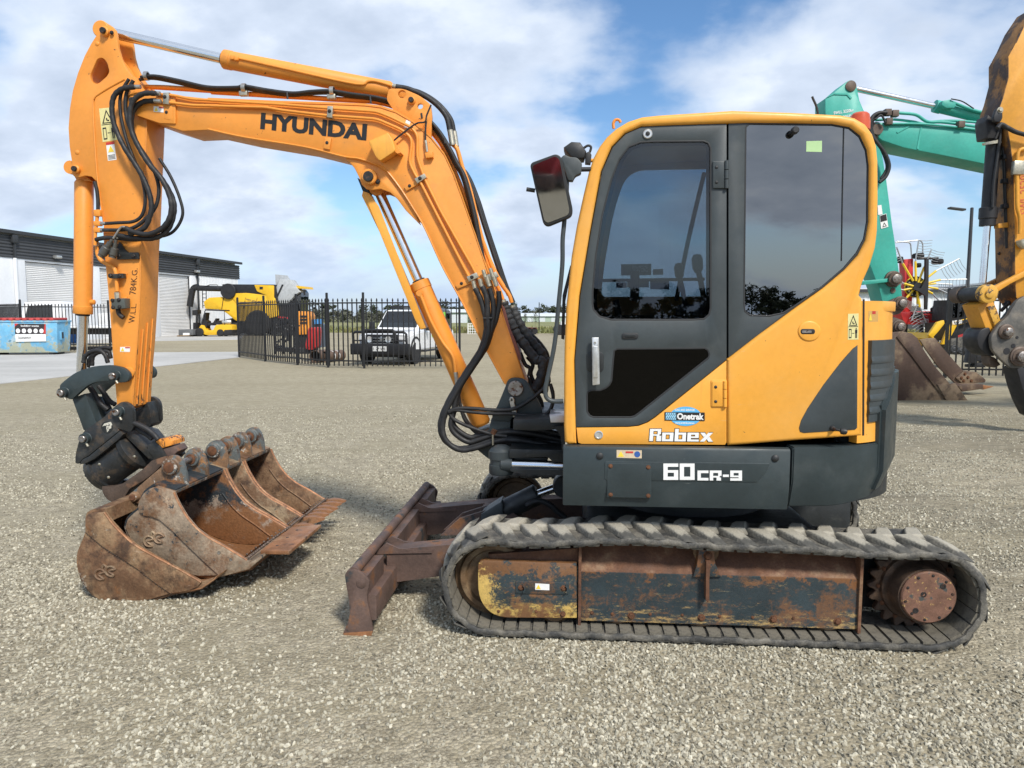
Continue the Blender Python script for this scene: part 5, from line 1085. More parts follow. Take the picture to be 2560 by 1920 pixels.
cyl('swing_rod_eye', r0 + Vector((-.05, 0, 0)), r0 + Vector((.012, 0, 0)), .042, m_gry, ROOT)
PX('swing_cylinder_shield', 'B2', [(850, 1080), (1390, 1085), (1390, 1140), (1000, 1130), (860, 1100)], .52, .75, m_blk, ROOT)
tube('hose_pin', X('B2', [(700, 690), (680, 730)], BV0 - .07), .017, m_rbolt, sp, 10, smooth=False)
tube('hose_strap', X('B2', [(680, 740), (682, 840)], BV0 - .10), .006, m_zinc, sp, 6, smooth=False)
# main hose bundle: boom clamp -> loop -> deck
base = ZL('Z4', [(700, 668), (735, 740), (755, 820), (755, 900), (725, 990), (660, 1090), (590, 1200), (535, 1310), (520, 1390), (545, 1455), (610, 1495), (690, 1485), (800, 1450), (900, 1445), (1010, 1460), (1141, 1490)])
for i, (st, dx, dy, v, r) in enumerate(((ZL('Z4', [(700, 665), (728, 720)]), 0, 0, .765, .0165), (ZL('Z4', [(738, 655), (762, 720)]), 6, 2, .748, .0165), (ZL('Z4', [(775, 665), (792, 730), (795, 800)]), 12, -4, .760, .0155), (ZL('Z4', [(822, 680), (826, 740), (808, 830)]), 16, -10, .775, .0155))):
    body = []
    for j, (x, y) in enumerate(base[2 if i < 2 else 3:]):
        f = 1.0
        body.append((x + dx * f, y + dy * f * (1 if y < 1050 else 2.0)))
    if i >= 2: body = [(x + (14 if y > 980 else 0) * (1 if x < 1180 else 0), y - (8 if y > 1080 else 0)) for x, y in body]
    hose(None, st + body, v, r, name='boom_hose', seg=10, rings=0 if i > 1 else 4)
for x, y in ((700, 662), (735, 652), (772, 640), (808, 640)):
    tube('hose_ferrule', X('Z4', [(x - 10, y - 35), (x - 4, y - 10), (x + 4, y + 15)], .775), .0135, m_zinc, ROOT, 10, smooth=False)
for x, y in ((748, 580), (785, 572)): tube('hose_ferrule', X('Z4', [(x - 6, y - 10), (x + 10, y + 40), (x + 18, y + 60)], .79), .012, m_zinc, ROOT, 10, smooth=False)
tube('bundle_tie', X('Z4', [(742, 822), (790, 820)], .74), .007, m_plast, ROOT, 6, smooth=False)
# thin hoses at the post
for pts, v, r in (([(240, 510), (330, 478), (500, 480), (700, 495), (860, 488), (960, 450), (1080, 370), (1180, 280), (1230, 200)], .74, .011), ([(245, 520), (310, 495), (480, 515), (680, 530), (840, 530), (1000, 545), (1170, 545), (1240, 500), (1270, 420), (1275, 330), (1250, 240)], .74, .010),
                  ([(245, 520), (290, 580), (400, 640), (560, 700), (700, 740), (820, 755)], .75, .011), ([(340, 340), (355, 430), (390, 560), (440, 640), (520, 720), (620, 770)], .84, .011), ([(440, 640), (560, 720), (720, 760), (900, 740), (1060, 710), (1200, 700)], .80, .011),
                  ([(500, 830), (700, 790), (900, 775), (1100, 800), (1380, 815)], .78, .014), ([(700, 800), (900, 830), (1100, 860), (1380, 870)], .80, .014), ([(800, 840), (1000, 800), (1200, 770), (1380, 790)], .84, .014)):
    hose('B2', pts, v, r, name='post_hose')
PX('hose_band', 'B2', [(1010, 790), (1028, 788), (1022, 838), (1004, 836)], .755, .80, m_plast); PX('hose_band', 'B2', [(1045, 785), (1060, 785), (1040, 865), (1026, 862)], .755, .80, m_plast)
# fabric-sleeved hoses behind the boom
for pts, v in (([(1040, 90), (1075, 200), (1110, 310), (1165, 430), (1230, 560), (1330, 690), (1430, 830), (1520, 930)], .93), ([(1170, 170), (1215, 290), (1280, 420), (1370, 560), (1480, 700), (1580, 820), (1630, 930)], 1.0)):
    P = EX.hits(ZL('B6', pts), v) + EX.hits(ZL('Z4', [(1050, 1050), (1040, 1130), (1010, 1190)] if v < .95 else [(1065, 1040), (1068, 1130), (1050, 1210)]), v)
    tube('sleeved_hose', P, .030, m_sleeve, ROOT, 10, 6, wob=.18)
    tube('hose_coupling', EX.hits(ZL('B6', [(pts[0][0] - 15, pts[0][1] - 30), (pts[0][0] + 15, pts[0][1] + 60)]), v), .022, m_zinc, ROOT, 8, smooth=False)
hose('B6', [(1250, 290), (1310, 420), (1420, 540), (1560, 680), (1660, 820), (1690, 930)], 1.05, .014, name='post_hose')
for pts, v, r in (([(935, 1000), (960, 1060), (985, 1080), (980, 1120)], .95, .012), ([(970, 1020), (1000, 1060), (990, 1110), (1020, 1180)], .98, .012), ([(1090, 1160), (1105, 1230), (1095, 1290), (1060, 1320)], .90, .010)): hose('Z4', pts, v, r, name='post_hose')
PX('boom_back_plate', 'B6', [(1015, 130), (1050, 170), (1130, 470), (1270, 800), (1300, 931), (1240, 931), (1100, 600)], .86, 1.04, M('red_primer', (.22, .09, .075), .6), boom)
# ------------------------------------------------------------------ arm foot: link, tilting hitch
lk = rp([(30, 350, 30), (80, 300, 30), (200, 210, 60), (380, 148, 60), (570, 134, 60), (700, 165, 40), (765, 230, 40), (750, 310, 40), (650, 320, 40), (480, 300, 60), (350, 330, 60), (230, 430, 60), (160, 498, 30), (60, 460, 50)], 30)
l1 = PX('bucket_link', 'B1', lk, AV0 - .055, AV0 - .022, m_link, ROOT, .005); tag(l1, 'curved dark grey link between arm and hitch')
l2 = PX('bucket_link', 'B1', lk, AV0 - .055, AV0 - .022, m_link, ROOT, .005); l2.location = (0, .281, 0)
def bosspin(x, y, v, R, r, par, k='B1', grease=True):
    c = EX.hit(Z(k, (x, y)), v)
    b = lathe('pin_boss', c + Vector((0, .02, 0)), c + Vector((0, -1, 0)), [(0, R * 1.18), (.018, R * 1.18), (.022, R), (.05, R), (.05, r + .002), (.045, r)], m_link, par, 24)
    lathe('pin', c + Vector((0, .02, 0)), c + Vector((0, -1, 0)), [(0, r), (.064, r), (.067, r * .85), (.0675, .006), (.064, 0)], m_pin, b, 20)
    if grease: tube('grease_nipple', [c + Vector((.012, -.02, -R * .9)), c + Vector((.022, -.02, -R * 1.5))], .007, m_zinc, b, 6, smooth=False)
bosspin(622, 245, AV0 - .055, .030, .021, l1); bosspin(88, 420, AV0 - .055, .030, .021, l1)
PX('arm_link_boss', 'B1', circ((745, 215), 60, 20), AV0 - .02, AV0, m_org_b, ROOT, .003)
# the H-link from the curved links down to the hitch
PX('push_link', 'B1', rp([(165, 480), (300, 430), (420, 740), (300, 820), (285, 810)], 10), AV0 - .012, AV0 + .055, m_link, ROOT, .006)
PX('push_link', 'B1', rp([(330, 470), (440, 480), (530, 680), (420, 740)], 10), AV0 + .12, AV0 + .21, m_link, ROOT, .006)
hx = rp([(650, 530, 60), (700, 512, 40), (770, 550, 40), (795, 610, 30), (805, 780, 20), (770, 830, 20), (640, 790, 10), (660, 815, 10), (330, 1080, 20), (270, 1110, 20), (235, 1165, 20), (200, 1150, 15), (203, 1060, 30), (235, 930, 30), (290, 820, 20), (480, 690, 20)], 16)
hc = PX('hitch_plate', 'B1', hx, AV0 - .060, AV0 - .028, m_hitch, ROOT, .005); tag(hc, 'black tilting quick-hitch cheek plate with letter emblem')
h2 = PX('hitch_plate', 'B1', hx, AV0 - .060, AV0 - .028, m_hitch, ROOT, .005); h2.location = (0, .30, 0)
bosspin(660, 618, AV0 - .060, .032, .021, hc); bosspin(315, 892, AV0 - .060, .032, .021, hc)
PX('hitch_base', 'B1', [(330, 1085), (660, 818), (700, 850), (660, 900), (400, 1110), (300, 1160), (240, 1165), (270, 1112)], AV0 - .058, AV0 + .27, m_hitch, hc, .006)
# emblem: a slanted D in a ring
ec = EX.hit(Z('B1', (528, 780)), AV0 - .061)
er = EX.pxm(Z('B1', (528, 780)), AV0) * 58 / 4.147
solid('emblem_ring', [ec + Vector((er * math.cos(a), 0, er * math.sin(a))) for a in [2 * math.pi * k / 28 for k in range(28)]], Vector((0, -.0015, 0)), m_blk, hc)
m_worn_w = M('worn_white_paint', (.55, .53, .45), .6, wear=[dict(c=(.05, .05, .05), s=60, d=8, lo=.56, hi=.60)])
PX('emblem_letter', 'B1', [(478, 775), (500, 742), (565, 724), (582, 752), (572, 790), (540, 805), (548, 780), (555, 755), (520, 765), (500, 762)], AV0 - .0645, AV0 - .062, m_worn_w, hc)
PX('emblem_letter', 'B1', [(520, 770), (545, 765), (548, 812), (530, 832), (522, 800)], AV0 - .0645, AV0 - .062, m_worn_w, hc)
# tilt actuator: a fat cylinder slung beneath, along the hitch
ax0 = EX.hit(Z('B1', (455, 1185)), BC); ax1 = EX.hit(Z('B1', (860, 985)), BC)
dd = (ax1 - ax0).normalized(); dl = (ax1 - ax0).length
a0 = EX.hit(Z('B1', (500, 1235)), BC - .03); a1 = EX.hit(Z('B1', (835, 1000)), BC - .03); dd = (a1 - a0).normalized(); dl = (a1 - a0).length
ta = lathe('tilt_actuator', a0 - dd * .05, a1, [(0, .09), (.006, .118), (.02, .126), (.04, .130), (.045, .134), (.065, .134), (.07, .118), (.09, .114), (dl + .02, .114), (dl + .025, .138), (dl + .06, .142), (dl + .08, .11), (dl + .09, .05)], m_hitch, ROOT, 36); tag(ta, 'black barrel-shaped tilt actuator of the hitch')
for k in range(10):
    a = math.radians(150 + k * 22); x, y, _ = basis(dd); p = a0 - dd * .045 + (x * math.cos(a) + y * math.sin(a)) * .105; bolt(p, .009, m_bolt, ta, axis=-dd)
for px, py in ((812, 1085), (545, 1300), (450, 1165)): p = EX.hit(Z('B1', (px, py)), BC - .14); bolt(p, .010, m_zinc, ta, axis=(0, -1, -.2), dome=True)
PX('actuator_flange', 'B1', rp([(640, 850), (690, 840), (800, 950), (960, 1105), (1020, 1105), (1000, 1075), (910, 960), (830, 860), (760, 840), (700, 800)], 8), AV0 - .02, AV0 + .23, m_hitch, ta, .004)
# lower jaw frame of the hitch
PX('hitch_jaw', 'B1', rp([(470, 1390, 20), (560, 1400, 60), (680, 1370, 20), (900, 1215, 20), (985, 1130, 10), (1130, 1080, 10), (1150, 1120, 10), (1010, 1260, 20), (900, 1340, 20), (760, 1420, 30), (690, 1540, 30), (620, 1570, 40), (540, 1545, 40), (480, 1470, 40)], 20), AV0 - .03, AV0 + .02, M('rusty_hitch_steel', (.075, .05, .036), .65, var=.3, bump=.25, wear=[dict(c=(.17, .09, .05), s=8, d=9, lo=.52, hi=.62), dict(c=(.03, .028, .026), s=6, d=8, lo=.58, hi=.64)]), ROOT, .006)
jaw2 = PX('hitch_jaw', 'B1', rp([(470, 1390, 20), (560, 1400, 60), (680, 1370, 20), (900, 1215, 20), (985, 1130, 10), (1130, 1080, 10), (1150, 1120, 10), (1010, 1260, 20), (900, 1340, 20), (760, 1420, 30), (690, 1540, 30), (620, 1570, 40), (540, 1545, 40), (480, 1470, 40)], 20), AV0 - .03, AV0 + .02, m_hitch, ROOT, .006); jaw2.location = (0, .18, 0)
PX('hitch_jaw_block', 'B1', [(940, 970), (1010, 920), (1090, 990), (1150, 1100), (1080, 1130), (1010, 1120), (960, 1060)], AV0 - .02, AV0 + .2, m_hitch, ROOT, .006)
PX('yellow_lock_block', 'B1', [(1010, 920), (1150, 890), (1205, 925), (1210, 965), (1090, 1000)], AV0 - .01, AV0 + .14, m_org_w, ROOT, .005)
PX('lock_knuckle', 'B1', rp([(1085, 1015), (1225, 975), (1265, 1030), (1200, 1090), (1130, 1110)], 10), AV0 - .005, AV0 + .12, m_blade, ROOT, .006)
for pts, v, r in (([(805, 735), (880, 765), (960, 810), (1020, 860), (1060, 910)], .80, .017), ([(810, 770), (880, 820), (950, 860), (1000, 900)], .83, .017), ([(350, 360), (400, 440), (460, 530), (540, 600)], .93, .018), ([(440, 350), (500, 430), (560, 510), (615, 545)], .97, .016), ([(480, 400), (520, 500), (560, 590)], 1.0, .014)):
    hose('B1', pts, v, r, m_rub, name='hitch_hose', seg=10, rings=2)
PX('arm_far_guard', 'B1', rp([(800, 650), (950, 515), (985, 640), (990, 750), (960, 785), (880, 760), (800, 720)], 14), AV1 - .06, AV1 + .06, m_hitch, ROOT, .006)
# ------------------------------------------------------------------ buckets standing on the gravel
def sub(fr_u, fr_v):
    return Frame(EX.o + EX.u * fr_u + EX.v * fr_v, 4.419)
def wrapper(bm, prof, v0, v1, th):
    """bent plate along a profile (u, z), from v0 to v1, thickness th to the inside (left of travel)"""
    P = [Vector((a, 0, b)) for a, b in prof]; n = len(P); R = []
    for i, p in enumerate(P):
        t = (P[min(i + 1, n - 1)] - P[max(i - 1, 0)]).normalized(); nn = Vector((-t.z, 0, t.x)) * th
        R.append([bm.verts.new(q) for q in (p + Vector((0, v0, 0)), p + Vector((0, v1, 0)), p + nn + Vector((0, v1, 0)), p + nn + Vector((0, v0, 0)))])
    for a, b in zip(R, R[1:]):
        for j in range(4): bm.faces.new((a[j], a[(j + 1) % 4], b[(j + 1) % 4], b[j]))
    bm.faces.new(R[0]); bm.faces.new(R[-1][::-1])
def uz(k, pts, v, uc, fr=EX): return [(p.x - uc, p.z) for p in fr.hits(ZL(k, pts), v)]
def weldbead(name, pts, r, par, step=.02):
    P = spl(pts, 10); bm = bmesh.new(); L_ = 0; last = None
    for p in P:
        if last is None or (p - last).length > step:
            bmesh.ops.create_icosphere(bm, subdivisions=1, radius=r, matrix=Matrix.Translation(p) @ Matrix.Diagonal((1, random.uniform(.8, 1.3), random.uniform(.6, 1), 1))); last = p
    return finish(bm, name, m_weld, par, 80)
def emblem(par, c, s, v, mat, flip=1):
    """raised maker's mark: a small swirl with an e-like hook beside it"""
    for (dx, dz, r) in ((-.4, -.15, .42), (.42, .12, .40)):
        pts = [Vector((c[0] + s * (dx + r * math.cos(a)), v, c[1] + s * (dz + r * math.sin(a) * .95))) for a in [math.radians(t) for t in range(20, 331, 26)]]
        pts.append(Vector((c[0] + s * (dx - r * .3), v, c[1] + s * (dz - r * .05)))); pts.append(Vector((c[0] + s * (dx + r * .8), v, c[1] + s * (dz + r * .42))))
        tube('cast_emblem', pts, s * .10, mat, par, 6, 3)
    tube('cast_emblem', [Vector((c[0] - s * .25, v, c[1] + s * .30)), Vector((c[0] - s * .12, v, c[1] + s * .62)), Vector((c[0] + s * .08, v, c[1] + s * .45)), Vector((c[0] - s * .02, v, c[1] + s * .25))], s * .10, mat, par, 6, 3)
GRP = 'buckets resting on the gravel under the hitch'
# --- the wide mud bucket that holds the others
uc, vn, vf = -3.0, .33, 1.90
fr = sub(uc, vn); r1 = fr.thing('mud_bucket', 'wide rusty mud bucket lying tipped back with smaller buckets nested in it', 'bucket', GRP)
open_ = [(395, 475), (480, 592), (600, 722), (760, 862), (1000, 1000), (1300, 1160), (1540, 1300)]
back_ = [(1700, 1245), (1530, 1368), (1400, 1400), (1180, 1435), (960, 1500), (700, 1560), (560, 1572), (450, 1562), (350, 1530), (260, 1472), (180, 1390), (110, 1280), (70, 1130), (65, 1050), (75, 960), (130, 830), (172, 705), (172, 540), (200, 500), (260, 480)]
side = uz('C2', open_ + back_, vn, uc)
A = [Vector((a, 0, b)) for a, b in side]
s1 = solid('side_plate', A, Vector((0, .016, 0)), m_bk1, r1, .003)
s2 = solid('side_plate', [p + Vector((0, vf - vn - .016, 0)) for p in A], Vector((0, .016, 0)), m_bk1, r1, .003)
cheek = uz('C2', [(172, 705), (172, 540), (200, 500), (260, 480), (395, 475), (480, 592), (600, 722), (760, 862), (1000, 1000), (1300, 1160), (1545, 1300), (1500, 1350), (1400, 1395), (1180, 1432), (1000, 1310), (800, 1150), (600, 1020), (380, 880)], vn, uc)
for v in (-.012, vf - vn): solid('cheek_strip', [Vector((a, v, b)) for a, b in cheek], Vector((0, .012, 0)), m_bk1, r1, .003)
tube('lip_bead', [Vector((a, -.008, b)) for a, b in uz('C2', open_, vn, uc)], .007, m_edge, s1, 6)
bp = uz('C2', back_[1:] + [(395, 475)], vn, uc)
bm = bmesh.new(); wrapper(bm, spl2(bp, 2), .016, vf - vn - .016, .016); finish(bm, 'shell', m_bk1, r1)
top = uz('C2', [(260, 480), (395, 475), (400, 500), (280, 520)], vn, uc); hi = uz('C2', [(395, 470), (700, 330)], vn, uc)
bm = bmesh.new(); q = uz('C2', [(200, 495), (395, 470), (420, 600), (330, 640), (210, 560)], vn, uc)
loopsolid(bm, [Vector((a, .016, b)) for a, b in q], [Vector((a, vf - vn - .016, b)) for a, b in q]); finish(bm, 'torque_tube', m_bk1, r1)
lip = uz('C2', [(1180, 1425), (1400, 1392), (1530, 1362), (1720, 1235), (1700, 1270), (1540, 1385), (1400, 1415), (1190, 1445)], vn, uc)
solid('cutting_edge', [Vector((a, .0, b)) for a, b in lip], Vector((0, vf - vn, 0)), m_edge, r1, .003)
e = uz('C2', [(400, 1190)], vn, uc)[0]; emblem(s1, e, .075, -.002, m_bk3)
weldbead('weld_bead', [Vector((a, -.004, b)) for a, b in uz('C2', [(172, 712), (380, 888), (600, 1028), (800, 1158), (1000, 1318), (1180, 1436)], vn, uc)], .006, s1, .012)
# --- the three digging buckets standing in it, all of one pattern
V2 = .47
PR_open = [(1215, 235), (1240, 300), (1290, 400), (1370, 530), (1480, 660), (1620, 770), (1800, 870), (1950, 960), (2080, 1040), (2115, 1055)]
PR_back = [(2110, 1140), (1745, 1225), (1500, 1230), (1280, 1190), (1050, 1100), (850, 960), (700, 800), (630, 660), (660, 560), (720, 500), (790, 440), (815, 340), (860, 250), (930, 195), (1000, 170)]
EARo = rp([(535, 665, 30), (545, 615, 20), (700, 480, 20), (772, 420, 20), (780, 375, 20), (830, 342, 30), (885, 352, 30), (922, 405, 20), (942, 480, 20), (950, 572, 5), (870, 618, 10), (640, 690, 10), (580, 702, 20)], 14)
def digging_bucket(name, label, v0, v1, e0, e1, mb, mi, mear, teeth, boltplate=False, emb=False):
    uc = -2.85; fr = sub(uc, v0); root = fr.thing(name, label, 'bucket', GRP)
    w = v1 - v0
    o = uz('C2', PR_open, V2, uc); b = uz('C2', PR_back, V2, uc)
    A = [Vector((a, 0, c)) for a, c in o + b]
    s = solid('side_plate', A, Vector((0, .014, 0)), mb, root, .002)
    solid('side_plate', [p + Vector((0, w - .014, 0)) for p in A], Vector((0, .014, 0)), mi, root, .002)
    ch = uz('C2', [(795, 400), (812, 330), (860, 250), (930, 195), (1000, 170), (1215, 235), (1240, 300), (1290, 400), (1370, 530), (1480, 660), (1620, 770), (1800, 870), (1950, 960), (2115, 1055), (2110, 1140), (1750, 1215), (1600, 1080), (1400, 890), (1200, 690), (1050, 560), (960, 525), (860, 510), (810, 470)], V2, uc)
    for v in (-.014, w): solid('cheek_strip', [Vector((a, v, c)) for a, c in ch], Vector((0, .014, 0)), mb, root, .004)
    for v in (-.007, w + .007): tube('lip_bead', [Vector((a, v, c)) for a, c in o[:-1]], .008, m_edge, root, 6)
    bm = bmesh.new(); wrapper(bm, spl2(b + [o[0]], 2), .014, w - .014, .014); finish(bm, 'shell', mi, root)
    # inner stiffening bead and hanger plate
    hp = uz('C2', [(815, 330), (1000, 165), (1225, 228), (1215, 262), (1000, 240), (860, 350)], V2, uc)
    solid('hanger_plate', [Vector((a, .012, c)) for a, c in hp], Vector((0, w - .024, 0)), mear, root, .003)
    # base edge
    be = uz('C2', [(1745, 1215), (2080, 1075), (2190, 1035), (2200, 1060), (2110, 1145), (1750, 1240)], V2, uc)
    solid('base_edge', [Vector((a, -.012, c)) for a, c in be], Vector((0, w + .024, 0)), mb, root, .004)
    tipu, tipz = be[2]
    # ears with pins
    for k, v in enumerate((e0, e1)):
        E_ = uz('Z5', EARo, .62, uc); ear = solid('ear', [Vector((a, v - v0, c)) for a, c in E_], Vector((0, .028, 0)), mear, root, .004)
        for (x, y, R) in ((835, 425, .052), (570, 645, .030)):
            c = uz('Z5', [(x, y)], .62, uc)[0]
            lathe('pin_boss', (c[0], v - v0 + .02, c[1]), (c[0], -9, c[1]), [(0, R * 1.05), (.024, R * 1.05), (.03, R * .92), (.046, R * .90), (.05, R * .8), (.05, 0)], mear, ear, 22)
            lathe('pin_head', (c[0], v - v0 - .028, c[1]), (c[0], -9, c[1]), [(0, R * .62), (.006, R * .62), (.009, R * .5), (.009, 0)], m_rbolt, ear, 18)
            lathe('pin_boss', (c[0], v - v0 + .02, c[1]), (c[0], 9, c[1]), [(0, R * 1.05), (.02, R * 1.0), (.028, R * .85), (.034, R * .5)], mear, ear, 22)
            if k == 0: cyl('hanger_pin', (c[0], v - v0, c[1]), (c[0], e1 - v0 + .03, c[1]), .018, m_pin, root, seg=14)
    if teeth:
        tm = None
        for k in range(teeth):
            vv = .02 + (w - .04) * k / (teeth - 1)
            bm = bmesh.new(); L_ = .115; d = Vector((.93, 0, .10)).normalized(); up = Vector((-d.z, 0, d.x))
            secs = [(-.03, .022, .022), (.02, .026, .026), (.05, .023, .022), (.09, .015, .012), (L_, .008, .004)]
            R = [[bm.verts.new(d * t + Vector((0, sy * hw, 0)) + up * (sz * hh)) for sy, sz in ((-1, -1), (1, -1), (1, 1), (-1, 1))] for t, hw, hh in secs]
            for a, c in zip(R, R[1:]):
                for j in range(4): bm.faces.new((a[j], a[(j + 1) % 4], c[(j + 1) % 4], c[j]))
            bm.faces.new(R[0][::-1]); bm.faces.new(R[-1])
            if tm is None:
                tm = finish(bm, 'tooth', m_edge, root, 50); tt = tm
            else: bm.free(); tt = copy_obj(tm, root)
            tt.location = (tipu - .005, vv, tipz - .01); tt.rotation_euler = (0, random.uniform(-.06, .06), random.uniform(-.05, .05))
    if boltplate:
        pl = solid('bolt_on_edge', [Vector(p) for p in ((tipu - .03, .12, tipz + .012), (tipu + .165, .07, tipz + .03), (tipu + .165, w + .02, tipz + .03), (tipu - .03, w + .01, tipz + .012))], Vector((0, 0, -.022)), m_edge, root, .003)
        for vv in (.2, .36, .52): lathe('bolt_hole', (tipu + .04, vv, tipz + .0165), (tipu + .04, vv, 9), [(0, .009), (.003, .009), (.003, .005), (.0015, 0)], m_black, pl, 10)
    weldbead('weld_bead', [Vector((tipu - .045, .0, tipz + .012)), Vector((tipu - .05, w * .5, tipz + .012)), Vector((tipu - .045, w, tipz + .012))], .011, root, .016)
    weldbead('weld_bead', [Vector((tipu - .085, .0, tipz + .008)), Vector((tipu - .085, w, tipz + .008))], .008, root, .02)
    ib = uz('C2', [(1250, 300), (1310, 420), (1420, 570), (1560, 710), (1760, 850), (1960, 1000)], V2, uc)
    tube('inner_seam', [Vector((a - .05, w - .016, c - .06)) for a, c in ib[1:]], .006, mi, root, 6)
    for x, y in ((1755, 945), (1895, 1025)):
        c = uz('C2', [(x, y)], V2, uc)[0]; lathe('cheek_hole', (c[0], -.013, c[1]), (c[0], -9, c[1]), [(0, .010), (.003, .010), (.003, .006), (.001, 0)], m_steel, root, 12)
    if emb:
        c = uz('C2', [(975, 800)], V2, uc)[0]; emblem(s, c, .075, -.002, m_bk3)
    return root
digging_bucket('digging_bucket', 'pale worn bucket with old blue paint and a flat plate on its lip', V2, 1.07, .60, .85, m_bk2, m_bk2d, m_bkp, 0, True, True)
digging_bucket('digging_bucket', 'narrow brown toothed bucket in the middle of the bucket row', 1.115, 1.345, 1.125, 1.29, m_bk3, m_bk3, m_bkp, 2)
digging_bucket('digging_bucket', 'dark brown toothed bucket farthest back in the bucket row', 1.39, 1.83, 1.48, 1.70, m_bk4, m_bk4, m_bkp, 5)
# ------------------------------------------------------------------ ground
from mathutils import noise as mnoise
def ground_mat(name, fine=True):
    m = bpy.data.materials.new(name); m.use_nodes = True; nt = m.node_tree; N = nt.nodes; L = nt.links; b = N['Principled BSDF']
    tc = N.new('ShaderNodeTexCoord')
    def node(t, **k):
        x = N.new(t)
        for a, c in k.items(): x.inputs[a].default_value = c
        return x
    def mixc(f, a, c, blend='MIX'):
        x = N.new('ShaderNodeMix'); x.data_type = 'RGBA'; x.blend_type = blend
        if isinstance(f, float): x.inputs[0].default_value = f
        else: L.new(f, x.inputs[0])
        for i, q in ((6, a), (7, c)):
            if isinstance(q, tuple): x.inputs[i].default_value = q
            else: L.new(q, x.inputs[i])
        return x.outputs[2]
    def ramp(src, lo, hi, o0=0, o1=1):
        r = N.new('ShaderNodeMapRange'); r.interpolation_type = 'SMOOTHSTEP'; L.new(src, r.inputs[0])
        for i, q in enumerate((lo, hi, o0, o1)): r.inputs[i + 1].default_value = q
        return r.outputs[0]
    def noise(s, d=5, st=None):
        t = node('ShaderNodeTexNoise', Scale=s, Detail=d, Roughness=.6)
        if st:
            mp = node('ShaderNodeMapping', Scale=st); L.new(tc.outputs['Object'], mp.inputs[0]); L.new(mp.outputs[0], t.inputs['Vector'])
        else: L.new(tc.outputs['Object'], t.inputs['Vector'])
        return t.outputs[0]
    # two sizes of stone
    wob = node('ShaderNodeTexNoise', Scale=30., Detail=3); L.new(tc.outputs['Object'], wob.inputs['Vector'])
    mad = N.new('ShaderNodeVectorMath'); mad.operation = 'MULTIPLY_ADD'; L.new(wob.outputs['Color'], mad.inputs[0]); mad.inputs[1].default_value = (.012, .012, .012); L.new(tc.outputs['Object'], mad.inputs[2])
    def vor(s, feat='F1'):
        v = node('ShaderNodeTexVoronoi', Scale=s); v.feature = feat; v.voronoi_dimensions = '2D' if False else '3D'; L.new(mad.outputs[0], v.inputs['Vector']); return v
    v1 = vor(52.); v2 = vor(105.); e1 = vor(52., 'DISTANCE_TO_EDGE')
    sep = N.new('ShaderNodeSeparateColor'); L.new(v1.outputs['Color'], sep.inputs[0])
    sep2 = N.new('ShaderNodeSeparateColor'); L.new(v2.outputs['Color'], sep2.inputs[0])
    cr = N.new('ShaderNodeValToRGB'); L.new(sep.outputs[0], cr.inputs[0]); e = cr.color_ramp.elements
    e[0].position = 0; e[0].color = (.24, .21, .16, 1); e[1].position = 1; e[1].color = (.68, .62, .49, 1)
    for p, c in ((.25, (.38, .34, .255, 1)), (.5, (.48, .43, .335, 1)), (.75, (.54, .49, .385, 1)), (.9, (.30, .27, .215, 1))): x = e.new(p); x.color = c
    cr2 = N.new('ShaderNodeValToRGB'); L.new(sep2.outputs[1], cr2.inputs[0]); e = cr2.color_ramp.elements
    e[0].position = 0; e[0].color = (.19, .165, .125, 1); e[1].position = 1; e[1].color = (.52, .475, .38, 1)
    c = mixc(ramp(noise(9., 3), .42, .58), cr.outputs[0], cr2.outputs[0])
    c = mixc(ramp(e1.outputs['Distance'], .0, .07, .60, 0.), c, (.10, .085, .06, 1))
    # broad patches: fines trodden in, damp and darker loose stone to the right of the machine
    c = mixc(ramp(noise(.9, 7), .46, .62, 0., .55), c, (.33, .295, .215, 1))
    spx = N.new('ShaderNodeSeparateXYZ'); L.new(tc.outputs['Object'], spx.inputs[0])
    gx = N.new('ShaderNodeMath'); gx.operation = 'ADD'; L.new(noise(.5, 6, (1, 1, 1)), gx.inputs[0]); L.new(ramp(spx.outputs[0], .5, 3.2, -.18, .12), gx.inputs[1])
    c = mixc(ramp(gx.outputs[0], .50, .70, 0., .55), c, (.165, .15, .12, 1))
    c = mixc(ramp(noise(1.3, 5, (.25, 2.2, 1)), .55, .75, 0., .22), c, (.22, .20, .15, 1))
    # far away the yard is rolled fines
    far = ramp(spx.outputs[1], 7., 18., 0., .7); c = mixc(far, c, mixc(ramp(noise(.22, 8), .35, .7), (.43, .385, .285, 1), (.35, .31, .225, 1)))
    if not fine: c = mixc(.5, c, (.3, .27, .2, 1))
    c = mixc(ramp(noise(26., 8), .30, .70, .24, 0.), c, (.16, .14, .10, 1))
    c = mixc(ramp(noise(5., 12), .36, .64, .34, 0.), c, (.20, .175, .12, 1)); c = mixc(ramp(noise(11., 12, (.6, 1.6, 1)), .50, .72, 0., .40), c, (.56, .515, .40, 1))
    rt = noise(1.0, 9, (1.2, 6.5, 1)); gm = N.new('ShaderNodeMath'); gm.operation = 'MULTIPLY'; L.new(ramp(rt, .52, .66), gm.inputs[0]); L.new(ramp(spx.outputs[0], 1.6, 3.4, 0., .55), gm.inputs[1])
    c = mixc(gm.outputs[0], c, (.13, .115, .085, 1))
    tw = noise(.16, 8, (.35, 3.4, 1)); c = mixc(ramp(tw, .50, .64, 0., .28), c, (.24, .215, .15, 1))
    c = mixc(1.0, c, (1.03, 1.01, .945, 1), 'MULTIPLY')
    L.new(c, b.inputs['Base Color']); b.inputs['Roughness'].default_value = .9; b.inputs['Specular IOR Level'].default_value = .25
    inv = N.new('ShaderNodeMath'); inv.operation = 'SUBTRACT'; inv.inputs[0].default_value = 1.; L.new(v1.outputs['Distance'], inv.inputs[1])
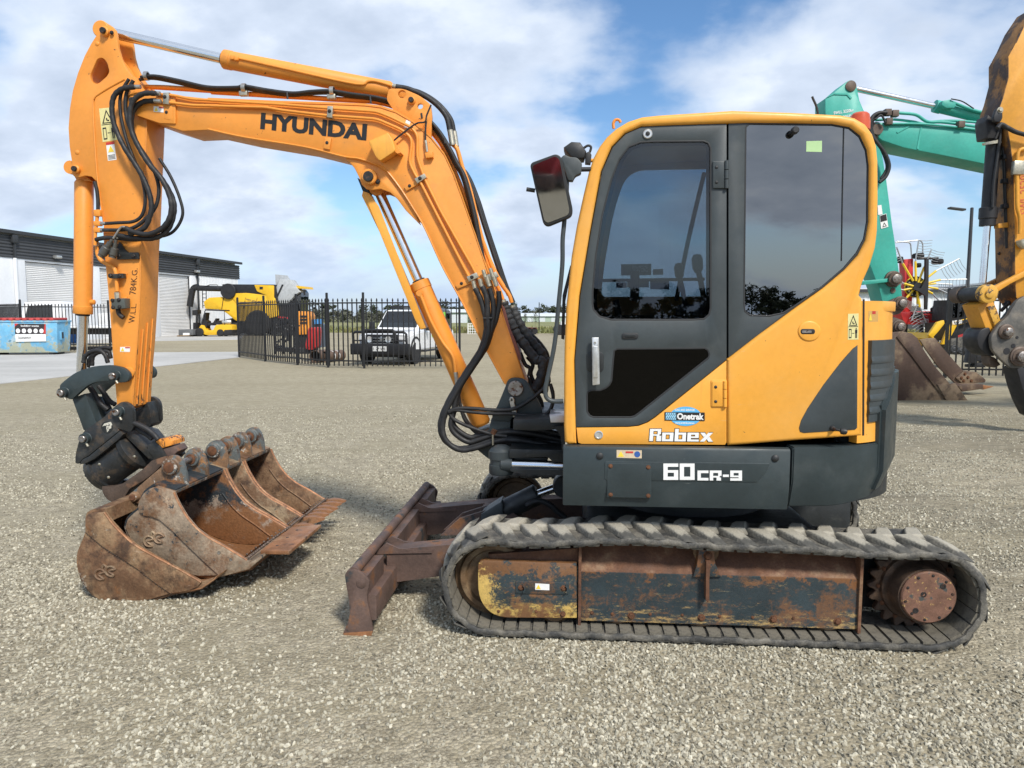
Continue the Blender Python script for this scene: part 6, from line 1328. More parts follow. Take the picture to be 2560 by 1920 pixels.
    hm = N.new('ShaderNodeMath'); hm.operation = 'MULTIPLY_ADD'; L.new(noise(300., 3), hm.inputs[0]); hm.inputs[1].default_value = .35; L.new(inv.outputs[0], hm.inputs[2])
    hs = N.new('ShaderNodeMath'); hs.operation = 'MULTIPLY_ADD'; L.new(sep.outputs[1], hs.inputs[0]); hs.inputs[1].default_value = .8; L.new(hm.outputs[0], hs.inputs[2])
    bp = N.new('ShaderNodeBump'); bp.inputs['Strength'].default_value = .95; bp.inputs['Distance'].default_value = .010; L.new(hs.outputs[0], bp.inputs['Height']); L.new(bp.outputs[0], b.inputs['Normal'])
    return m
m_gravel = ground_mat('crushed_stone')
def hgt(x, y):
    d = math.hypot(x, y)
    if d > 40: return 0.0
    k = max(0, 1 - d / 40)
    rut = 0
    if x > 2.2: rut = .034 * mnoise.noise(Vector((x * .9 + y * .5, y * 3.2 - x * 1.2, 3))) * min(1, (x - 2.2) / 1.0) * (1 if y > 4 else max(0, y - 2.8) / 1.2)
    return k * (.006 * mnoise.noise(Vector((x * 2.1, y * 2.1, 0))) + .012 * mnoise.noise(Vector((x * .4, y * .4, 5))) + rut) - .004
def axis(lo, hi, fine0, fine1, step, g=1.18):
    a = []; x = fine0
    while x < fine1: a.append(x); x += step
    s = step
    while x < hi: a.append(x); s *= g; x += s
    a.append(hi); x = fine0 - step; s = step; l = []
    while x > lo: l.append(x); s *= g; x -= s
    l.append(lo); return l[::-1] + a
xs = axis(-2500, 2500, -4.5, 6.5, .09); ys = axis(-400, 3500, 1.8, 11.5, .09)
vv = [(x, y, hgt(x, y)) for y in ys for x in xs]; nx = len(xs)
ff = [(j * nx + i, j * nx + i + 1, (j + 1) * nx + i + 1, (j + 1) * nx + i) for j in range(len(ys) - 1) for i in range(nx - 1)]
me = bpy.data.meshes.new('gravel_yard'); me.from_pydata(vv, [], ff); me.materials.append(m_gravel)
for p in me.polygons: p.use_smooth = True
gy = bpy.data.objects.new('gravel_yard', me); COL.objects.link(gy); tag(gy, 'crushed stone yard under the machines', None, None, 'structure')
# loose stones over it
def loose_stones():
    m = bpy.data.materials.new('loose_stone'); m.use_nodes = True; N = m.node_tree.nodes; L = m.node_tree.links; b = N['Principled BSDF']
    oi = N.new('ShaderNodeObjectInfo'); cr = N.new('ShaderNodeValToRGB'); L.new(oi.outputs['Random'], cr.inputs[0]); e = cr.color_ramp.elements
    e[0].position = 0; e[0].color = (.15, .135, .10, 1); e[1].position = 1; e[1].color = (.60, .56, .445, 1)
    for p, c in ((.3, (.29, .265, .20, 1)), (.6, (.39, .36, .275, 1)), (.85, (.45, .42, .325, 1))): x = e.new(p); x.color = c
    L.new(cr.outputs[0], b.inputs['Base Color']); b.inputs['Roughness'].default_value = .9
    # patch the stones grow on: near field, in front of and around the machine
    vs, fs, dn = [], [], []
    nx_, ny_ = 90, 70; x0, x1, y0, y1 = -7.5, 8.5, 2.0, 13.0
    for j in range(ny_ + 1):
        for i in range(nx_ + 1):
            x = x0 + (x1 - x0) * i / nx_; y = y0 + (y1 - y0) * j / ny_; vs.append((x, y, hgt(x, y) + .001))
    for j in range(ny_):
        for i in range(nx_):
            a = j * (nx_ + 1) + i; x, y, _ = vs[a]
            if abs(x) > y * .78 + .6: continue
            fs.append((a, a + 1, a + nx_ + 2, a + nx_ + 1)); dn.append((3500 * math.exp(-max(0, y - 2.6) / 2.1) + 260) * max(.12, .75 + 1.5 * mnoise.noise(Vector((x * 1.3, y * 1.3, 9))) + .7 * mnoise.noise(Vector((x * .5 + 4, y * 1.6, 2)))))
    me = bpy.data.meshes.new('loose_gravel'); me.from_pydata(vs, [], fs); me.materials.append(m)
    at = me.attributes.new('density', 'FLOAT', 'FACE'); at.data.foreach_set('value', dn)
    o = bpy.data.objects.new('loose_gravel', me); COL.objects.link(o); tag(o, 'loose crushed stones strewn over the yard', None, None, 'stuff')
    bm = bmesh.new(); bmesh.ops.create_icosphere(bm, subdivisions=1, radius=1)
    rnd = random.Random(3)
    for v in bm.verts: v.co *= rnd.uniform(.72, 1.12)
    bmesh.ops.recalc_face_normals(bm, faces=bm.faces)
    ms = bpy.data.meshes.new('stone_shape'); bm.to_mesh(ms); bm.free(); ms.materials.append(m)
    ng = bpy.data.node_groups.new('scatter_stones', 'GeometryNodeTree'); ng.interface.new_socket('Geometry', in_out='INPUT', socket_type='NodeSocketGeometry'); ng.interface.new_socket('Geometry', in_out='OUTPUT', socket_type='NodeSocketGeometry')
    N = ng.nodes; L = ng.links; gi = N.new('NodeGroupInput'); go = N.new('NodeGroupOutput')
    dp = N.new('GeometryNodeDistributePointsOnFaces'); L.new(gi.outputs[0], dp.inputs['Mesh']); dp.inputs['Seed'].default_value = 4
    na = N.new('GeometryNodeInputNamedAttribute'); na.data_type = 'FLOAT'; na.inputs['Name'].default_value = 'density'; L.new(na.outputs['Attribute'], dp.inputs['Density'])
    ico = N.new('GeometryNodeMeshIcoSphere'); ico.inputs['Subdivisions'].default_value = 1; ico.inputs['Radius'].default_value = 1
    sp_ = N.new('GeometryNodeSetPosition'); L.new(ico.outputs['Mesh'], sp_.inputs['Geometry'])
    nz = N.new('ShaderNodeTexNoise'); nz.inputs['Scale'].default_value = 1.3; nz.inputs['Detail'].default_value = 1
    sb = N.new('ShaderNodeVectorMath'); sb.operation = 'SUBTRACT'; L.new(nz.outputs['Color'], sb.inputs[0]); sb.inputs[1].default_value = (.5, .5, .5)
    sc_ = N.new('ShaderNodeVectorMath'); sc_.operation = 'SCALE'; L.new(sb.outputs[0], sc_.inputs[0]); sc_.inputs['Scale'].default_value = 1.5; L.new(sc_.outputs[0], sp_.inputs['Offset'])
    smt = N.new('GeometryNodeSetMaterial'); smt.inputs['Material'].default_value = m; L.new(sp_.outputs[0], smt.inputs['Geometry'])
    ip = N.new('GeometryNodeInstanceOnPoints'); L.new(dp.outputs['Points'], ip.inputs['Points']); L.new(smt.outputs[0], ip.inputs['Instance'])
    rr = N.new('FunctionNodeRandomValue'); rr.data_type = 'FLOAT_VECTOR'; rr.inputs[0].default_value = (0, 0, 0); rr.inputs[1].default_value = (6.28, 6.28, 6.28); L.new(rr.outputs[0], ip.inputs['Rotation'])
    rs = N.new('FunctionNodeRandomValue'); rs.data_type = 'FLOAT_VECTOR'; rs.inputs[0].default_value = (.0040, .0040, .0032); rs.inputs[1].default_value = (.0150, .0120, .0090); rs.inputs['Seed'].default_value = 9; L.new(rs.outputs[0], ip.inputs['Scale'])
    L.new(ip.outputs[0], go.inputs[0])
    md = o.modifiers.new('scatter', 'NODES'); md.node_group = ng
    bpy.data.meshes.remove(ms)
loose_stones()
# concrete slabs, laid as sheets
m_conc = M('concrete', (.42, .41, .385), .85, var=.10, vs=.35, bump=.1, bs=30, wear=[dict(c=(.30, .29, .26), s=.5, d=8, st=(.25, 2.5, 1), lo=.5, hi=.75, k=.6), dict(c=(.52, .51, .49), s=.6, d=8, st=(.2, 3, 1), lo=.5, hi=.75, k=.6)])
def slab(name, pts, z, mat, lbl):
    bm = bmesh.new(); loopsolid(bm, [Vector((p.x, p.y, z)) for p in pts], [Vector((p.x, p.y, -.03)) for p in pts]); o = finish(bm, name, mat); tag(o, lbl, None, None, 'structure'); return o
g = ground
a, b, c, d = g(598, 894), g(598, 880), g(0, 884), g(0, 960)
slab('driveway', [a, b, b.lerp(c, 1.0), c + (c - b) * 1.5, d + (d - a) * 1.5, d], .012, m_conc, 'pale concrete driveway at the left')
slab('apron', [g(610, 838.5), Vector((-25.2, 69, 0)), Vector((-31.4, 38, 0)), Vector((-29, 36, 0)), g(150, 862), g(380, 853), g(600, 849)], .010, m_conc, 'concrete apron in front of the warehouse')
m_grass = M('dry_grass', (.17, .18, .065), .95, var=.35, vs=.15, wear=[dict(c=(.30, .25, .11), s=.2, d=8, st=(.4, 2, 1), lo=.45, hi=.65, k=.8)])
fp_ = [Vector((-24, 72, 0)), Vector((8, 67, 0)), Vector((70, 62, 0)), Vector((400, 80, 0)), Vector((600, 900, 0)), Vector((-500, 900, 0)), Vector((-200, 100, 0)), Vector((-45, 90, 0))]
slab('grass_field', fp_, .02, m_grass, 'grass field beyond the yard')
# tufts at the field's near edge
def tufts():
    rnd = random.Random(5); bm = bmesh.new()
    for k in range(2600):
        x = rnd.uniform(-24, 62); y = 66.5 + rnd.random() ** 2 * 26 + (5 if x < 8 else 0) * (1 - (x + 24) / 32); h = rnd.uniform(.12, .5); 
        for j in range(3):
            a = rnd.uniform(0, 6.28); dx, dy = math.cos(a) * .14, math.sin(a) * .14; lx, ly = rnd.uniform(-.15, .15), rnd.uniform(-.15, .15)
            bm.faces.new([bm.verts.new(q) for q in ((x - dx, y - dy, .02), (x + dx, y + dy, .02), (x + lx, y + ly, h))])
    o = finish(bm, 'tall_grass', m_grass, recalc=False); tag(o, 'tall grass tufts along the field edge', None, None, 'stuff')
tufts()
# distant woods
m_leaf = M('gum_foliage', (.050, .062, .034), .9, var=.35, vs=.2); m_leaf2 = M('hazy_grey_green_foliage', (.13, .135, .10), .9, var=.35, vs=.2)  # second foliage is lightened: distance haze put into its colour
def wood(name, x0, x1, y0, y1, n, h0, h1, mat, lbl, seed=1, leaf=.8, den=1):
    rnd = random.Random(seed); vs, fs = [], []
    def tri(p, s):
        b = len(vs)
        for _ in range(3): vs.append((p[0] + rnd.uniform(-s, s), p[1] + rnd.uniform(-s, s), max(p[2] + rnd.uniform(-s, s) * .7, 0)))
        fs.append((b, b + 1, b + 2))
    for k in range(n):
        t = (k + rnd.uniform(-.4, .4)) / n; x = x0 + (x1 - x0) * t; y = y0 + (y1 - y0) * t + rnd.uniform(-6, 6); h = rnd.uniform(h0, h1) * (1 if rnd.random() < .8 else 1.25); w = h * rnd.uniform(.35, .6)
        cl = [(x + rnd.uniform(-w, w), y + rnd.uniform(-w, w) * .5, h * rnd.uniform(.35, .88), w * rnd.uniform(.3, .55)) for _ in range(6)]
        for (cx, cy, cz, r) in cl:
            for _ in range(int(34 * den)):
                a, b_, q = rnd.gauss(0, 1), rnd.gauss(0, 1), rnd.gauss(0, 1); l = math.sqrt(a * a + b_ * b_ + q * q) + 1e-6; rr = r * rnd.uniform(.25, 1.05)
                tri((cx + a / l * rr, cy + b_ / l * rr, cz + q / l * rr * .8), leaf)
        for _ in range(int(40 * den)): tri((x + rnd.uniform(-w, w) * 1.3, y + rnd.uniform(-2, 2), rnd.uniform(0, h * .4)), leaf * 1.2)
        b = len(vs); vs.extend([(x - .2, y, 0), (x + .2, y, 0), (x + .1, y, h * .6), (x - .1, y, h * .6)]); fs.append((b, b + 1, b + 2, b + 3))
    me = bpy.data.meshes.new(name); me.from_pydata(vs, [], fs); me.materials.append(mat); o = bpy.data.objects.new(name, me); COL.objects.link(o); tag(o, lbl, None, None, 'stuff')
wood('far_wood', -140, 330, 330, 380, 150, 4.0, 7.5, m_leaf, 'dark far wood along the horizon', 1, .8, 1.4)
wood('near_wood', -52, -8, 185, 175, 44, 1.9, 3.1, m_leaf2, 'grey-green scrub trees behind the pickup', 2, .35, 1.6)
wood('rear_wood', 260, -260, -150, -160, 120, 5, 9, m_leaf, 'wood on the far side of the yard behind the camera', 3, .6, 5.0)
# ------------------------------------------------------------------ warehouse on the left
def maker(fr, key, root):
    def P(name, pts, v0, v1, mat, parent=None, bevel=0, holes=(), **kw):
        return prism(name, fr, ZL(key, pts), v0, v1, mat, parent or root, bevel, [ZL(key, h) for h in holes], **kw)
    return P
m_tilt = M('white_precast_wall', (.76, .78, .80), .75, var=.05, vs=.4, wear=[dict(c=(.5, .5, .49), s=.5, d=7, st=(1, 1, .3), lo=.55, hi=.75, k=.4)])
m_clad = M('dark_grey_cladding', (.052, .056, .062), .55, var=.08, vs=.5)
m_roll = M('roller_door_steel', (.70, .70, .69), .5, .0, var=.05, vs=.6)
m_gut = M('dark_gutter', (.035, .038, .042), .5, var=.05)
m_fence = M('black_powder_coat', (.012, .012, .013), .45, var=.15, vs=4)
m_tyre = M('tyre_rubber', (.022, .022, .023), .85, var=.2, vs=6, bump=.2, bs=40)
m_yel = M('machine_yellow', (.78, .46, .02), .4, var=.06, vs=2)
m_blackp = M('satin_black', (.016, .016, .018), .5, var=.15, vs=4)
m_wht = M('white_car_paint', (.78, .79, .80), .22, var=.02, coat=.5)
m_wglass = glass('car_glass', (.10, .12, .13), .03)
WF = Frame((-29.6, 42.3), -81.48)
wr = WF.thing('warehouse', 'long white warehouse with dark cladding band and roller doors at left', 'warehouse')
ZB = WF.hit(Z('A6', (1400, 425)), 0).z; ZT = 6.5
UE = WF.hit(Z('A6', (2132, 480)), 0).x
def rib_wall(name, u0, u1, z0, z1, v, pitch, amp, mat, parent, horiz=True, sq=False):
    """ribbed sheet with real ribs"""
    bm = bmesh.new(); n = int(((z1 - z0) if horiz else (u1 - u0)) / pitch); rows = []
    for i in range(n):
        for t, a in ((0, 0), (.25, amp), (.5, amp), (.75, 0)):
            s = (i + t) * pitch
            rows.append((bm.verts.new((u0, v - a, z0 + s)), bm.verts.new((u1, v - a, z0 + s))) if horiz else (bm.verts.new((u0 + s, v - a, z0)), bm.verts.new((u0 + s, v - a, z1))))
    for a, b in zip(rows, rows[1:]): bm.faces.new((a[0], a[1], b[1], b[0]))
    return finish(bm, name, mat, parent, 20)
U0 = -16.0
box('roof', (U0, -.12, ZT - .03), (UE + .25, 24, ZT + .12), m_gut, wr)
box('building_core', (U0, .35, 0), (UE - .02, 23, ZT - .04), m_tilt, wr)
rib_wall('cladding_band', U0, UE, ZB, ZT - .04, -.04, .19, .045, m_clad, wr)
box('gutter', (U0, -.28, ZT - .10), (UE + .2, -.11, ZT + .10), m_gut, wr)
ux = lambda x, y=600: WF.hit(Z('A6', (x, y)), 0).x
d1a, d1b, d2a, d3a, d3b = ux(236), ux(690), ux(896), ux(1420), ux(1697)
W_ = d3b - d3a
doors = [(d1a, d1a + 4.3), (d2a, d2a + 4.3), (d3a, d3b), (d1a - 7.6, d1a - 3.3)]
ZD = ZB - .12
edges = sorted([U0] + [x for d in doors for x in d] + [ux(1762)])
rest = [(U0, doors[3][0]), (doors[3][1], doors[0][0]), (doors[0][1], doors[1][0]), (doors[1][1], doors[2][0]), (doors[2][1], ux(1762))]
for a, b in rest: box('wall_panel', (a + .006, -.02, 0), (b - .006, .30, ZB), m_tilt, wr, .01)
for a, b in doors:
    box('door_head', (a, .0, ZD), (b, .3, ZB - .002), m_tilt, wr)
    d = rib_wall('roller_door', a + .03, b - .03, .04, ZD, .16, .115, .03, m_roll, wr)
    box('door_rail', (a, .05, 0), (a + .05, .2, ZD), m_gut, d); box('door_rail', (b - .05, .05, 0), (b, .2, ZD), m_gut, d)
    box('bottom_bar', (a + .03, .06, 0), (b - .03, .14, .10), m_roll, d)
rib_wall('ribbed_wall', ux(1762) + .01, UE, 0, ZB, 0, .24, .03, m_tilt, wr, False)
for x in (135, 1757):
    u = ux(x); dp = box('downpipe', (u - .07, -.18, .05), (u + .07, -.06, ZB), m_tilt if x == 135 else m_gut, wr, .01)
    box('downpipe_top', (u - .07, -.18, ZB), (u + .07, -.08, ZT - .1), m_gut, wr); box('rain_head', (u - .2, -.26, ZT - .62), (u + .2, -.05, ZT - .15), m_gut, wr, .02)
for x, y in ((505, 290), (1752, 420)):
    p = WF.hit(Z('A6', (x, y)), -.2); lm = box('flood_lamp', (p.x - .22, -.42, p.z - .12), (p.x + .22, -.10, p.z + .06), m_alu, wr, .03); box('lamp_arm', (p.x - .05, -.12, p.z - .1), (p.x + .05, -.03, p.z + .02), m_gut, lm)
# ------------------------------------------------------------------ palisade fences
_spear = {}
def fence(name, label, posts, group, spacing=.162, H=2.15, w=.031, rails=(.22, 2.0), post_h=2.32, skip=(), pw=.065, lead=0.0, ends=(True, True)):
    base = posts[0]; root = empty(name, (base.x, base.y, 0), label, 'fence', group)
    Q = [Vector((p.x - base.x, p.y - base.y, 0)) for p in posts]
    if 'm' not in _spear:
        bm = bmesh.new(); h = w / 2
        addbox(bm, (-h, -h, .06), (h, h, 2.02))
        addlathe(bm, (0, 0, 2.02), (0, 0, 3), [(0, h * .9), (.015, h * .9), (.035, h * 1.5), (.07, h * 1.6), (.11, h * .8), (.13, 0)], 8)
        o = finish(bm, 'picket', m_fence, root); _spear['m'] = o.data; bpy.data.objects.remove(o)
        bm = bmesh.new(); h = pw / 2; addbox(bm, (-h, -h, -.03), (h, h, post_h - .02)); addlathe(bm, (0, 0, post_h - .02), (0, 0, 9), [(0, h * 1.3), (.012, h * 1.2), (.02, h * .4), (.02, 0)], 4)
        o = finish(bm, 'post', m_fence, root); _spear['p'] = o.data; bpy.data.objects.remove(o)
    for i, q in enumerate(Q):
        if (i == 0 and not ends[0]) or (i == len(Q) - 1 and not ends[1]): continue
        o = bpy.data.objects.new('post', _spear['p']); COL.objects.link(o); o.parent = root; o.location = q
    for a, b in zip(Q, Q[1:]):
        d = b - a; L_ = d.length; dn = d.normalized(); ang = math.atan2(d.y, d.x)
        for z in rails:
            bm = bmesh.new(); addbox(bm, (0, -.018, z - .022), (L_, .018, z + .022), Matrix.Translation(a) @ Matrix.Rotation(ang, 4, 'Z')); finish(bm, 'rail', m_fence, root)
        n = int((L_ - .06) / spacing); st = (L_ - n * spacing) / 2
        for k in range(n + 1):
            s = st + k * spacing
            if s < .05 or s > L_ - .05: continue
            o = bpy.data.objects.new('picket', _spear['m']); COL.objects.link(o); o.parent = root; o.location = a + dn * s; o.rotation_euler = (0, 0, ang)
    return root
FG = 'black palisade fences round the yard'
gp = lambda k, x, y: ground(*Z(k, (x, y)))
P1 = gp('A7', 1108, 795)
fence('palisade_fence', 'black spear-topped fence running in front of the white pickup', [P1, gp('A7', 1385, 801), gp('A7', 2118, 801)], FG)
fence('palisade_fence', 'black spear-topped fence angling away beside the combine harvester', [P1, gp('A7', 873, 776), gp('A7', 625, 748), gp('A7', 425, 716)], FG, spacing=.172, ends=(False, True))
Lf = gp('A6', 985, 1135); Lg = Vector((-24.5, Lf.y + .8, 0))
fl = fence('sliding_gate', 'black picket sliding gate behind the blue skip bin', [Lf, gp('A6', 205, 1150), Lg], FG, spacing=.125, w=.036)
bm = bmesh.new(); d = Lg - Lf; addbox(bm, (0, -.04, .05), (d.length, .04, .20), Matrix.Rotation(math.atan2(d.y, d.x), 4, 'Z')); finish(bm, 'bottom_rail', m_fence, fl)
# ------------------------------------------------------------------ blue skip bin
SF = Frame(ground(*Z('A6', (520, 1168))), -6); sr = SF.thing('skip_bin', 'scuffed light blue skip bin with red lid at the left edge', 'skip bin')
m_skip = M('scuffed_blue_steel', (.16, .42, .62), .6, var=.15, vs=2, bump=.1, bs=20, wear=[dict(c=(.42, .50, .52), s=1.6, d=9, rg=.7, lo=.5, hi=.62, k=.9), dict(c=(.38, .40, .30), s=2.2, d=9, rg=.7, lo=.52, hi=.60, z=(.1, .7, .14)), dict(c=(.10, .24, .36), s=3, d=9, lo=.62, hi=.68)])
m_lid = M('faded_red_lid', (.50, .065, .06), .6, var=.12, vs=2)
zs = SF.hit(Z('A6', (500, 860)), 0).z; ul = SF.hit(Z('A6', (-120, 1000)), 0).x - .4; dp = 1.15
bm = bmesh.new()
lo = [(ul + .1, .06, .10), (-.05, .06, .10), (-.05, dp - .06, .10), (ul + .1, dp - .06, .10)]; hi = [(ul, 0, zs), (.02, 0, zs), (.02, dp, zs), (ul, dp, zs)]
loopsolid(bm, [Vector(p) for p in lo], [Vector(p) for p in hi], .02)
finish(bm, 'bin_body', m_skip, sr)
box('rim', (ul - .03, -.03, zs - .07), (.05, dp + .03, zs), m_skip, sr, .01)
for i in range(12):
    a = ul + (0 - ul) * i / 12; box('lid_rib', (a, -.05, zs), (a + .16, dp, zs + .09 + .02 * (i % 2)), m_lid, sr, .02)
for u in (-.4, ul + .5): box('skid', (u, .1, .0), (u + .15, dp - .1, .11), m_blackp, sr)
pk = box('fork_pocket', (-.03, .22, .62), (.055, .46, .98), m_skip, sr, .01); box('pocket_opening', (.05, .27, .67), (.06, .41, .93), m_blackp, pk)
q = SF.hits(ZL('A6', [(130, 888), (408, 892), (410, 1046), (140, 1050)]), -.012); pn = sheet('sign_panel', q, m_white, sr, Vector((0, .006, 0)))
solid('sign_header', [quad_map(q, *p) for p in ((0, .42), (1, .42), (1, 1), (0, 1))], Vector((0, -.004, 0)), M('sign_charcoal', (.035, .028, .03), .6), pn)
solid('sign_corner', [quad_map(q, *p) for p in ((0, .82), (.12, 1), (0, 1))], Vector((0, -.007, 0)), m_red, pn)
solid('sign_corner', [quad_map(q, *p) for p in ((.92, .45), (1, .45), (1, .98), (.96, .98))], Vector((0, -.007, 0)), m_red, pn)
text('sign_lettering', 'building waste', [quad_map(q, *p) for p in ((.20, .94), (.78, .94), (.78, .80), (.20, .80))], m_white, pn, .02, lift=Vector((0, -.008, 0)))
for k in range(5): solid('sign_roundel', [quad_map(q, .10 + .19 * k + .07 * math.cos(a), .60 + .13 * math.sin(a)) for a in [2 * math.pi * j / 16 for j in range(16)]], Vector((0, -.008, 0)), m_white, pn)
text('sign_lettering', 'CLEANAWAY', [quad_map(q, *p) for p in ((.08, .28), (.52, .28), (.52, .14), (.08, .14))], m_black, pn, .02, lift=Vector((0, -.004, 0)))
# blue wheelie bin and truck behind the gate
b0 = ground(*Z('A6', (632, 1075))) + Vector((0, 2.0, 0)); wb = empty('wheelie_bin', (b0.x - .9, b0.y, 0), 'dark blue wheelie bin behind the black gate', 'bin')
bm = bmesh.new(); loopsolid(bm, [Vector(p) for p in ((-.24, -.26, .03), (.24, -.26, .03), (.24, .26, .03), (-.24, .26, .03))], [Vector(p) for p in ((-.30, -.34, .98), (.30, -.34, .98), (.30, .34, .98), (-.30, .34, .98))], .03); finish(bm, 'bin_body', M('blue_plastic', (.03, .14, .42), .5), wb)
box('lid', (-.32, -.37, .98), (.32, .38, 1.06), M('blue_lid_plastic', (.03, .14, .42), .5), wb, .02)
for s in (-1, 1): cyl('wheel', (s * .27, .30, .10), (s * .33, .30, .10), .10, m_tyre, wb)
def wheel(root, c, ax, R, w, rim=None, name='wheel'):
    c = Vector(c); ax = Vector(ax).normalized()
    o = lathe(name, c - ax * w / 2, c + ax * w, [(0, R * .60), (0, R * .86), (w * .12, R * .97), (w * .3, R), (w * .7, R), (w * .88, R * .97), (w, R * .86), (w, R * .60)], m_tyre, root, 28)
    lathe('rim', c - ax * w * .44, c + ax * w, [(0, R * .16), (.0, R * .30), (w * .10, R * .34), (w * .12, R * .5), (w * .02, R * .58), (w * .02, R * .62), (w * .86, R * .62), (w * .86, 0)], rim or m_alu, o, 24)
    return o
tr = empty('flatbed_truck', (-22.9, 39.5, 0), 'white flatbed truck parked behind the black gate', 'truck')
box('tray', (-1.2, 0, .95), (2.6, 2.2, 1.08), m_wht, tr, .02)
box('chassis', (-3.2, .6, .6), (2.5, 1.6, .92), m_blackp, tr)
cabt = solid('cab', [Vector(p) for p in ((-1.4, .05, .62), (-3.5, .05, .62), (-3.55, .05, 1.55), (-3.3, .05, 2.35), (-1.5, .05, 2.4), (-1.4, .05, 2.2))], Vector((0, 2.1, 0)), m_wht, tr, .05)
solid('side_window', [Vector(p) for p in ((-1.8, .03, 1.5), (-3.3, .03, 1.5), (-3.1, .03, 2.15), (-1.8, .03, 2.2))], Vector((0, .03, 0)), m_wglass, cabt)
box('toolbox', (.6, .1, 1.09), (2.2, 2.0, 1.75), m_wht, tr, .03); box('headboard', (-1.2, 0, 1.09), (-1.1, 2.2, 2.0), m_wht, tr)
for u in (-2.6, 1.6):
    for v in (.15, 2.05): wheel(tr, (u, v, .42), (0, -1, 0), .42, .26, m_wht)
# ------------------------------------------------------------------ forklift, pallet load, stand
FK = Frame(ground(*Z('A6', (1900, 1004))), 3); fk = FK.thing('forklift', 'yellow forklift parked before the warehouse corner', 'forklift'); P = maker(FK, 'A6', fk)
P('body', rp([(1760, 950), (1790, 900), (1815, 905), (1840, 950), (1900, 945), (1925, 900), (2000, 895), (2065, 900), (2068, 950), (2040, 985), (1850, 992), (1820, 985)], 6), .08, 1.05, m_yel, fk, .03)
P('counterweight', rp([(2000, 945), (2068, 942), (2066, 985), (2000, 998), (1985, 990)], 6), .05, 1.08, m_blackp, fk, .03)
P('engine_deck', [(1905, 895), (1940, 860), (1995, 880), (1990, 900)], .2, .95, m_blackp)
P('seat', rp([(1862, 890), (1900, 880), (1925, 840), (1935, 845), (1915, 895), (1870, 905)], 4), .35, .85, m_blackp)
for v in (.1, 1.0):
    tube('overhead_guard', FK.hits(ZL('A6', [(1790, 905), (1830, 770), (1850, 762), (2000, 768), (2005, 900)]), v), .03, m_blackp, fk, 6, smooth=False)
P('guard_roof', [(1828, 760), (2002, 766), (2002, 778), (1828, 772)], .08, 1.02, m_blackp)
P('lower_frame', [(1770, 935), (1830, 960), (1930, 955), (2000, 950), (2000, 990), (1770, 992)], .3, .8, m_blackp)
P('operator_guard', [(1795, 905), (1828, 790), (1840, 790), (1830, 880), (1900, 880), (1900, 905)], .3, .9, m_blackp)
P('cowl', [(1800, 900), (1820, 850), (1850, 870), (1840, 930)], .25, .9, m_blackp)
for v in (.25, .78): 
    P('mast_rail', [(1745, 770), (1760, 770), (1760, 1000), (1745, 1000)], v, v + .1, m_blackp); P('fork', [(1590, 992), (1760, 990), (1760, 1000), (1590, 999)], v, v + .1, m_blackp)
P('carriage', [(1722, 880), (1745, 880), (1745, 1000), (1722, 1000)], .15, .98, m_blackp); P('mast_top', [(1715, 770), (1765, 765), (1765, 800), (1715, 815)], .3, .85, m_blackp)
gb = FK.hit(Z('A6', (1985, 872)), .3); lathe('gas_bottle', gb + Vector((0, -.1, 0)), gb + Vector((.7, 0, 0)), [(0, .05), (.03, .14), (.10, .17), (.62, .17), (.70, .13), (.72, .05)], m_alu, fk, 18)
R_ = FK.pxm(Z('A6', (1780, 980)), 0) * 1
for x, y, r in ((1783, 968, 37), (1968, 980, 31)):
    c = FK.hit(Z('A6', (x, y)), .1); rr = FK.pxm(Z('A6', (x, y)), .1) * r / 3.568
    for v in (.08, 1.05): wheel(fk, (c.x, v, rr + .01), (0, -1, 0), rr, .2, m_blackp)
PB = Frame(ground(*Z('A6', (1590, 1005))), 3); pb = PB.thing('battery_block', 'grey machine weight on a pallet by the forks', 'machine part'); P = maker(PB, 'A6', pb)
P('block', rp([(1592, 942), (1718, 938), (1720, 990), (1592, 994)], 4), 0, .8, M('grey_cast', (.13, .135, .14), .6), pb, .02); P('sign', [(1632, 972), (1690, 972), (1690, 990), (1632, 992)], -.02, 0, m_white)
P('pallet_deck', [(1575, 994), (1690, 992), (1690, 999), (1575, 1001)], -.02, .8, M('pallet_wood', (.28, .19, .10), .8)); P('pallet_runner', [(1580, 1001), (1600, 1001), (1600, 1006), (1580, 1006)], 0, .8, M('pallet_runner_wood', (.25, .17, .09), .8))
JS = Frame(ground(*Z('A6', (1390, 1003))), 0); js = JS.thing('jack_stand', 'small red jack stand beside the roller door', 'stand'); P = maker(JS, 'A6', js)
m_rp = M('red_paint', (.45, .03, .03), .5)
for pts in ([(1386, 960), (1394, 960), (1372, 1003), (1364, 1003)], [(1386, 960), (1394, 960), (1428, 1001), (1420, 1002)], [(1384, 960), (1396, 960), (1392, 1000), (1386, 1000)]): P('leg', pts, 0, .06, m_rp)
P('post', [(1384, 930), (1394, 930), (1395, 975), (1385, 975)], 0, .06, m_rp); P('crossbar', [(1376, 988), (1414, 986), (1414, 991), (1376, 993)], 0, .05, m_rp); P('saddle', [(1378, 926), (1400, 926), (1398, 934), (1380, 934)], -.02, .08, m_rp)
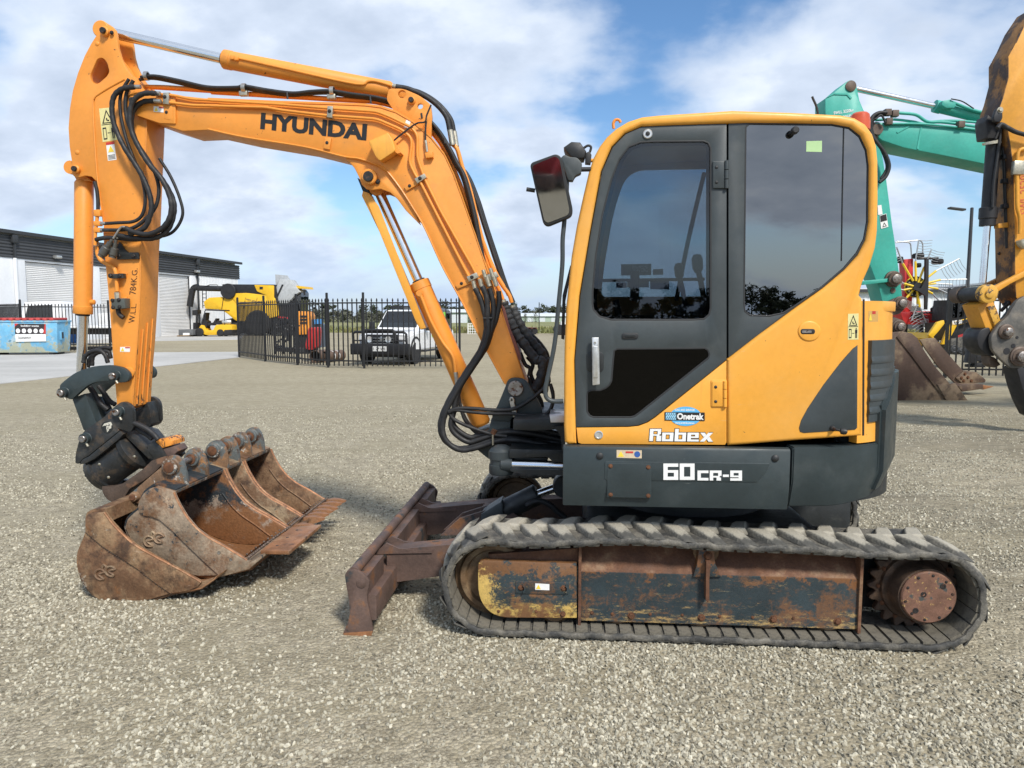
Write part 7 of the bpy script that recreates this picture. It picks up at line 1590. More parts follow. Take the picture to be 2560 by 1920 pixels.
# ------------------------------------------------------------------ combine harvester
CF = Frame(ground(*Z('A7', (430, 545))) + Vector((0, 1.5, 0)), 4); CF = Frame((at_depth(*Z('A7', (430, 400)), 60).x, 60), 4)
ch = CF.thing('combine_harvester', 'large yellow and black combine harvester beyond the angled fence', 'harvester'); P = maker(CF, 'A7', ch)
P('rear_body', rp([(150, 290, 10), (190, 258, 12), (300, 252, 8), (430, 262, 8), (440, 440, 8), (400, 440, 20), (330, 380, 30), (280, 350, 20), (160, 345, 10)], 8), 0, 3.0, m_yel, ch, .06)
P('side_panel', rp([(390, 225), (480, 222), (640, 240), (700, 260), (720, 400), (560, 440), (440, 440), (400, 300), (370, 265)], 12), -.05, .4, m_yel, ch, .05)
P('front_side_panel', rp([(538, 160), (690, 165), (690, 300), (640, 300), (630, 240), (560, 210)], 8), -.08, .5, m_yel, ch, .04)
P('upper_body', rp([(290, 155, 12), (700, 158, 5), (720, 300, 5), (600, 240, 20), (400, 220, 20), (310, 225, 12)], 6), .0, 3.0, m_blackp, ch, .04)
P('body_core', [(300, 230), (720, 260), (860, 300), (880, 420), (700, 470), (420, 440)], .3, 2.8, m_blackp)
P('lower_body', rp([(400, 400), (560, 380), (760, 400), (800, 470), (760, 530), (430, 535)], 10), .5, 2.4, m_blackp, ch, .05)
P('feeder_house', rp([(700, 330), (860, 330), (900, 470), (860, 560), (720, 520)], 10), .4, 2.4, m_blackp, ch, .05)
P('chassis_beam', [(300, 430), (440, 400), (440, 520), (330, 520)], .4, 2.5, m_blackp, ch, .03)
P('side_badge', [(580, 175), (606, 175), (604, 194), (580, 194)], -.11, -.09, m_blackp)
for x_ in (300, 470, 560): P('panel_joint', [(x_, 258), (x_ + 3, 258), (x_ - 10, 345), (x_ - 13, 345)], -.06, .02, m_blackp)
P('stripe', [(430, 292), (640, 300), (640, 304), (430, 297)], -.06, -.05, M('stripe_blue', (.05, .06, .12), .5))
c = CF.hit(Z('A7', (340, 210)), -.1); rr = CF.pxm(Z('A7', (340, 210)), 0) * 58 / 3.072
lathe('rotary_screen', (c.x, .1, c.z), (c.x, -9, c.z), [(0, rr), (.25, rr), (.30, rr * .93), (.30, rr * .1), (.32, 0)], m_blackp, ch, 32)
tube('unloading_tube', CF.hits(ZL('A7', [(300, 190), (200, 188), (110, 185)]), .3), rr * .36, m_blackp, ch, 14, smooth=False)
sp_ = CF.hits(ZL('A7', [(112, 175), (72, 190), (56, 250), (44, 325)]), .3); tube('spout', sp_, [rr * .40, rr * .42, rr * .42, rr * .40], m_blackp, ch, 14, 4)
lad = CF.hits(ZL('A7', [(145, 340), (140, 180), (200, 160), (255, 160), (262, 200)]), .1); tube('handrail', lad, .035, m_blackp, ch, 6, smooth=False)
for y in (200, 230, 260, 290, 320): tube('ladder_rung', CF.hits(ZL('A7', [(142, y), (172, y)]), .1), .03, m_blackp, ch, 6, smooth=False)
tube('handrail', CF.hits(ZL('A7', [(172, 340), (170, 190)]), .1), .03, m_blackp, ch, 6, smooth=False)
m_hop = M('grey_tank_lid', (.42, .44, .45), .5)
P('tank_cover', [(660, 300), (735, 112), (815, 120), (885, 215), (850, 240), (800, 300)], .2, 1.4, m_hop, ch, .02); P('tank_cover_back', [(700, 80), (790, 88), (808, 118), (735, 112), (705, 180)], 1.4, 1.6, m_hop); P('tank_stripe', [(752, 155), (765, 160), (700, 300), (685, 300)], .18, .2, m_blackp)
P('cab', rp([(800, 240), (880, 190), (900, 220), (895, 420), (790, 420)], 6), .6, 2.4, m_wglass, ch); P('cab_roof', [(850, 165), (925, 172), (930, 190), (850, 185)], .5, 2.5, m_yel); P('cab_mirror', [(915, 195), (928, 195), (930, 240), (918, 240)], .3, .4, m_blackp)
for x, y, r in ((575, 465, 95), (395, 495, 48)):
    c = CF.hit(Z('A7', (x, y)), .1); r2 = CF.pxm(Z('A7', (x, y)), .1) * r / 3.072
    for v in (.1, 2.9): wheel(ch, (c.x, v, r2 + .01), (0, -1, 0), r2, .7, m_white if r > 60 else m_yel)
text('maker_lettering', 'NEW HOLLAND', CF.hits(ZL('A7', [(478, 264), (600, 292), (600, 304), (478, 278)]), -.06), M('lettering_blue', (.06, .05, .08), .5), ch, .02)
# ------------------------------------------------------------------ things standing behind the angled fence
HF = Frame(at_depth(*Z('A7', (1000, 600)), 26.5).xy, 0)
def simple(name, label, cat, key, origin_px, depth, deg=0):
    o = at_depth(*Z(key, origin_px), depth); f = Frame((o.x, depth), deg); r = f.thing(name, label, cat); return f, r, maker(f, key, r)
f, r, P = simple('orange_pump_set', 'orange machine cabinet with vents behind the fence', 'pump', 'A7', (905, 640), 31)
P('cabinet', rp([(850, 362), (945, 365), (962, 400), (962, 540), (852, 545)], 6), 0, 1.0, M('cabinet_orange', (.72, .27, .03), .45), r, .03)
for y in (395, 420, 445): P('vent', [(890, y), (940, y), (940, y + 14), (890, y + 14)], -.03, 0, m_blackp, r)
P('base_frame', [(845, 545), (970, 540), (970, 690), (845, 690)], .1, .9, m_blackp)
P('blue_top_box', [(1000, 425), (1045, 422), (1045, 460), (1002, 462)], .2, .7, M('box_blue', (.06, .25, .55), .5)); P('side_box', [(970, 425), (1000, 425), (1060, 470), (1060, 640), (970, 640)], .3, 1.0, M('slate_box', (.07, .09, .12), .6))
f, r, P = simple('red_hopper', 'red tapering hopper standing behind the fence', 'hopper', 'A7', (985, 665), 25.6)
P('hopper_body', rp([(955, 490, 8), (1020, 485, 8), (1026, 520, 8), (1018, 640, 10), (985, 664, 20), (935, 655, 14), (930, 620, 10)], 8), 0, .6, m_rp, r, .05)
for x in (958, 975, 992, 1008): P('pressed_rib', [(x, 500), (x + 5, 500), (x + 2, 640), (x - 4, 640)], -.03, 0, m_rp)
P('hopper_foot', [(940, 650), (1010, 650), (1010, 690), (940, 690)], .1, .5, m_blackp)
m_pp = M('rusty_pipe_steel', (.13, .085, .06), .7, var=.2, vs=3)
for i, (xa, ya, xb, yb, r_) in enumerate(((1005, 690, 1080, 680, 48), (1085, 692, 1180, 690, 44))):
    a = at_depth(*Z('A7', (xa, ya)), 25.0 + i * .3); rr = r_ / 3.072 * 25 / F; b = at_depth(*Z('A7', (xb, yb)), 25.6 + i * .3)
    o = empty('steel_pipe', (a.x, a.y, 0), ('open-ended rusty pipe section lying behind the fence post', 'rusty pipe section with white bands lying near the pickup')[i], 'pipe')
    A_ = Vector((0, 0, rr)); B_ = Vector((b.x - a.x, b.y - a.y + .5, rr)); L_ = (B_ - A_).length
    lathe('pipe_wall', A_, B_, [(0, rr * .93), (0, rr), (L_, rr), (L_, rr * .93), (0, rr * .93)], m_pp, o, 28, cap=False)
    for t in (.3, .6): 
        d = (B_ - A_).normalized(); lathe('band', A_ + d * L_ * t, B_, [(0, rr * 1.01), (.04, rr * 1.01)], m_white if i else m_blackp, o, 28)
f, r, P = simple('black_implement', 'black tangled farm implement frame behind the angled fence', 'implement', 'A7', (760, 680), 27.5)
rnd = random.Random(11)
for k in range(46):
    x = rnd.uniform(690, 870); y = rnd.uniform(410, 660); a = rnd.choice([0, .5, 1.57, 2.2]); l = rnd.uniform(20, 70)
    pts = f.hits(ZL('A7', [(x, y), (min(890, x + l * math.cos(a)), min(690, y + l * math.sin(a)))]), rnd.uniform(0, 1.2)); tube('tine_bar', pts, .035, m_blackp, r, 6, smooth=False)
for x in (700, 760, 820, 870): tube('frame_leg', f.hits(ZL('A7', [(x, 420), (x, 692)]), .6), .05, m_blackp, r, 6, smooth=False)
P('red_bar', [(725, 402), (800, 410), (800, 422), (725, 414)], .2, .3, m_rp); P('lower_beam', [(690, 640), (890, 650), (890, 680), (690, 672)], .3, .9, m_blackp)
# ------------------------------------------------------------------ white pickup with canopy
HX = Frame(ground(*Z('A7', (1530, 775))) + Vector((-1.0, 0, 0)), 12.5); hr = HX.thing('pickup', 'white pickup with black bull bar and canopy behind the fence', 'pickup')
def loft(name, secs, mat, parent, bevel=0, ang=35):
    bm = bmesh.new(); R = [[bm.verts.new(p) for p in s] for s in secs]; n = len(secs[0])
    for a, b in zip(R, R[1:]):
        for k in range(n): bm.faces.new((a[k], a[(k + 1) % n], b[(k + 1) % n], b[k]))
    bm.faces.new(R[0][::-1]); bm.faces.new(R[-1])
    if bevel: bmesh.ops.recalc_face_normals(bm, faces=bm.faces); bmesh.ops.bevel(bm, geom=[e for e in bm.edges if e.calc_face_angle(0) > .45], offset=bevel, segments=2, affect='EDGES', clamp_overlap=True)
    return finish(bm, name, mat, parent, ang)
Wd = 1.85
def sec(v, u0, u1, z0, z1, r=.08): return [(u0, v, z0), (u1, v, z0), (u1, v, z1 - r), (u1 - r, v, z1), (u0 + r, v, z1), (u0, v, z1 - r)]
loft('body', [sec(.30, .12, Wd - .12, .50, .95), sec(.55, .03, Wd - .03, .48, 1.05), sec(1.2, 0, Wd, .45, 1.13), sec(1.75, 0, Wd, .45, 1.16), sec(5.25, 0, Wd, .50, 1.10), sec(5.3, .05, Wd - .05, .55, 1.05)], m_wht, hr, .03)
cb = loft('cabin', [[(.16, 1.62, 1.12), (Wd - .16, 1.62, 1.12), (Wd - .16, 1.62, 1.15), (.16, 1.62, 1.15)], [(.20, 2.35, 1.1), (Wd - .20, 2.35, 1.1), (Wd - .26, 2.35, 1.80), (.26, 2.35, 1.80)], [(.10, 3.3, 1.1), (Wd - .10, 3.3, 1.1), (Wd - .22, 3.3, 1.84), (.22, 3.3, 1.84)], [(.10, 3.55, 1.1), (Wd - .10, 3.55, 1.1), (Wd - .22, 3.55, 1.82), (.22, 3.55, 1.82)]], m_wht, hr, .02)
lf = lambda a, b, t: tuple(a[i] + (b[i] - a[i]) * t for i in range(3))
ws = [(.24, 1.70, 1.19), (Wd - .24, 1.70, 1.19), (Wd - .31, 2.28, 1.74), (.31, 2.28, 1.74)]
solid('windscreen', [Vector(p) + Vector((0, -.03, .03)) for p in ws], Vector((0, .02, -.018)), m_wglass, cb)
solid('side_window', [Vector(p) for p in ((Wd - .165, 1.95, 1.18), (Wd - .10, 3.2, 1.18), (Wd - .19, 3.2, 1.72), (Wd - .225, 2.35, 1.72))], Vector((.012, 0, 0)), m_wglass, cb)
cn = loft('canopy', [sec(3.6, .08, Wd - .08, 1.1, 1.92, .12), sec(5.2, .08, Wd - .08, 1.08, 1.88, .12)], M('canopy_grey', (.10, .11, .12), .4), hr, .04)
solid('canopy_window', [Vector(p) for p in ((Wd - .075, 3.8, 1.25), (Wd - .075, 5.0, 1.25), (Wd - .075, 5.0, 1.7), (Wd - .075, 3.8, 1.7))], Vector((.01, 0, 0)), m_wglass, cn)
solid('green_logo', [Vector(p) for p in ((Wd - .062, 4.0, 1.5), (Wd - .062, 4.5, 1.5), (Wd - .062, 4.4, 1.75), (Wd - .062, 4.0, 1.75))], Vector((.008, 0, 0)), M('lime_vinyl', (.25, .65, .05), .5), cn)
solid('door_logo', [Vector(p) for p in ((Wd + .001, 2.6, .85), (Wd + .001, 3.3, .85), (Wd + .001, 3.2, 1.0), (Wd + .001, 2.6, 1.0))], Vector((.006, 0, 0)), M('lime_vinyl_door', (.25, .65, .05), .5), hr)
bm = bmesh.new()
for u in (.35, Wd - .4): addbox(bm, (u, 2.5, 1.86), (u + .05, 5.0, 1.92))
for v in (2.6, 3.2, 3.9, 4.6): addbox(bm, (.3, v, 1.92), (Wd - .3, v + .05, 1.96))
finish(bm, 'roof_rack', m_blackp, hr)
box('grille', (.36, .26, .60), (Wd - .36, .32, 1.0), m_blackp, hr, .02)
for k in range(3): box('grille_bar', (.45, .245, .68 + k * .09), (Wd - .45, .262, .71 + k * .09), m_alu, hr)
lathe('badge', (Wd / 2, .25, .86), (Wd / 2, -1, .86), [(0, .07), (.015, .07), (.02, .05), (.02, 0)], m_alu, hr, 18)
for s in (0, 1):
    u = .10 if s == 0 else Wd - .45
    solid('headlight', [Vector(p) for p in ((u, .29, .80), (u + .35, .29, .80), (u + .35, .29, .97), (u + (.0 if s else .06), .32, .99), (u - (0 if s else .02), .36, .97))], Vector((0, .05, 0)), m_glass_c if False else M('headlight_lens', (.62, .63, .64), .12, .3), hr, .01)
    lathe('driving_lamp', (.60 if s == 0 else Wd - .60, .06, .84), (.60 if s == 0 else Wd - .60, -9, .84), [(0, .09), (.06, .105), (.07, .10), (.06, 0)], M('lamp_lens', (.7, .72, .74), .1, .6), hr, 20)
    box('mirror', ((-.22, 1.85, 1.10) if s == 0 else (Wd + .02, 1.85, 1.10)), ((-.02, 1.97, 1.40) if s == 0 else (Wd + .22, 1.97, 1.40)), m_blackp, hr, .03)
bb = box('bull_bar', (-.08, -.02, .34), (Wd + .08, .24, .70), m_blackp, hr, .03); box('skid_plate', (.3, .1, .26), (Wd - .3, .5, .43), m_blackp, bb, .02)
hoop = [(.0, .10, .62), (.0, .06, 1.02), (.08, .05, 1.08), (Wd - .08, .05, 1.08), (Wd, .06, 1.02), (Wd, .10, .62)]; tube('hoop', hoop, .045, m_blackp, bb, 8, smooth=False)
tube('hoop', [(.38, .10, .64), (.38, .03, 1.10), (.46, .02, 1.14), (Wd - .46, .02, 1.14), (Wd - .38, .03, 1.10), (Wd - .38, .10, .64)], .045, m_blackp, bb, 8, smooth=False); tube('hoop', [(.0, .06, .80), (.38, .05, .80)], .025, m_blackp, bb, 6, smooth=False); tube('hoop', [(Wd - .38, .05, .80), (Wd, .06, .80)], .025, m_blackp, bb, 6, smooth=False)
q = [Vector(p) for p in ((.70, -.03, .62), (1.20, -.03, .62), (1.20, -.03, .46), (.70, -.03, .46))]; npl = sheet('number_plate', q, m_white, bb, Vector((0, .01, 0))); text('plate_lettering', '1 2* WI', [quad_map(q, *p) for p in ((.1, .8), (.9, .8), (.9, .2), (.1, .2))], m_black, npl, .01, lift=Vector((0, -.004, 0)))
for v in (.98, 4.15):
    for u in (.14, Wd - .14): wheel(hr, (u, v, .385), (1 if u > 1 else -1, 0, 0), .385, .26)
    for u in (-.004, Wd - .05): lathe('wheel_arch', (u, v, .45), (9, v, .45), [(0, .40), (0, .47), (.055, .47), (.055, .40), (0, .40)], m_blackp, hr, 28, cap=False)
box('side_step', (Wd - .02, 1.5, .38), (Wd + .14, 3.6, .44), m_blackp, hr, .01)
# ------------------------------------------------------------------ small things in the far middle
f, r, P = simple('white_cage', 'small white wire cage on the gravel edge', 'cage', 'B6', (590, 555), 66)
for x in (520, 555, 590, 625, 662): tube('bar', f.hits(ZL('B6', [(x, 400), (x, 556)]), 0), .025, m_white, r, 5, smooth=False)
for y in (402, 440, 480, 520, 553): tube('bar', f.hits(ZL('B6', [(518, y), (664, y)]), 0), .025, m_white, r, 5, smooth=False)
for x in (520, 662): tube('bar', [f.hit(Z('B6', (x, 402)), 0), f.hit(Z('B6', (x, 402)), 0) + Vector((0, 1, 0))], .025, m_white, r, 5, smooth=False); tube('bar', [f.hit(Z('B6', (x, 402)), 0) + Vector((0, 1, 0)), f.hit(Z('B6', (x, 556)), 0) + Vector((0, 1, 0))], .025, m_white, r, 5, smooth=False)
f, r, P = simple('farm_trailer', 'rusty flat farm trailer at the field edge', 'trailer', 'B6', (1450, 560), 64)
P('deck', [(1375, 456), (1530, 462), (1530, 484), (1375, 484)], 0, 2, M('rusty_deck', (.12, .05, .035), .8)); P('axle_box', [(1400, 484), (1510, 484), (1500, 520), (1410, 520)], .4, 1.5, m_blackp)
for x in (1420, 1490):
    c = f.hit(Z('B6', (x, 535)), 0); 
    for v in (.1, 1.9): wheel(r, (c.x, v, .30), (0, -1, 0), .30, .2)
f, r, P = simple('red_tractor', 'small red tractor half hidden by the cab', 'tractor', 'B6', (1870, 565), 62)
P('hood', rp([(1840, 440), (1900, 430), (1960, 440), (1960, 500), (1840, 500)], 8), 0, .9, m_rp, r, .04); P('cab', [(1880, 370), (1940, 370), (1960, 445), (1870, 445)], .1, 1.0, m_white)
for x in (1850, 1950):
    c = f.hit(Z('B6', (x, 525)), 0)
    for v in (0, 1.1): wheel(r, (c.x, v, .45), (0, -1, 0), .45, .3)
tube('sign_pole', [Vector((0, 0, 0)), Vector((0, 0, 3.0))], .05, m_blackp, empty('thin_post', at_depth(1347.7, 828, 76) * Vector((1, 1, 0)), 'thin dark post at the field edge', 'post'), 6, smooth=False)
m_shed = M('pale_green_shed', (.36, .44, .36), .7, var=.05, vs=.2); m_shr = M('pale_shed_roof', (.60, .64, .66), .6)
for (xa, xb, d_, h1, h2, lab) in ((1305, 1440, 200, 1.5, 2.3, 'low green far shed with pale roof beyond the field'), (1090, 1169, 170, 2.4, 3.1, 'green far shed with pale roof behind the pickup')):
    a = at_depth(xa, 800, d_); b = at_depth(xb, 800, d_); o = empty('far_shed', (a.x, d_, 0), lab, 'shed'); w = b.x - a.x
    box('wall', (0, 0, 0), (w, 9, h1), m_shed, o); solid('roof', [Vector(p) for p in ((-.3, -.4, h1), (-.3, 4.5, h2), (-.3, 9.4, h1), (-.3, 9.4, h1 + .12), (-.3, 4.5, h2 + .12), (-.3, -.4, h1 + .12))], Vector((w + .6, 0, 0)), m_shr, o)
    for k in range(4): box('door', (w * (.1 + .22 * k), -.05, 0), (w * (.1 + .22 * k) + 1.6, .0, h1 * .8), m_shr, o)
def sapling(x, y, h, lab):
    o = empty('sapling', (x, y, 0), lab, 'tree'); tube('trunk', [(0, 0, 0), (.03, 0, h * .5), (0, .02, h * .95)], [.04, .03, .015], M('sapling_bark', (.10, .08, .06), .9), o, 6)
    rnd = random.Random(int(x * 10)); vs, fs = [], []
    for k in range(260):
        z = h * rnd.uniform(.35, 1.0); w = .28 * h * (1.1 - z / h) + .12; p = (rnd.gauss(0, w * .5), rnd.gauss(0, w * .5), z); b = len(vs)
        for _ in range(3): vs.append(tuple(c + rnd.uniform(-.09, .09) for c in p))
        fs.append((b, b + 1, b + 2))
    me = bpy.data.meshes.new('crown'); me.from_pydata(vs, [], fs); me.materials.append(m_leaf2); c = bpy.data.objects.new('crown', me); COL.objects.link(c); c.parent = o
p = at_depth(1337.7, 820, 90); sapling(p.x, 90, 2.4, 'young sapling standing before the low far shed'); p = at_depth(1313, 820, 95); sapling(p.x, 95, 1.9, 'smaller sapling left of the young one by the low shed')
# ------------------------------------------------------------------ teal excavator behind the cab
m_teal = M('teal_paint', (.045, .37, .295), .42, var=.10, vs=1.2, bump=.04, bs=40, wear=[dict(c=(.10, .34, .27), s=2, d=7, lo=.5, hi=.75, k=.5), dict(c=(.11, .05, .03), s=7, d=9, rg=.7, lo=.68, hi=.70)])
m_tdark = M('teal_underside_dark', (.03, .12, .10), .6, var=.2, vs=2)  # darker, duller teal; no part uses it
m_lugs = M('brown_linkage_steel', (.10, .07, .052), .6, var=.25, vs=4, bump=.15, bs=20, wear=[dict(c=(.17, .12, .085), s=3, d=8, lo=.5, hi=.7, k=.7)])
m_bkt = M('big_bucket_steel', (.085, .052, .038), .65, var=.2, vs=1.5, bump=.15, bs=20, wear=[dict(c=(.26, .19, .12), s=1.4, d=9, rg=.65, lo=.52, hi=.66, z=(.1, .8, .10), k=.8), dict(c=(.04, .025, .02), s=2, d=8, lo=.58, hi=.66, k=.7)])
TF = Frame((at_depth(2300, 960, 14.2).x, 14.2), 0); te = TF.thing('teal_excavator', 'large teal excavator with its bucket on the gravel behind the cab', 'excavator')
T4 = maker(TF, 'A4', te); T5 = maker(TF, 'A5', te)
arm_n = ZL('A4', [(175, 625), (230, 590), (318, 512), (340, 499), (362, 498), (382, 512), (396, 560), (412, 640), (440, 705), (492, 780), (540, 900), (566, 1000), (598, 1190), (638, 1500)]) + ZL('A5', [(470, 120), (502, 350), (538, 620), (500, 655), (372, 690), (340, 560), (266, 370), (190, 150)]) + ZL('A4', [(430, 1350), (330, 1050), (230, 820), (175, 730)])
ta_ = prism('arm', TF, arm_n, 0, .48, m_teal, te, .012); tag(ta_, 'teal dipper arm with white load lettering')
T4('arm_top_lip', [(178, 622), (232, 585), (330, 590), (360, 620), (350, 628), (325, 600), (235, 597)], -.015, 0, m_teal, ta_)
bm_ = prism('boom', TF, ZL('A4', [(520, 790), (600, 790), (840, 808), (1300, 848), (1600, 882), (2100, 960), (2100, 1300), (1600, 1145), (1390, 1100), (1000, 1020), (720, 965), (570, 915), (525, 880)]), -.06, .54, m_teal, te, .015); tag(bm_, 'teal boom reaching to the right')
T4('boom_seam', [(835, 815), (845, 816), (820, 975), (808, 972)], -.07, -.06, m_teal, bm_); T4('boom_rib', [(670, 855), (755, 812), (757, 820), (674, 864)], -.075, -.06, m_teal, bm_)
def tcyl(fr, k, name, a, s, r, v, rb, rr, mat, par):
    A_, S_, R_ = (fr.hit(Z(k, p), v) for p in (a, s, r)); d = (S_ - A_).normalized()
    o = lathe(name, A_, S_, [(0, rb * .8), (.02, rb), ((S_ - A_).length - .12, rb), ((S_ - A_).length - .12, rb * 1.12), ((S_ - A_).length, rb * 1.1)], mat, par, 24); cyl('rod', S_ - d * .05, R_, rr, m_chrome, o, seg=20); return o
ac2 = tcyl(TF, 'A4', 'arm_cylinder', (1600, 840), (930, 678), (385, 558), .24, .105, .055, m_teal, te)
T4('cylinder_port', rp([(985, 640), (1040, 630), (1080, 660), (1070, 690), (1010, 690), (980, 670)], 8), .02, .3, m_teal, ac2, .01)
p = TF.hit(Z('A4', (350, 540)), 0); lathe('pin_boss', (p.x, .05, p.z), (p.x, -9, p.z), [(0, .10), (.07, .10), (.08, .08), (.09, .05), (.09, 0)], m_lugs, ta_, 20)
p = TF.hit(Z('A4', (528, 842)), -.06); lathe('pin_boss', (p.x, .0, p.z), (p.x, -9, p.z), [(0, .15), (.05, .15), (.06, .11), (.12, .10), (.12, 0)], m_lugs, bm_, 20)
for pts, v, r in (([(680, 725), (800, 738), (880, 785), (1000, 790), (1300, 830), (1600, 870)], .0, .030), ([(520, 775), (640, 770), (780, 785), (860, 800), (930, 785), (1080, 780), (1300, 800), (1600, 850)], .1, .025), ([(620, 800), (800, 800), (1000, 815), (1300, 850), (1600, 890)], -.09, .022), ([(1050, 650), (1180, 700), (1300, 730), (1600, 800)], .1, .03)):
    tube('boom_pipe', TF.hits(ZL('A4', pts), v), r, m_teal, bm_, 8)
for pts, v, r in (([(600, 722), (545, 725), (500, 755), (480, 820), (500, 890), (540, 940), (590, 1010), (616, 1090), (595, 1160), (548, 1205)], -.18, .035), ([(590, 735), (530, 750), (495, 800), (505, 880), (550, 950), (590, 1040), (600, 1110), (560, 1180)], -.14, .030), ([(520, 770), (560, 740), (590, 790)], -.2, .02), ([(1045, 628), (1120, 645), (1200, 695)], .0, .012)):
    tube('hose', TF.hits(ZL('A4', pts), v), r, m_rub, te, 8)
for x, y in ((605, 722), (655, 730), (612, 785), (1110, 805)): p = TF.hit(Z('A4', (x, y)), -.1); box('pipe_clamp', p - Vector((.06, .05, .06)), p + Vector((.06, .06, .06)), m_lugs, bm_, .01)
q = TF.hits(ZL('A4', [(232, 716), (368, 694), (370, 722), (234, 742)]), -.006); text('load_lettering', 'SWLL 3220kg', q, m_white, ta_, .02)
q = TF.hits(ZL('A4', [(240, 752), (370, 732), (372, 752), (244, 772)]), -.006); text('load_lettering', 'SWL 2023kg', q, m_white, ta_, .02)
q = TF.hits(ZL('A4', [(550, 1435), (596, 1420), (610, 1512), (560, 1526)]), -.006); st = sheet('sticker', q, m_white, ta_, Vector((0, -.003, 0))); solid('sticker_header', [quad_map(q, *p) for p in ((.05, .5), (.95, .5), (.95, .97), (.05, .97))], Vector((0, -.006, 0)), m_black, st)
solid('warning_triangle', [quad_map(q, *p) for p in ((.2, .08), (.8, .08), (.5, .42))], Vector((0, -.006, 0)), m_black, st, 0, [[quad_map(q, *p) for p in ((.32, .13), (.68, .13), (.5, .34))]])
sheet('sticker', TF.hits(ZL('A4', [(536, 1365), (562, 1360), (570, 1425), (540, 1430)]), -.006), m_white, ta_, Vector((0, -.003, 0)))
T5('strut', rp([(190, 492), (420, 470), (430, 500), (190, 528)], 6), -.10, .0, m_teal, te, .01)
def boss(fr, k, x, y, v, R, par, h=.14): p = fr.hit(Z(k, (x, y)), v); b = lathe('pin_boss', (p.x, v + .02, p.z), (p.x, -99, p.z), [(0, R * 1.2), (.05, R * 1.2), (.06, R), (h, R), (h, R * .7)], m_lugs, par, 20); lathe('pin', (p.x, v, p.z), (p.x, -99, p.z), [(0, R * .65), (h + .03, R * .65), (h + .04, R * .4), (h + .04, 0)], m_pin, b, 16)
boss(TF, 'A5', 456, 476, -.02, .13, te); p = TF.hit(Z('A5', (455, 575)), 0); lathe('arm_plug', (p.x, 0, p.z), (p.x, -9, p.z), [(0, .05), (.02, .05), (.02, 0)], m_lugs, ta_, 12)
lk_ = T5('bucket_link', rp([(250, 780), (330, 720), (480, 640), (530, 632), (560, 670), (562, 730), (520, 775), (420, 800), (300, 850)], 14), -.09, .0, m_lugs, te, .01); boss(TF, 'A5', 518, 684, -.09, .11, lk_, .10)
T5('quick_hitch', rp([(300, 880), (360, 820), (460, 800), (540, 830), (580, 890), (560, 925), (430, 940), (330, 960)], 14), -.05, .5, m_lugs, te, .02); boss(TF, 'A5', 505, 886, -.05, .11, te, .10)
# its bucket
nb = T5('bucket_side', [(300, 1000), (360, 955), (440, 935), (540, 928), (620, 945), (670, 985), (720, 1080), (820, 1230), (960, 1390), (1105, 1525), (500, 1532), (440, 1505), (370, 1420), (335, 1300), (325, 1150)], -.25, -.20, m_bkt, te, .01)
T5('side_strip', [(490, 975), (540, 928), (620, 945), (670, 985), (720, 1080), (820, 1230), (960, 1390), (1105, 1525), (925, 1530), (760, 1330), (620, 1140)], -.275, -.25, m_bkt, nb, .008)
T5('wear_strip', [(840, 1385), (1000, 1378), (1105, 1525), (925, 1530)], -.30, -.275, m_bkt, nb, .006)
T5('bucket_side', [(690, 1000), (760, 988), (825, 985), (880, 1060), (1060, 1262), (1150, 1330), (1060, 1440), (850, 1235), (740, 1080)], .90, .95, m_bkt, te, .01)
T5('side_cutter', rp([(1000, 1330), (1075, 1265), (1180, 1280), (1262, 1345), (1255, 1370), (1060, 1380)], 10), .86, .92, m_bkt, te, .01); T5('cutter_base', [(1020, 1400), (1060, 1450), (1240, 1425), (1238, 1385), (1060, 1385)], .6, .95, m_bkt, te, .01)
T5('tooth', [(1235, 1390), (1335, 1405), (1238, 1432)], .75, .9, m_edge, te, .006)
for x, y in ((1080, 1295), (1050, 1330), (1105, 1325), (1135, 1355), (1068, 1355)): bolt(TF.hit(Z('A5', (x, y)), .86), .025, m_rbolt, te)
pr_ = [(p.x, p.z) for p in TF.hits(ZL('A5', [(1100, 1532), (800, 1534), (500, 1534), (440, 1506), (370, 1421), (335, 1300), (325, 1150), (300, 1000), (360, 955), (540, 928)]), -.2)]
bm = bmesh.new(); wrapper(bm, pr_, -.21, .93, -.03); finish(bm, 'bucket_shell', m_bkt, te)
# body beyond the frame's edge, so the boom has a machine to belong to
b0 = TF.hit((2900, 500), .2)
solid('boom_lower', [Vector(p) for p in ((b0.x - .8, -.06, 4.0), (b0.x + .2, -.06, 4.1), (b0.x + 2.4, -.06, 1.7), (b0.x + 1.8, -.06, 1.5))], Vector((0, .6, 0)), m_teal, te, .02)
box('house', (b0.x + 1.2, -.9, 1.1), (b0.x + 5.0, 1.7, 2.3), m_teal, te, .08); box('cab', (b0.x + 1.3, -.9, 2.3), (b0.x + 2.9, .0, 3.6), m_wglass, te, .05)
for v in (-1.2, 1.3): box('crawler', (b0.x + .6, v, 0), (b0.x + 5.0, v + .6, .95), m_belt, te, .25, seg=4)
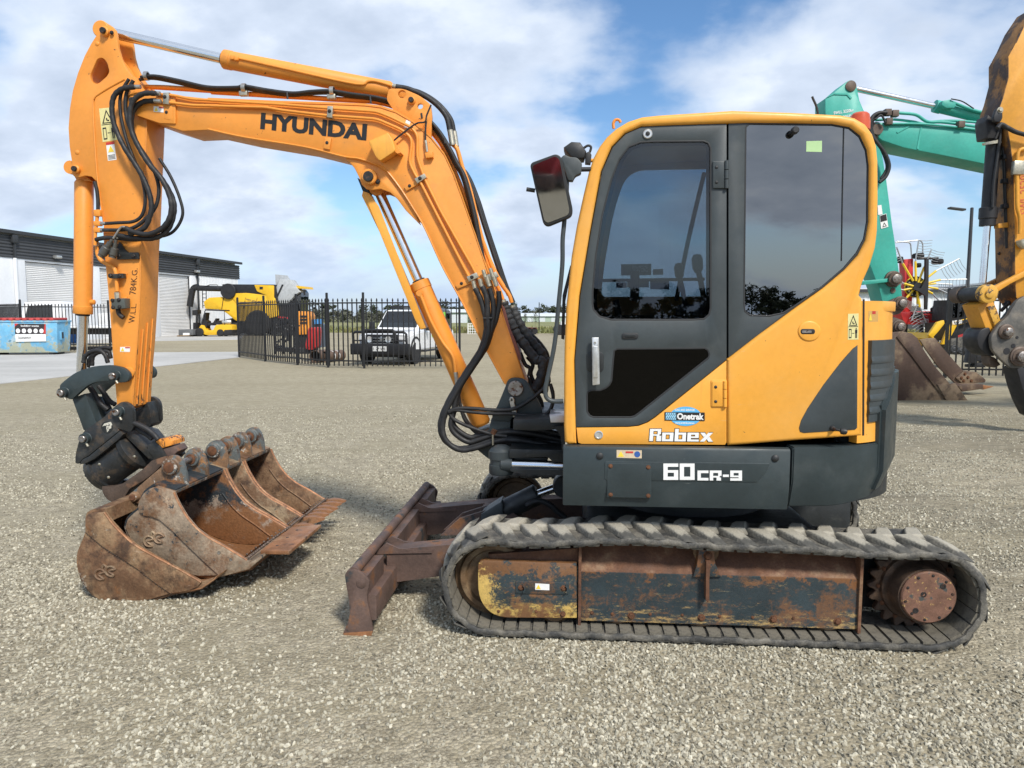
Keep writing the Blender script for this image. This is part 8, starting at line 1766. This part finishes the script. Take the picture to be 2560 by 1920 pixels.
# ------------------------------------------------------------------ orange-yellow excavator at the right edge
OF = Frame((at_depth(2540, 960, 10).x, 10), 0); oe = OF.thing('orange_excavator', 'weathered orange-yellow excavator arm cut off by the right edge', 'excavator')
O4 = maker(OF, 'A4', oe); O7 = maker(OF, 'B7', oe)
m_oo = M('weathered_orange_paint', (.66, .30, .03), .45, var=.12, vs=1.5, bump=.06, bs=40, wear=[dict(c=(.50, .20, .03), s=2, d=8, lo=.5, hi=.7, k=.6), dict(c=(.05, .03, .02), s=5, d=10, rg=.74, lo=.66, hi=.675)])
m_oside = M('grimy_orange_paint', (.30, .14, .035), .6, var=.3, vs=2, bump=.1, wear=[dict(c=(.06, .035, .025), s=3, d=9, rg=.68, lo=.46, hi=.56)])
m_och = M('chipped_orange_paint', (.60, .33, .05), .5, var=.15, vs=3, wear=[dict(c=(.07, .045, .03), s=8, d=10, rg=.75, lo=.53, hi=.55)])
no = ZL('A4', [(1640, -20), (1552, 110), (1492, 240), (1437, 340), (1437, 480), (1400, 620), (1374, 690), (1372, 780), (1432, 832), (1452, 960), (1470, 1100), (1478, 1500)]) + ZL('B7', [(932, 100), (935, 350), (945, 560), (1010, 640), (1200, 640), (1200, -600)]) + ZL('A4', [(1900, 600), (1800, -20)])
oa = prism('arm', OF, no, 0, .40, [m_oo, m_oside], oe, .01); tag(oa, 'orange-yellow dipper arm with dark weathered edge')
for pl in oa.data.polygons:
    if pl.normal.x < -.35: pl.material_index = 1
oc = tcyl(OF, 'A4', 'bucket_cylinder', (1345, 800), (1296, 1470), (1262, 1900), .2, .088, .046, m_blackp, oe)
er_ = OF.hit(Z('B7', (612, 470)), .2); S_ = OF.hit(Z('A4', (1296, 1470)), .2)
lathe('gland', S_ + Vector((0, 0, .18)), S_ + Vector((0, 0, -9)), [(0, .10), (.01, .112), (.15, .112), (.16, .10), (.25, .10)], m_blackp, oc, 24)
O4('cylinder_bracket', rp([(1338, 755, 14), (1360, 690, 14), (1400, 695, 14), (1402, 760, 14), (1385, 790, 14), (1345, 785, 14)], 12), -.06, .0, m_blackp, oe, .01); O4('cylinder_head', rp([(1283, 780), (1300, 735), (1340, 770), (1375, 810), (1370, 900), (1296, 900)], 12), .08, .32, m_blackp, oe, .01)
bolt(OF.hit(Z('A4', (1384, 705)), -.06), .03, m_zinc, oe)
O4('hose_clip', [(1276, 930), (1390, 905), (1392, 930), (1280, 945)], .08, .14, m_zinc, oe)
tube('hose', OF.hits(ZL('A4', [(1365, 830), (1390, 805), (1430, 825), (1500, 860), (1620, 890)]), -.1), .030, m_rub, oe, 8); tube('hose', OF.hits(ZL('A4', [(1350, 905), (1385, 830), (1375, 950), (1340, 1200), (1330, 1380)]), .08), .02, m_rub, oe, 8)
tube('drain_hose', OF.hits(ZL('A4', [(1405, 960), (1412, 1100), (1418, 1300), (1425, 1500), (1432, 1659)]), .15), .025, m_rub, oe, 8)
for y in (1030, 1195, 1370): p = OF.hit(Z('A4', (1420, y)), .13); box('hose_clamp', p - Vector((.05, .04, .03)), p + Vector((.05, .04, .03)), m_blackp, oe, .008)
tube('arm_pipe', rodbend(OF.hits(ZL('A4', [(1580, 970), (1505, 975), (1498, 1100), (1500, 1390), (1520, 1440), (1518, 1560)]), -.05), .1), .024, m_oo, oe, 8, smooth=False); p = OF.hit(Z('A4', (1512, 1105)), -.06); box('pipe_clamp', p - Vector((.08, .03, .09)), p + Vector((.08, .04, .09)), m_zinc, oe, .01)
O4('step_lug', [(1370, 1490), (1440, 1480), (1442, 1515), (1372, 1520)], .1, .2, m_oo, oe, .006)
tube('valve', OF.hits(ZL('B7', [(985, 0), (1000, 40), (1030, 70)]), -.06), .05, m_zinc, oe, 8)
q = OF.hits(ZL('A4', [(1522, 1425), (1522, 1075), (1575, 1060), (1575, 1425)]), -.005); text('load_lettering', 'SWL 2520KG', q, M('red_lettering', (.55, .10, .05), .5), oa, .0)
# link and hitch
l1_ = O7('bucket_link', [(700, 480), (760, 450), (1100, 270), (1100, 330), (900, 430), (740, 530), (720, 560)], -.08, .0, m_oo, oe, .01); l2_ = O7('bucket_link', [(640, 440), (830, 350), (830, 400), (660, 465)], .40, .48, m_oside, oe, .01)
p = OF.hit(Z('B7', (678, 530)), -.1); b_ = lathe('link_boss', (p.x, .50, p.z), (p.x, -9, p.z), [(0, .10), (.42, .10), (.46, .105), (.52, .105)], m_blackp, oe, 24); lathe('link_boss_ring', (p.x, -.01, p.z), (p.x, -9, p.z), [(0, .125), (.10, .125), (.11, .10), (.11, .06), (.13, .06), (.135, .05), (.135, 0)], m_och, oe, 24)
lathe('link_pin_end', (p.x + .0, .62, p.z), (p.x, -9, p.z), [(0, .115), (.18, .115), (.19, .09)], m_lugs, oe, 24)
O7('push_link', [(560, 640), (640, 600), (720, 590), (765, 690), (800, 800), (742, 935), (690, 945), (655, 890)], .02, .36, m_oo, oe, .015); O7('push_link_face', [(668, 660), (735, 640), (800, 805), (745, 860)], -.01, .02, m_och, oe, .004)
hk = O7('hitch_cheek', rp([(700, 960, 40), (780, 830, 30), (870, 750, 30), (955, 600, 30), (1030, 555, 20), (1150, 540, 10), (1180, 1250, 10), (1000, 1270, 20), (895, 1265, 20), (790, 1170, 40), (715, 1085, 40)], 20), -.10, -.03, M('grey_hitch_steel', (.10, .095, .085), .5, .2, var=.25, vs=3, bump=.1, wear=[dict(c=(.22, .19, .15), s=3, d=9, lo=.5, hi=.68, k=.8)]), oe, .012); h2_ = O7('hitch_cheek', rp([(700, 960), (780, 830), (955, 600), (1150, 540), (1180, 1250), (895, 1265), (715, 1085)], 20), .35, .42, m_blackp, oe, .01)
boss(OF, 'B7', 842, 905, -.10, .085, hk, .06); boss(OF, 'B7', 975, 1148, -.10, .11, hk, .07); 
for x, y, r in ((920, 1045, .03), (855, 1098, .045), (957, 962, .02)): p = OF.hit(Z('B7', (x, y)), -.10); lathe('hole', (p.x, -.101, p.z), (p.x, -9, p.z), [(0, r), (.004, r), (.004, 0)], m_blackp, hk, 16)
tube('grease_nipple', OF.hits(ZL('B7', [(880, 935), (905, 960)]), -.12), .014, m_zinc, hk, 6, smooth=False)
O7('hitch_hook', rp([(600, 880, 40), (690, 860, 20), (720, 1000, 20), (740, 1150, 20), (660, 1140, 30), (580, 1060, 40), (560, 960, 40)], 20), .0, .34, m_blackp, oe, .02); O7('hook_tip', rp([(680, 1140), (740, 1160), (800, 1230), (740, 1265), (690, 1230)], 14), .08, .26, m_lugs, oe, .01)
O7('bucket', [(960, 1270), (1060, 1220), (1250, 1180), (1250, 1800), (1130, 1740), (1060, 1600), (1010, 1460)], -.1, .22, m_blackp, oe, .02)
tube('hose', OF.hits(ZL('B7', [(870, 480), (890, 560), (880, 620), (840, 660), (800, 700)]), .2), .025, m_rub, oe, 8); tube('hose', OF.hits(ZL('B7', [(850, 470), (870, 560), (850, 620), (820, 640)]), .25), .022, m_sleeve, oe, 8)
tube('bolt_pin', OF.hits(ZL('B7', [(775, 140), (825, 100)]), .3), .02, m_blackp, oe, 6, smooth=False)
# teeth of the bucket, lying low behind the hitch
for k in range(5): O7('bucket_tooth', [(870, 1330 + k * 22), (960, 1320 + k * 22), (960, 1345 + k * 22), (880, 1345 + k * 22)], 1.0, 1.1, m_steel, oe) if False else None
u_ = OF.hit((2760, 500), 0).x
solid('boom', [Vector(p) for p in ((u_ - .6, -.05, 4.9), (u_ + .2, -.05, 5.4), (u_ + 3.6, -.05, 3.6), (u_ + 3.4, -.05, 3.0), (u_ + .2, -.05, 4.4))], Vector((0, .5, 0)), m_oo, oe, .02); box('house', (u_ + 2.8, -1.0, 1.0), (u_ + 6.5, 1.5, 3.2), m_oo, oe, .1)
for v in (-1.2, 1.2): box('crawler', (u_ + 2.2, v, 0), (u_ + 6.4, v + .55, .9), m_belt, oe, .25, seg=4)
# ------------------------------------------------------------------ right-hand fence, lamp, machines behind
a = ground(2361.8, 944); b = ground(2361.8 + 270, 946); fence('palisade_fence', 'black spear-topped fence between the two right-hand excavator buckets', [a, a.lerp(b, .95), a.lerp(b, 1.9)], FG, spacing=.168)
lp = at_depth(2414, 800, 30); lo = empty('street_lamp', (lp.x, lp.y, 0), 'tall dark lamp post with twin heads behind the right fence', 'lamp post'); hL = at_depth(2417, 520, 30).z
lathe('pole', (0, 0, 0), (0, 0, 9), [(0, .11), (.3, .11), (.31, .085), (hL, .06), (hL + .02, .04)], m_gut, lo, 12)
box('lamp_head', (-.46, -.16, hL - .02), (.10, .16, hL + .10), m_gut, lo, .03, Matrix.Translation((0, 0, 0)) @ Matrix.Rotation(0.25, 4, 'Y')); box('lamp_head', (-.75, .2, -.03), (-.1, .45, .05), m_gut, lo, .02, Matrix.Translation((0, 0, hL - .05)) @ Matrix.Rotation(.12, 4, 'Y'))
# rotary rake, folded up
RF = Frame((at_depth(*Z('A5', (670, 700)), 24).x, 24), 0); rk = RF.thing('rotary_rake', 'folded red and yellow rotary hay rake with black tyres', 'hay rake'); R5 = maker(RF, 'A5', rk)
m_ry = M('rake_yellow', (.80, .55, .03), .45); m_rr = M('rake_red', (.55, .03, .03), .4); m_gal = M('galvanised_tine', (.45, .46, .46), .4, .6)
R5('mast', [(555, 305), (635, 298), (632, 540), (620, 740), (590, 780), (540, 760), (565, 560)], .25, .6, m_rr, rk, .02)
R5('frame', rp([(520, 760), (880, 752), (890, 800), (870, 855), (640, 870), (560, 860)], 6), .2, 1.4, m_rr, rk, .04)
c = RF.hit(Z('A5', (668, 542)), 0); px = RF.pxm(Z('A5', (668, 542)), 0) / 3.4565
lathe('hub_disc', (c.x, .12, c.z), (c.x, -9, c.z), [(0, px * 86), (.05, px * 88), (.07, px * 84), (.07, px * 40), (.16, px * 36), (.16, 0)], m_blackp, rk, 32)
lathe('hub_ring', (c.x, .14, c.z), (c.x, -9, c.z), [(0, px * 92), (.03, px * 92)], m_ry, rk, 32)
for k in range(12): a_ = 2 * math.pi * k / 12; bolt((c.x + px * 72 * math.cos(a_), .05, c.z + px * 72 * math.sin(a_)), px * 6, m_zinc, rk, h=.02)
R5('stay', [(742, 300), (768, 300), (766, 520), (756, 740), (738, 740), (738, 620), (690, 585), (640, 565), (640, 550), (700, 555), (740, 480)], -.15, -.05, m_blackp, rk)
arms = [(562, 400, 490, 200), (640, 400, 680, 140), (700, 440, 790, 220), (745, 450, 1030, 300), (770, 484, 1095, 478), (765, 510, 970, 522), (770, 525, 1020, 640), (760, 560, 890, 700), (690, 630, 620, 830), (660, 640, 760, 900), (590, 610, 540, 700), (570, 575, 500, 560), (575, 530, 500, 480)]
for i, (x0, y0, x1, y1) in enumerate(arms):
    s_ = RF.hit(Z('A5', (x0, y0)), .02 * (i % 3)); e_ = RF.hit(Z('A5', (x1, y1)), .02 * (i % 3)); d_ = e_ - s_; hb_ = c + (s_ - c) * .35; hb_.y = s_.y
    am = tube('rake_arm', [hb_, s_ + d_ * .3], .035, m_ry, rk, 6, smooth=False); tube('arm_tip', [s_ + d_ * .28, e_], .022, m_gal, am, 6, smooth=False)
    n_ = Vector((-d_.z, 0, d_.x)).normalized() * (-1 if d_.x > 0 else 1)
    if i in (5, 6, 7): n_ = Vector((0, 0, -1))
    for j in range(7):
        b0_ = s_ + d_ * (.45 + .55 * j / 6); tube('tine', [b0_, b0_ + n_ * .22, b0_ + n_ * .45 + d_.normalized() * .05], .008, m_gal, am, 4, smooth=False)
for x, y, w_, h_ in ((676, 275, 94, 38), (842, 325, 96, 38), (676, 357, 50, 34), (830, 740, 90, 36), (660, 798, 96, 36), (520, 310, 50, 50)):
    p = RF.hit(Z('A5', (x, y)), .2); wheel(rk, (p.x, p.y, p.z), (0, .12, 1), px * w_ / 2, px * h_, m_blackp)
tube('axle_bar', RF.hits(ZL('A5', [(668, 300), (848, 296)]), .1), .04, m_blackp, rk, 6, smooth=False); tube('axle_bar', RF.hits(ZL('A5', [(655, 770), (860, 765)]), .1), .035, m_blackp, rk, 6, smooth=False)
for pts in ([(490, 150), (610, 160), (620, 300)], [(480, 160), (690, 140), (715, 160), (715, 250)]): tube('guard_hoop', rodbend(RF.hits(ZL('A5', pts), .3), .1), .022, m_gal, rk, 6, smooth=False)
for k in range(9): tube('tine', RF.hits(ZL('A5', [(690 + k * 6, 840 + k * 8), (765, 822 + k * 12)]), .0), .012, m_gal, rk, 4, smooth=False)
for x in (560, 700, 840): tube('prop', RF.hits(ZL('A5', [(x, 840), (x, 905)]), .8), .06, m_blackp, rk, 6, smooth=False) if False else box('prop', (RF.hit(Z('A5', (x, 850)), .8).x - .05, .7, 0), (RF.hit(Z('A5', (x, 850)), .8).x + .05, .8, RF.hit(Z('A5', (x, 850)), .8).z), m_blackp, rk)
# compact track loader
KF = Frame((at_depth(*Z('A5', (1050, 1000)), 22.5).x, 22.5), 0); kl = KF.thing('track_loader', 'black and yellow compact track loader behind the right fence', 'loader'); K5 = maker(KF, 'A5', kl)
K5('body', [(930, 860), (1210, 830), (1215, 960), (1180, 1010), (940, 1010)], .1, 1.4, m_blackp, kl, .03); K5('cab', rp([(955, 840), (975, 655), (1180, 650), (1200, 830)], 8), .25, 1.3, m_blackp, kl, .03); K5('side_glass', [(985, 670), (1060, 668), (1060, 800), (975, 810)], .23, .25, m_wglass, kl)
for i in range(7): K5('screen_bar', [(1075 + i * 16, 680), (1080 + i * 16, 680), (1080 + i * 16, 790), (1075 + i * 16, 790)], .22, .25, m_gut, kl)
K5('lift_arm', [(930, 900), (990, 845), (1215, 788), (1225, 812), (1010, 880), (945, 1000), (905, 1040), (880, 1040)], -.05, .05, m_yel, kl, .01); K5('lift_arm_panel', [(985, 848), (1180, 805), (1185, 830), (1010, 872)], -.07, -.05, m_blackp, kl)
K5('front_arm', rp([(765, 960), (840, 850), (900, 830), (905, 860), (850, 930), (800, 985)], 8), .0, .12, m_yel, kl, .01); K5('front_plate', [(770, 940), (800, 970), (860, 1030), (850, 1060), (760, 990)], .1, 1.3, m_yel, kl)
text('maker_lettering', 'RT-50', KF.hits(ZL('A5', [(970, 836), (1055, 826), (1055, 860), (975, 872)]), -.08), m_white, kl, .03); K5('red_reflector', [(1015, 965), (1115, 935), (1115, 955), (1015, 985)], .06, .1, m_rp, kl)
tp_ = KF.hits(ZL('A5', rp([(935, 1000, 20), (1180, 950, 30), (1215, 1000, 30), (1110, 1125, 30), (960, 1130, 40), (915, 1060, 30)], 20)), 0); bm = bmesh.new(); loopsolid(bm, [Vector((p.x, .0, max(p.z, .01))) for p in tp_], [Vector((p.x, .4, max(p.z, .01))) for p in tp_], .02); kt = finish(bm, 'crawler', m_belt, kl)
for x, y, r in ((985, 1080, 34), (1090, 1090, 24), (1040, 1095, 24)): p = KF.hit(Z('A5', (x, y)), 0); lathe('roller', (p.x, .0, p.z), (p.x, -9, p.z), [(0, px * r), (.04, px * r), (.05, px * r * .7), (.03, px * r * .5), (.06, 0)], m_gut, kt, 18)
# dark debris heap and far white sheds
DF = Frame((at_depth(*Z('A5', (1180, 1200)), 20.6).x, 20.6), 0); dr = DF.thing('rubber_mat_stack', 'black folded rubber mats lying behind the right fence', 'mat'); D5 = maker(DF, 'A5', dr)
for i, pts in enumerate(([(1100, 1200), (1130, 1010), (1170, 1000), (1190, 1210)], [(1110, 1215), (1250, 1195), (1262, 1240), (1110, 1238)], [(1150, 1180), (1230, 1100), (1260, 1200)])): D5('mat', pts, .1 * i, .1 * i + .2, m_blackp, dr, .02)
for xa, xb, d_, h_, lab in ((2120, 2420, 75, 4.2, 'long white far shed behind the hay rake'), (2480, 2900, 70, 4.6, 'white far shed behind the orange excavator')):
    a = at_depth(xa, 780, d_); b = at_depth(xb, 780, d_); o = empty('white_shed', (a.x, d_, 0), lab, 'shed'); w = b.x - a.x
    rw_ = rib_wall('ribbed_wall', 0, w, 0, h_, 0, .5, .05, m_tilt, o, False); box('core', (0, .1, 0), (w - .02, 10, h_ - .05), m_tilt, o)
    box('roof', (-.3, -.4, h_), (w + .3, 10.3, h_ + .18), m_roll, o); box('gutter', (-.3, -.55, h_ - .2), (w + .3, -.4, h_ + .1), m_gut, o)
    for k in range(3): box('dark_opening', (w * (.1 + .3 * k), -.08, 0), (w * (.1 + .3 * k) + w * .2, -.06, h_ * .62), m_clad, o)

# ------------------------------------------------------------------ red loader on the camera's side of the yard (seen in the cab mirror)
rl = empty('red_track_loader', (-2.3, -20.0, 0), 'red compact track loader seen only in the cab mirror', 'loader', rz=math.pi + .5)
box('body', (-.75, -.2, .45), (.75, 1.7, 1.15), m_rp, rl, .06); box('cab', (-.5, -.1, 1.1), (.5, 1.2, 2.05), m_blackp, rl, .05); box('cab_glass', (-.42, -.13, 1.2), (.42, -.10, 1.9), m_wglass, rl); box('cab_roof', (-.55, -.15, 2.05), (.55, 1.25, 2.12), m_white, rl, .02)
for s_ in (-1, 1):
    solid('lift_arm', [Vector((s_ * .70 - .06, *p)) for p in ((-1.0, .35), (-.8, .30), (-.2, .95), (1.5, 1.35), (1.5, 1.55), (-.3, 1.15))], Vector((.12, 0, 0)), m_rp, rl, .01)
    solid('crawler', [Vector((s_ * .78 - .18, *p)) for p in ((-.6, .25), (-.4, .02), (1.3, .02), (1.55, .30), (1.3, .62), (-.3, .55))], Vector((.36, 0, 0)), m_belt, rl, .03)
box('loader_bucket', (-.95, -1.45, .05), (.95, -.95, .55), m_blade, rl, .03)
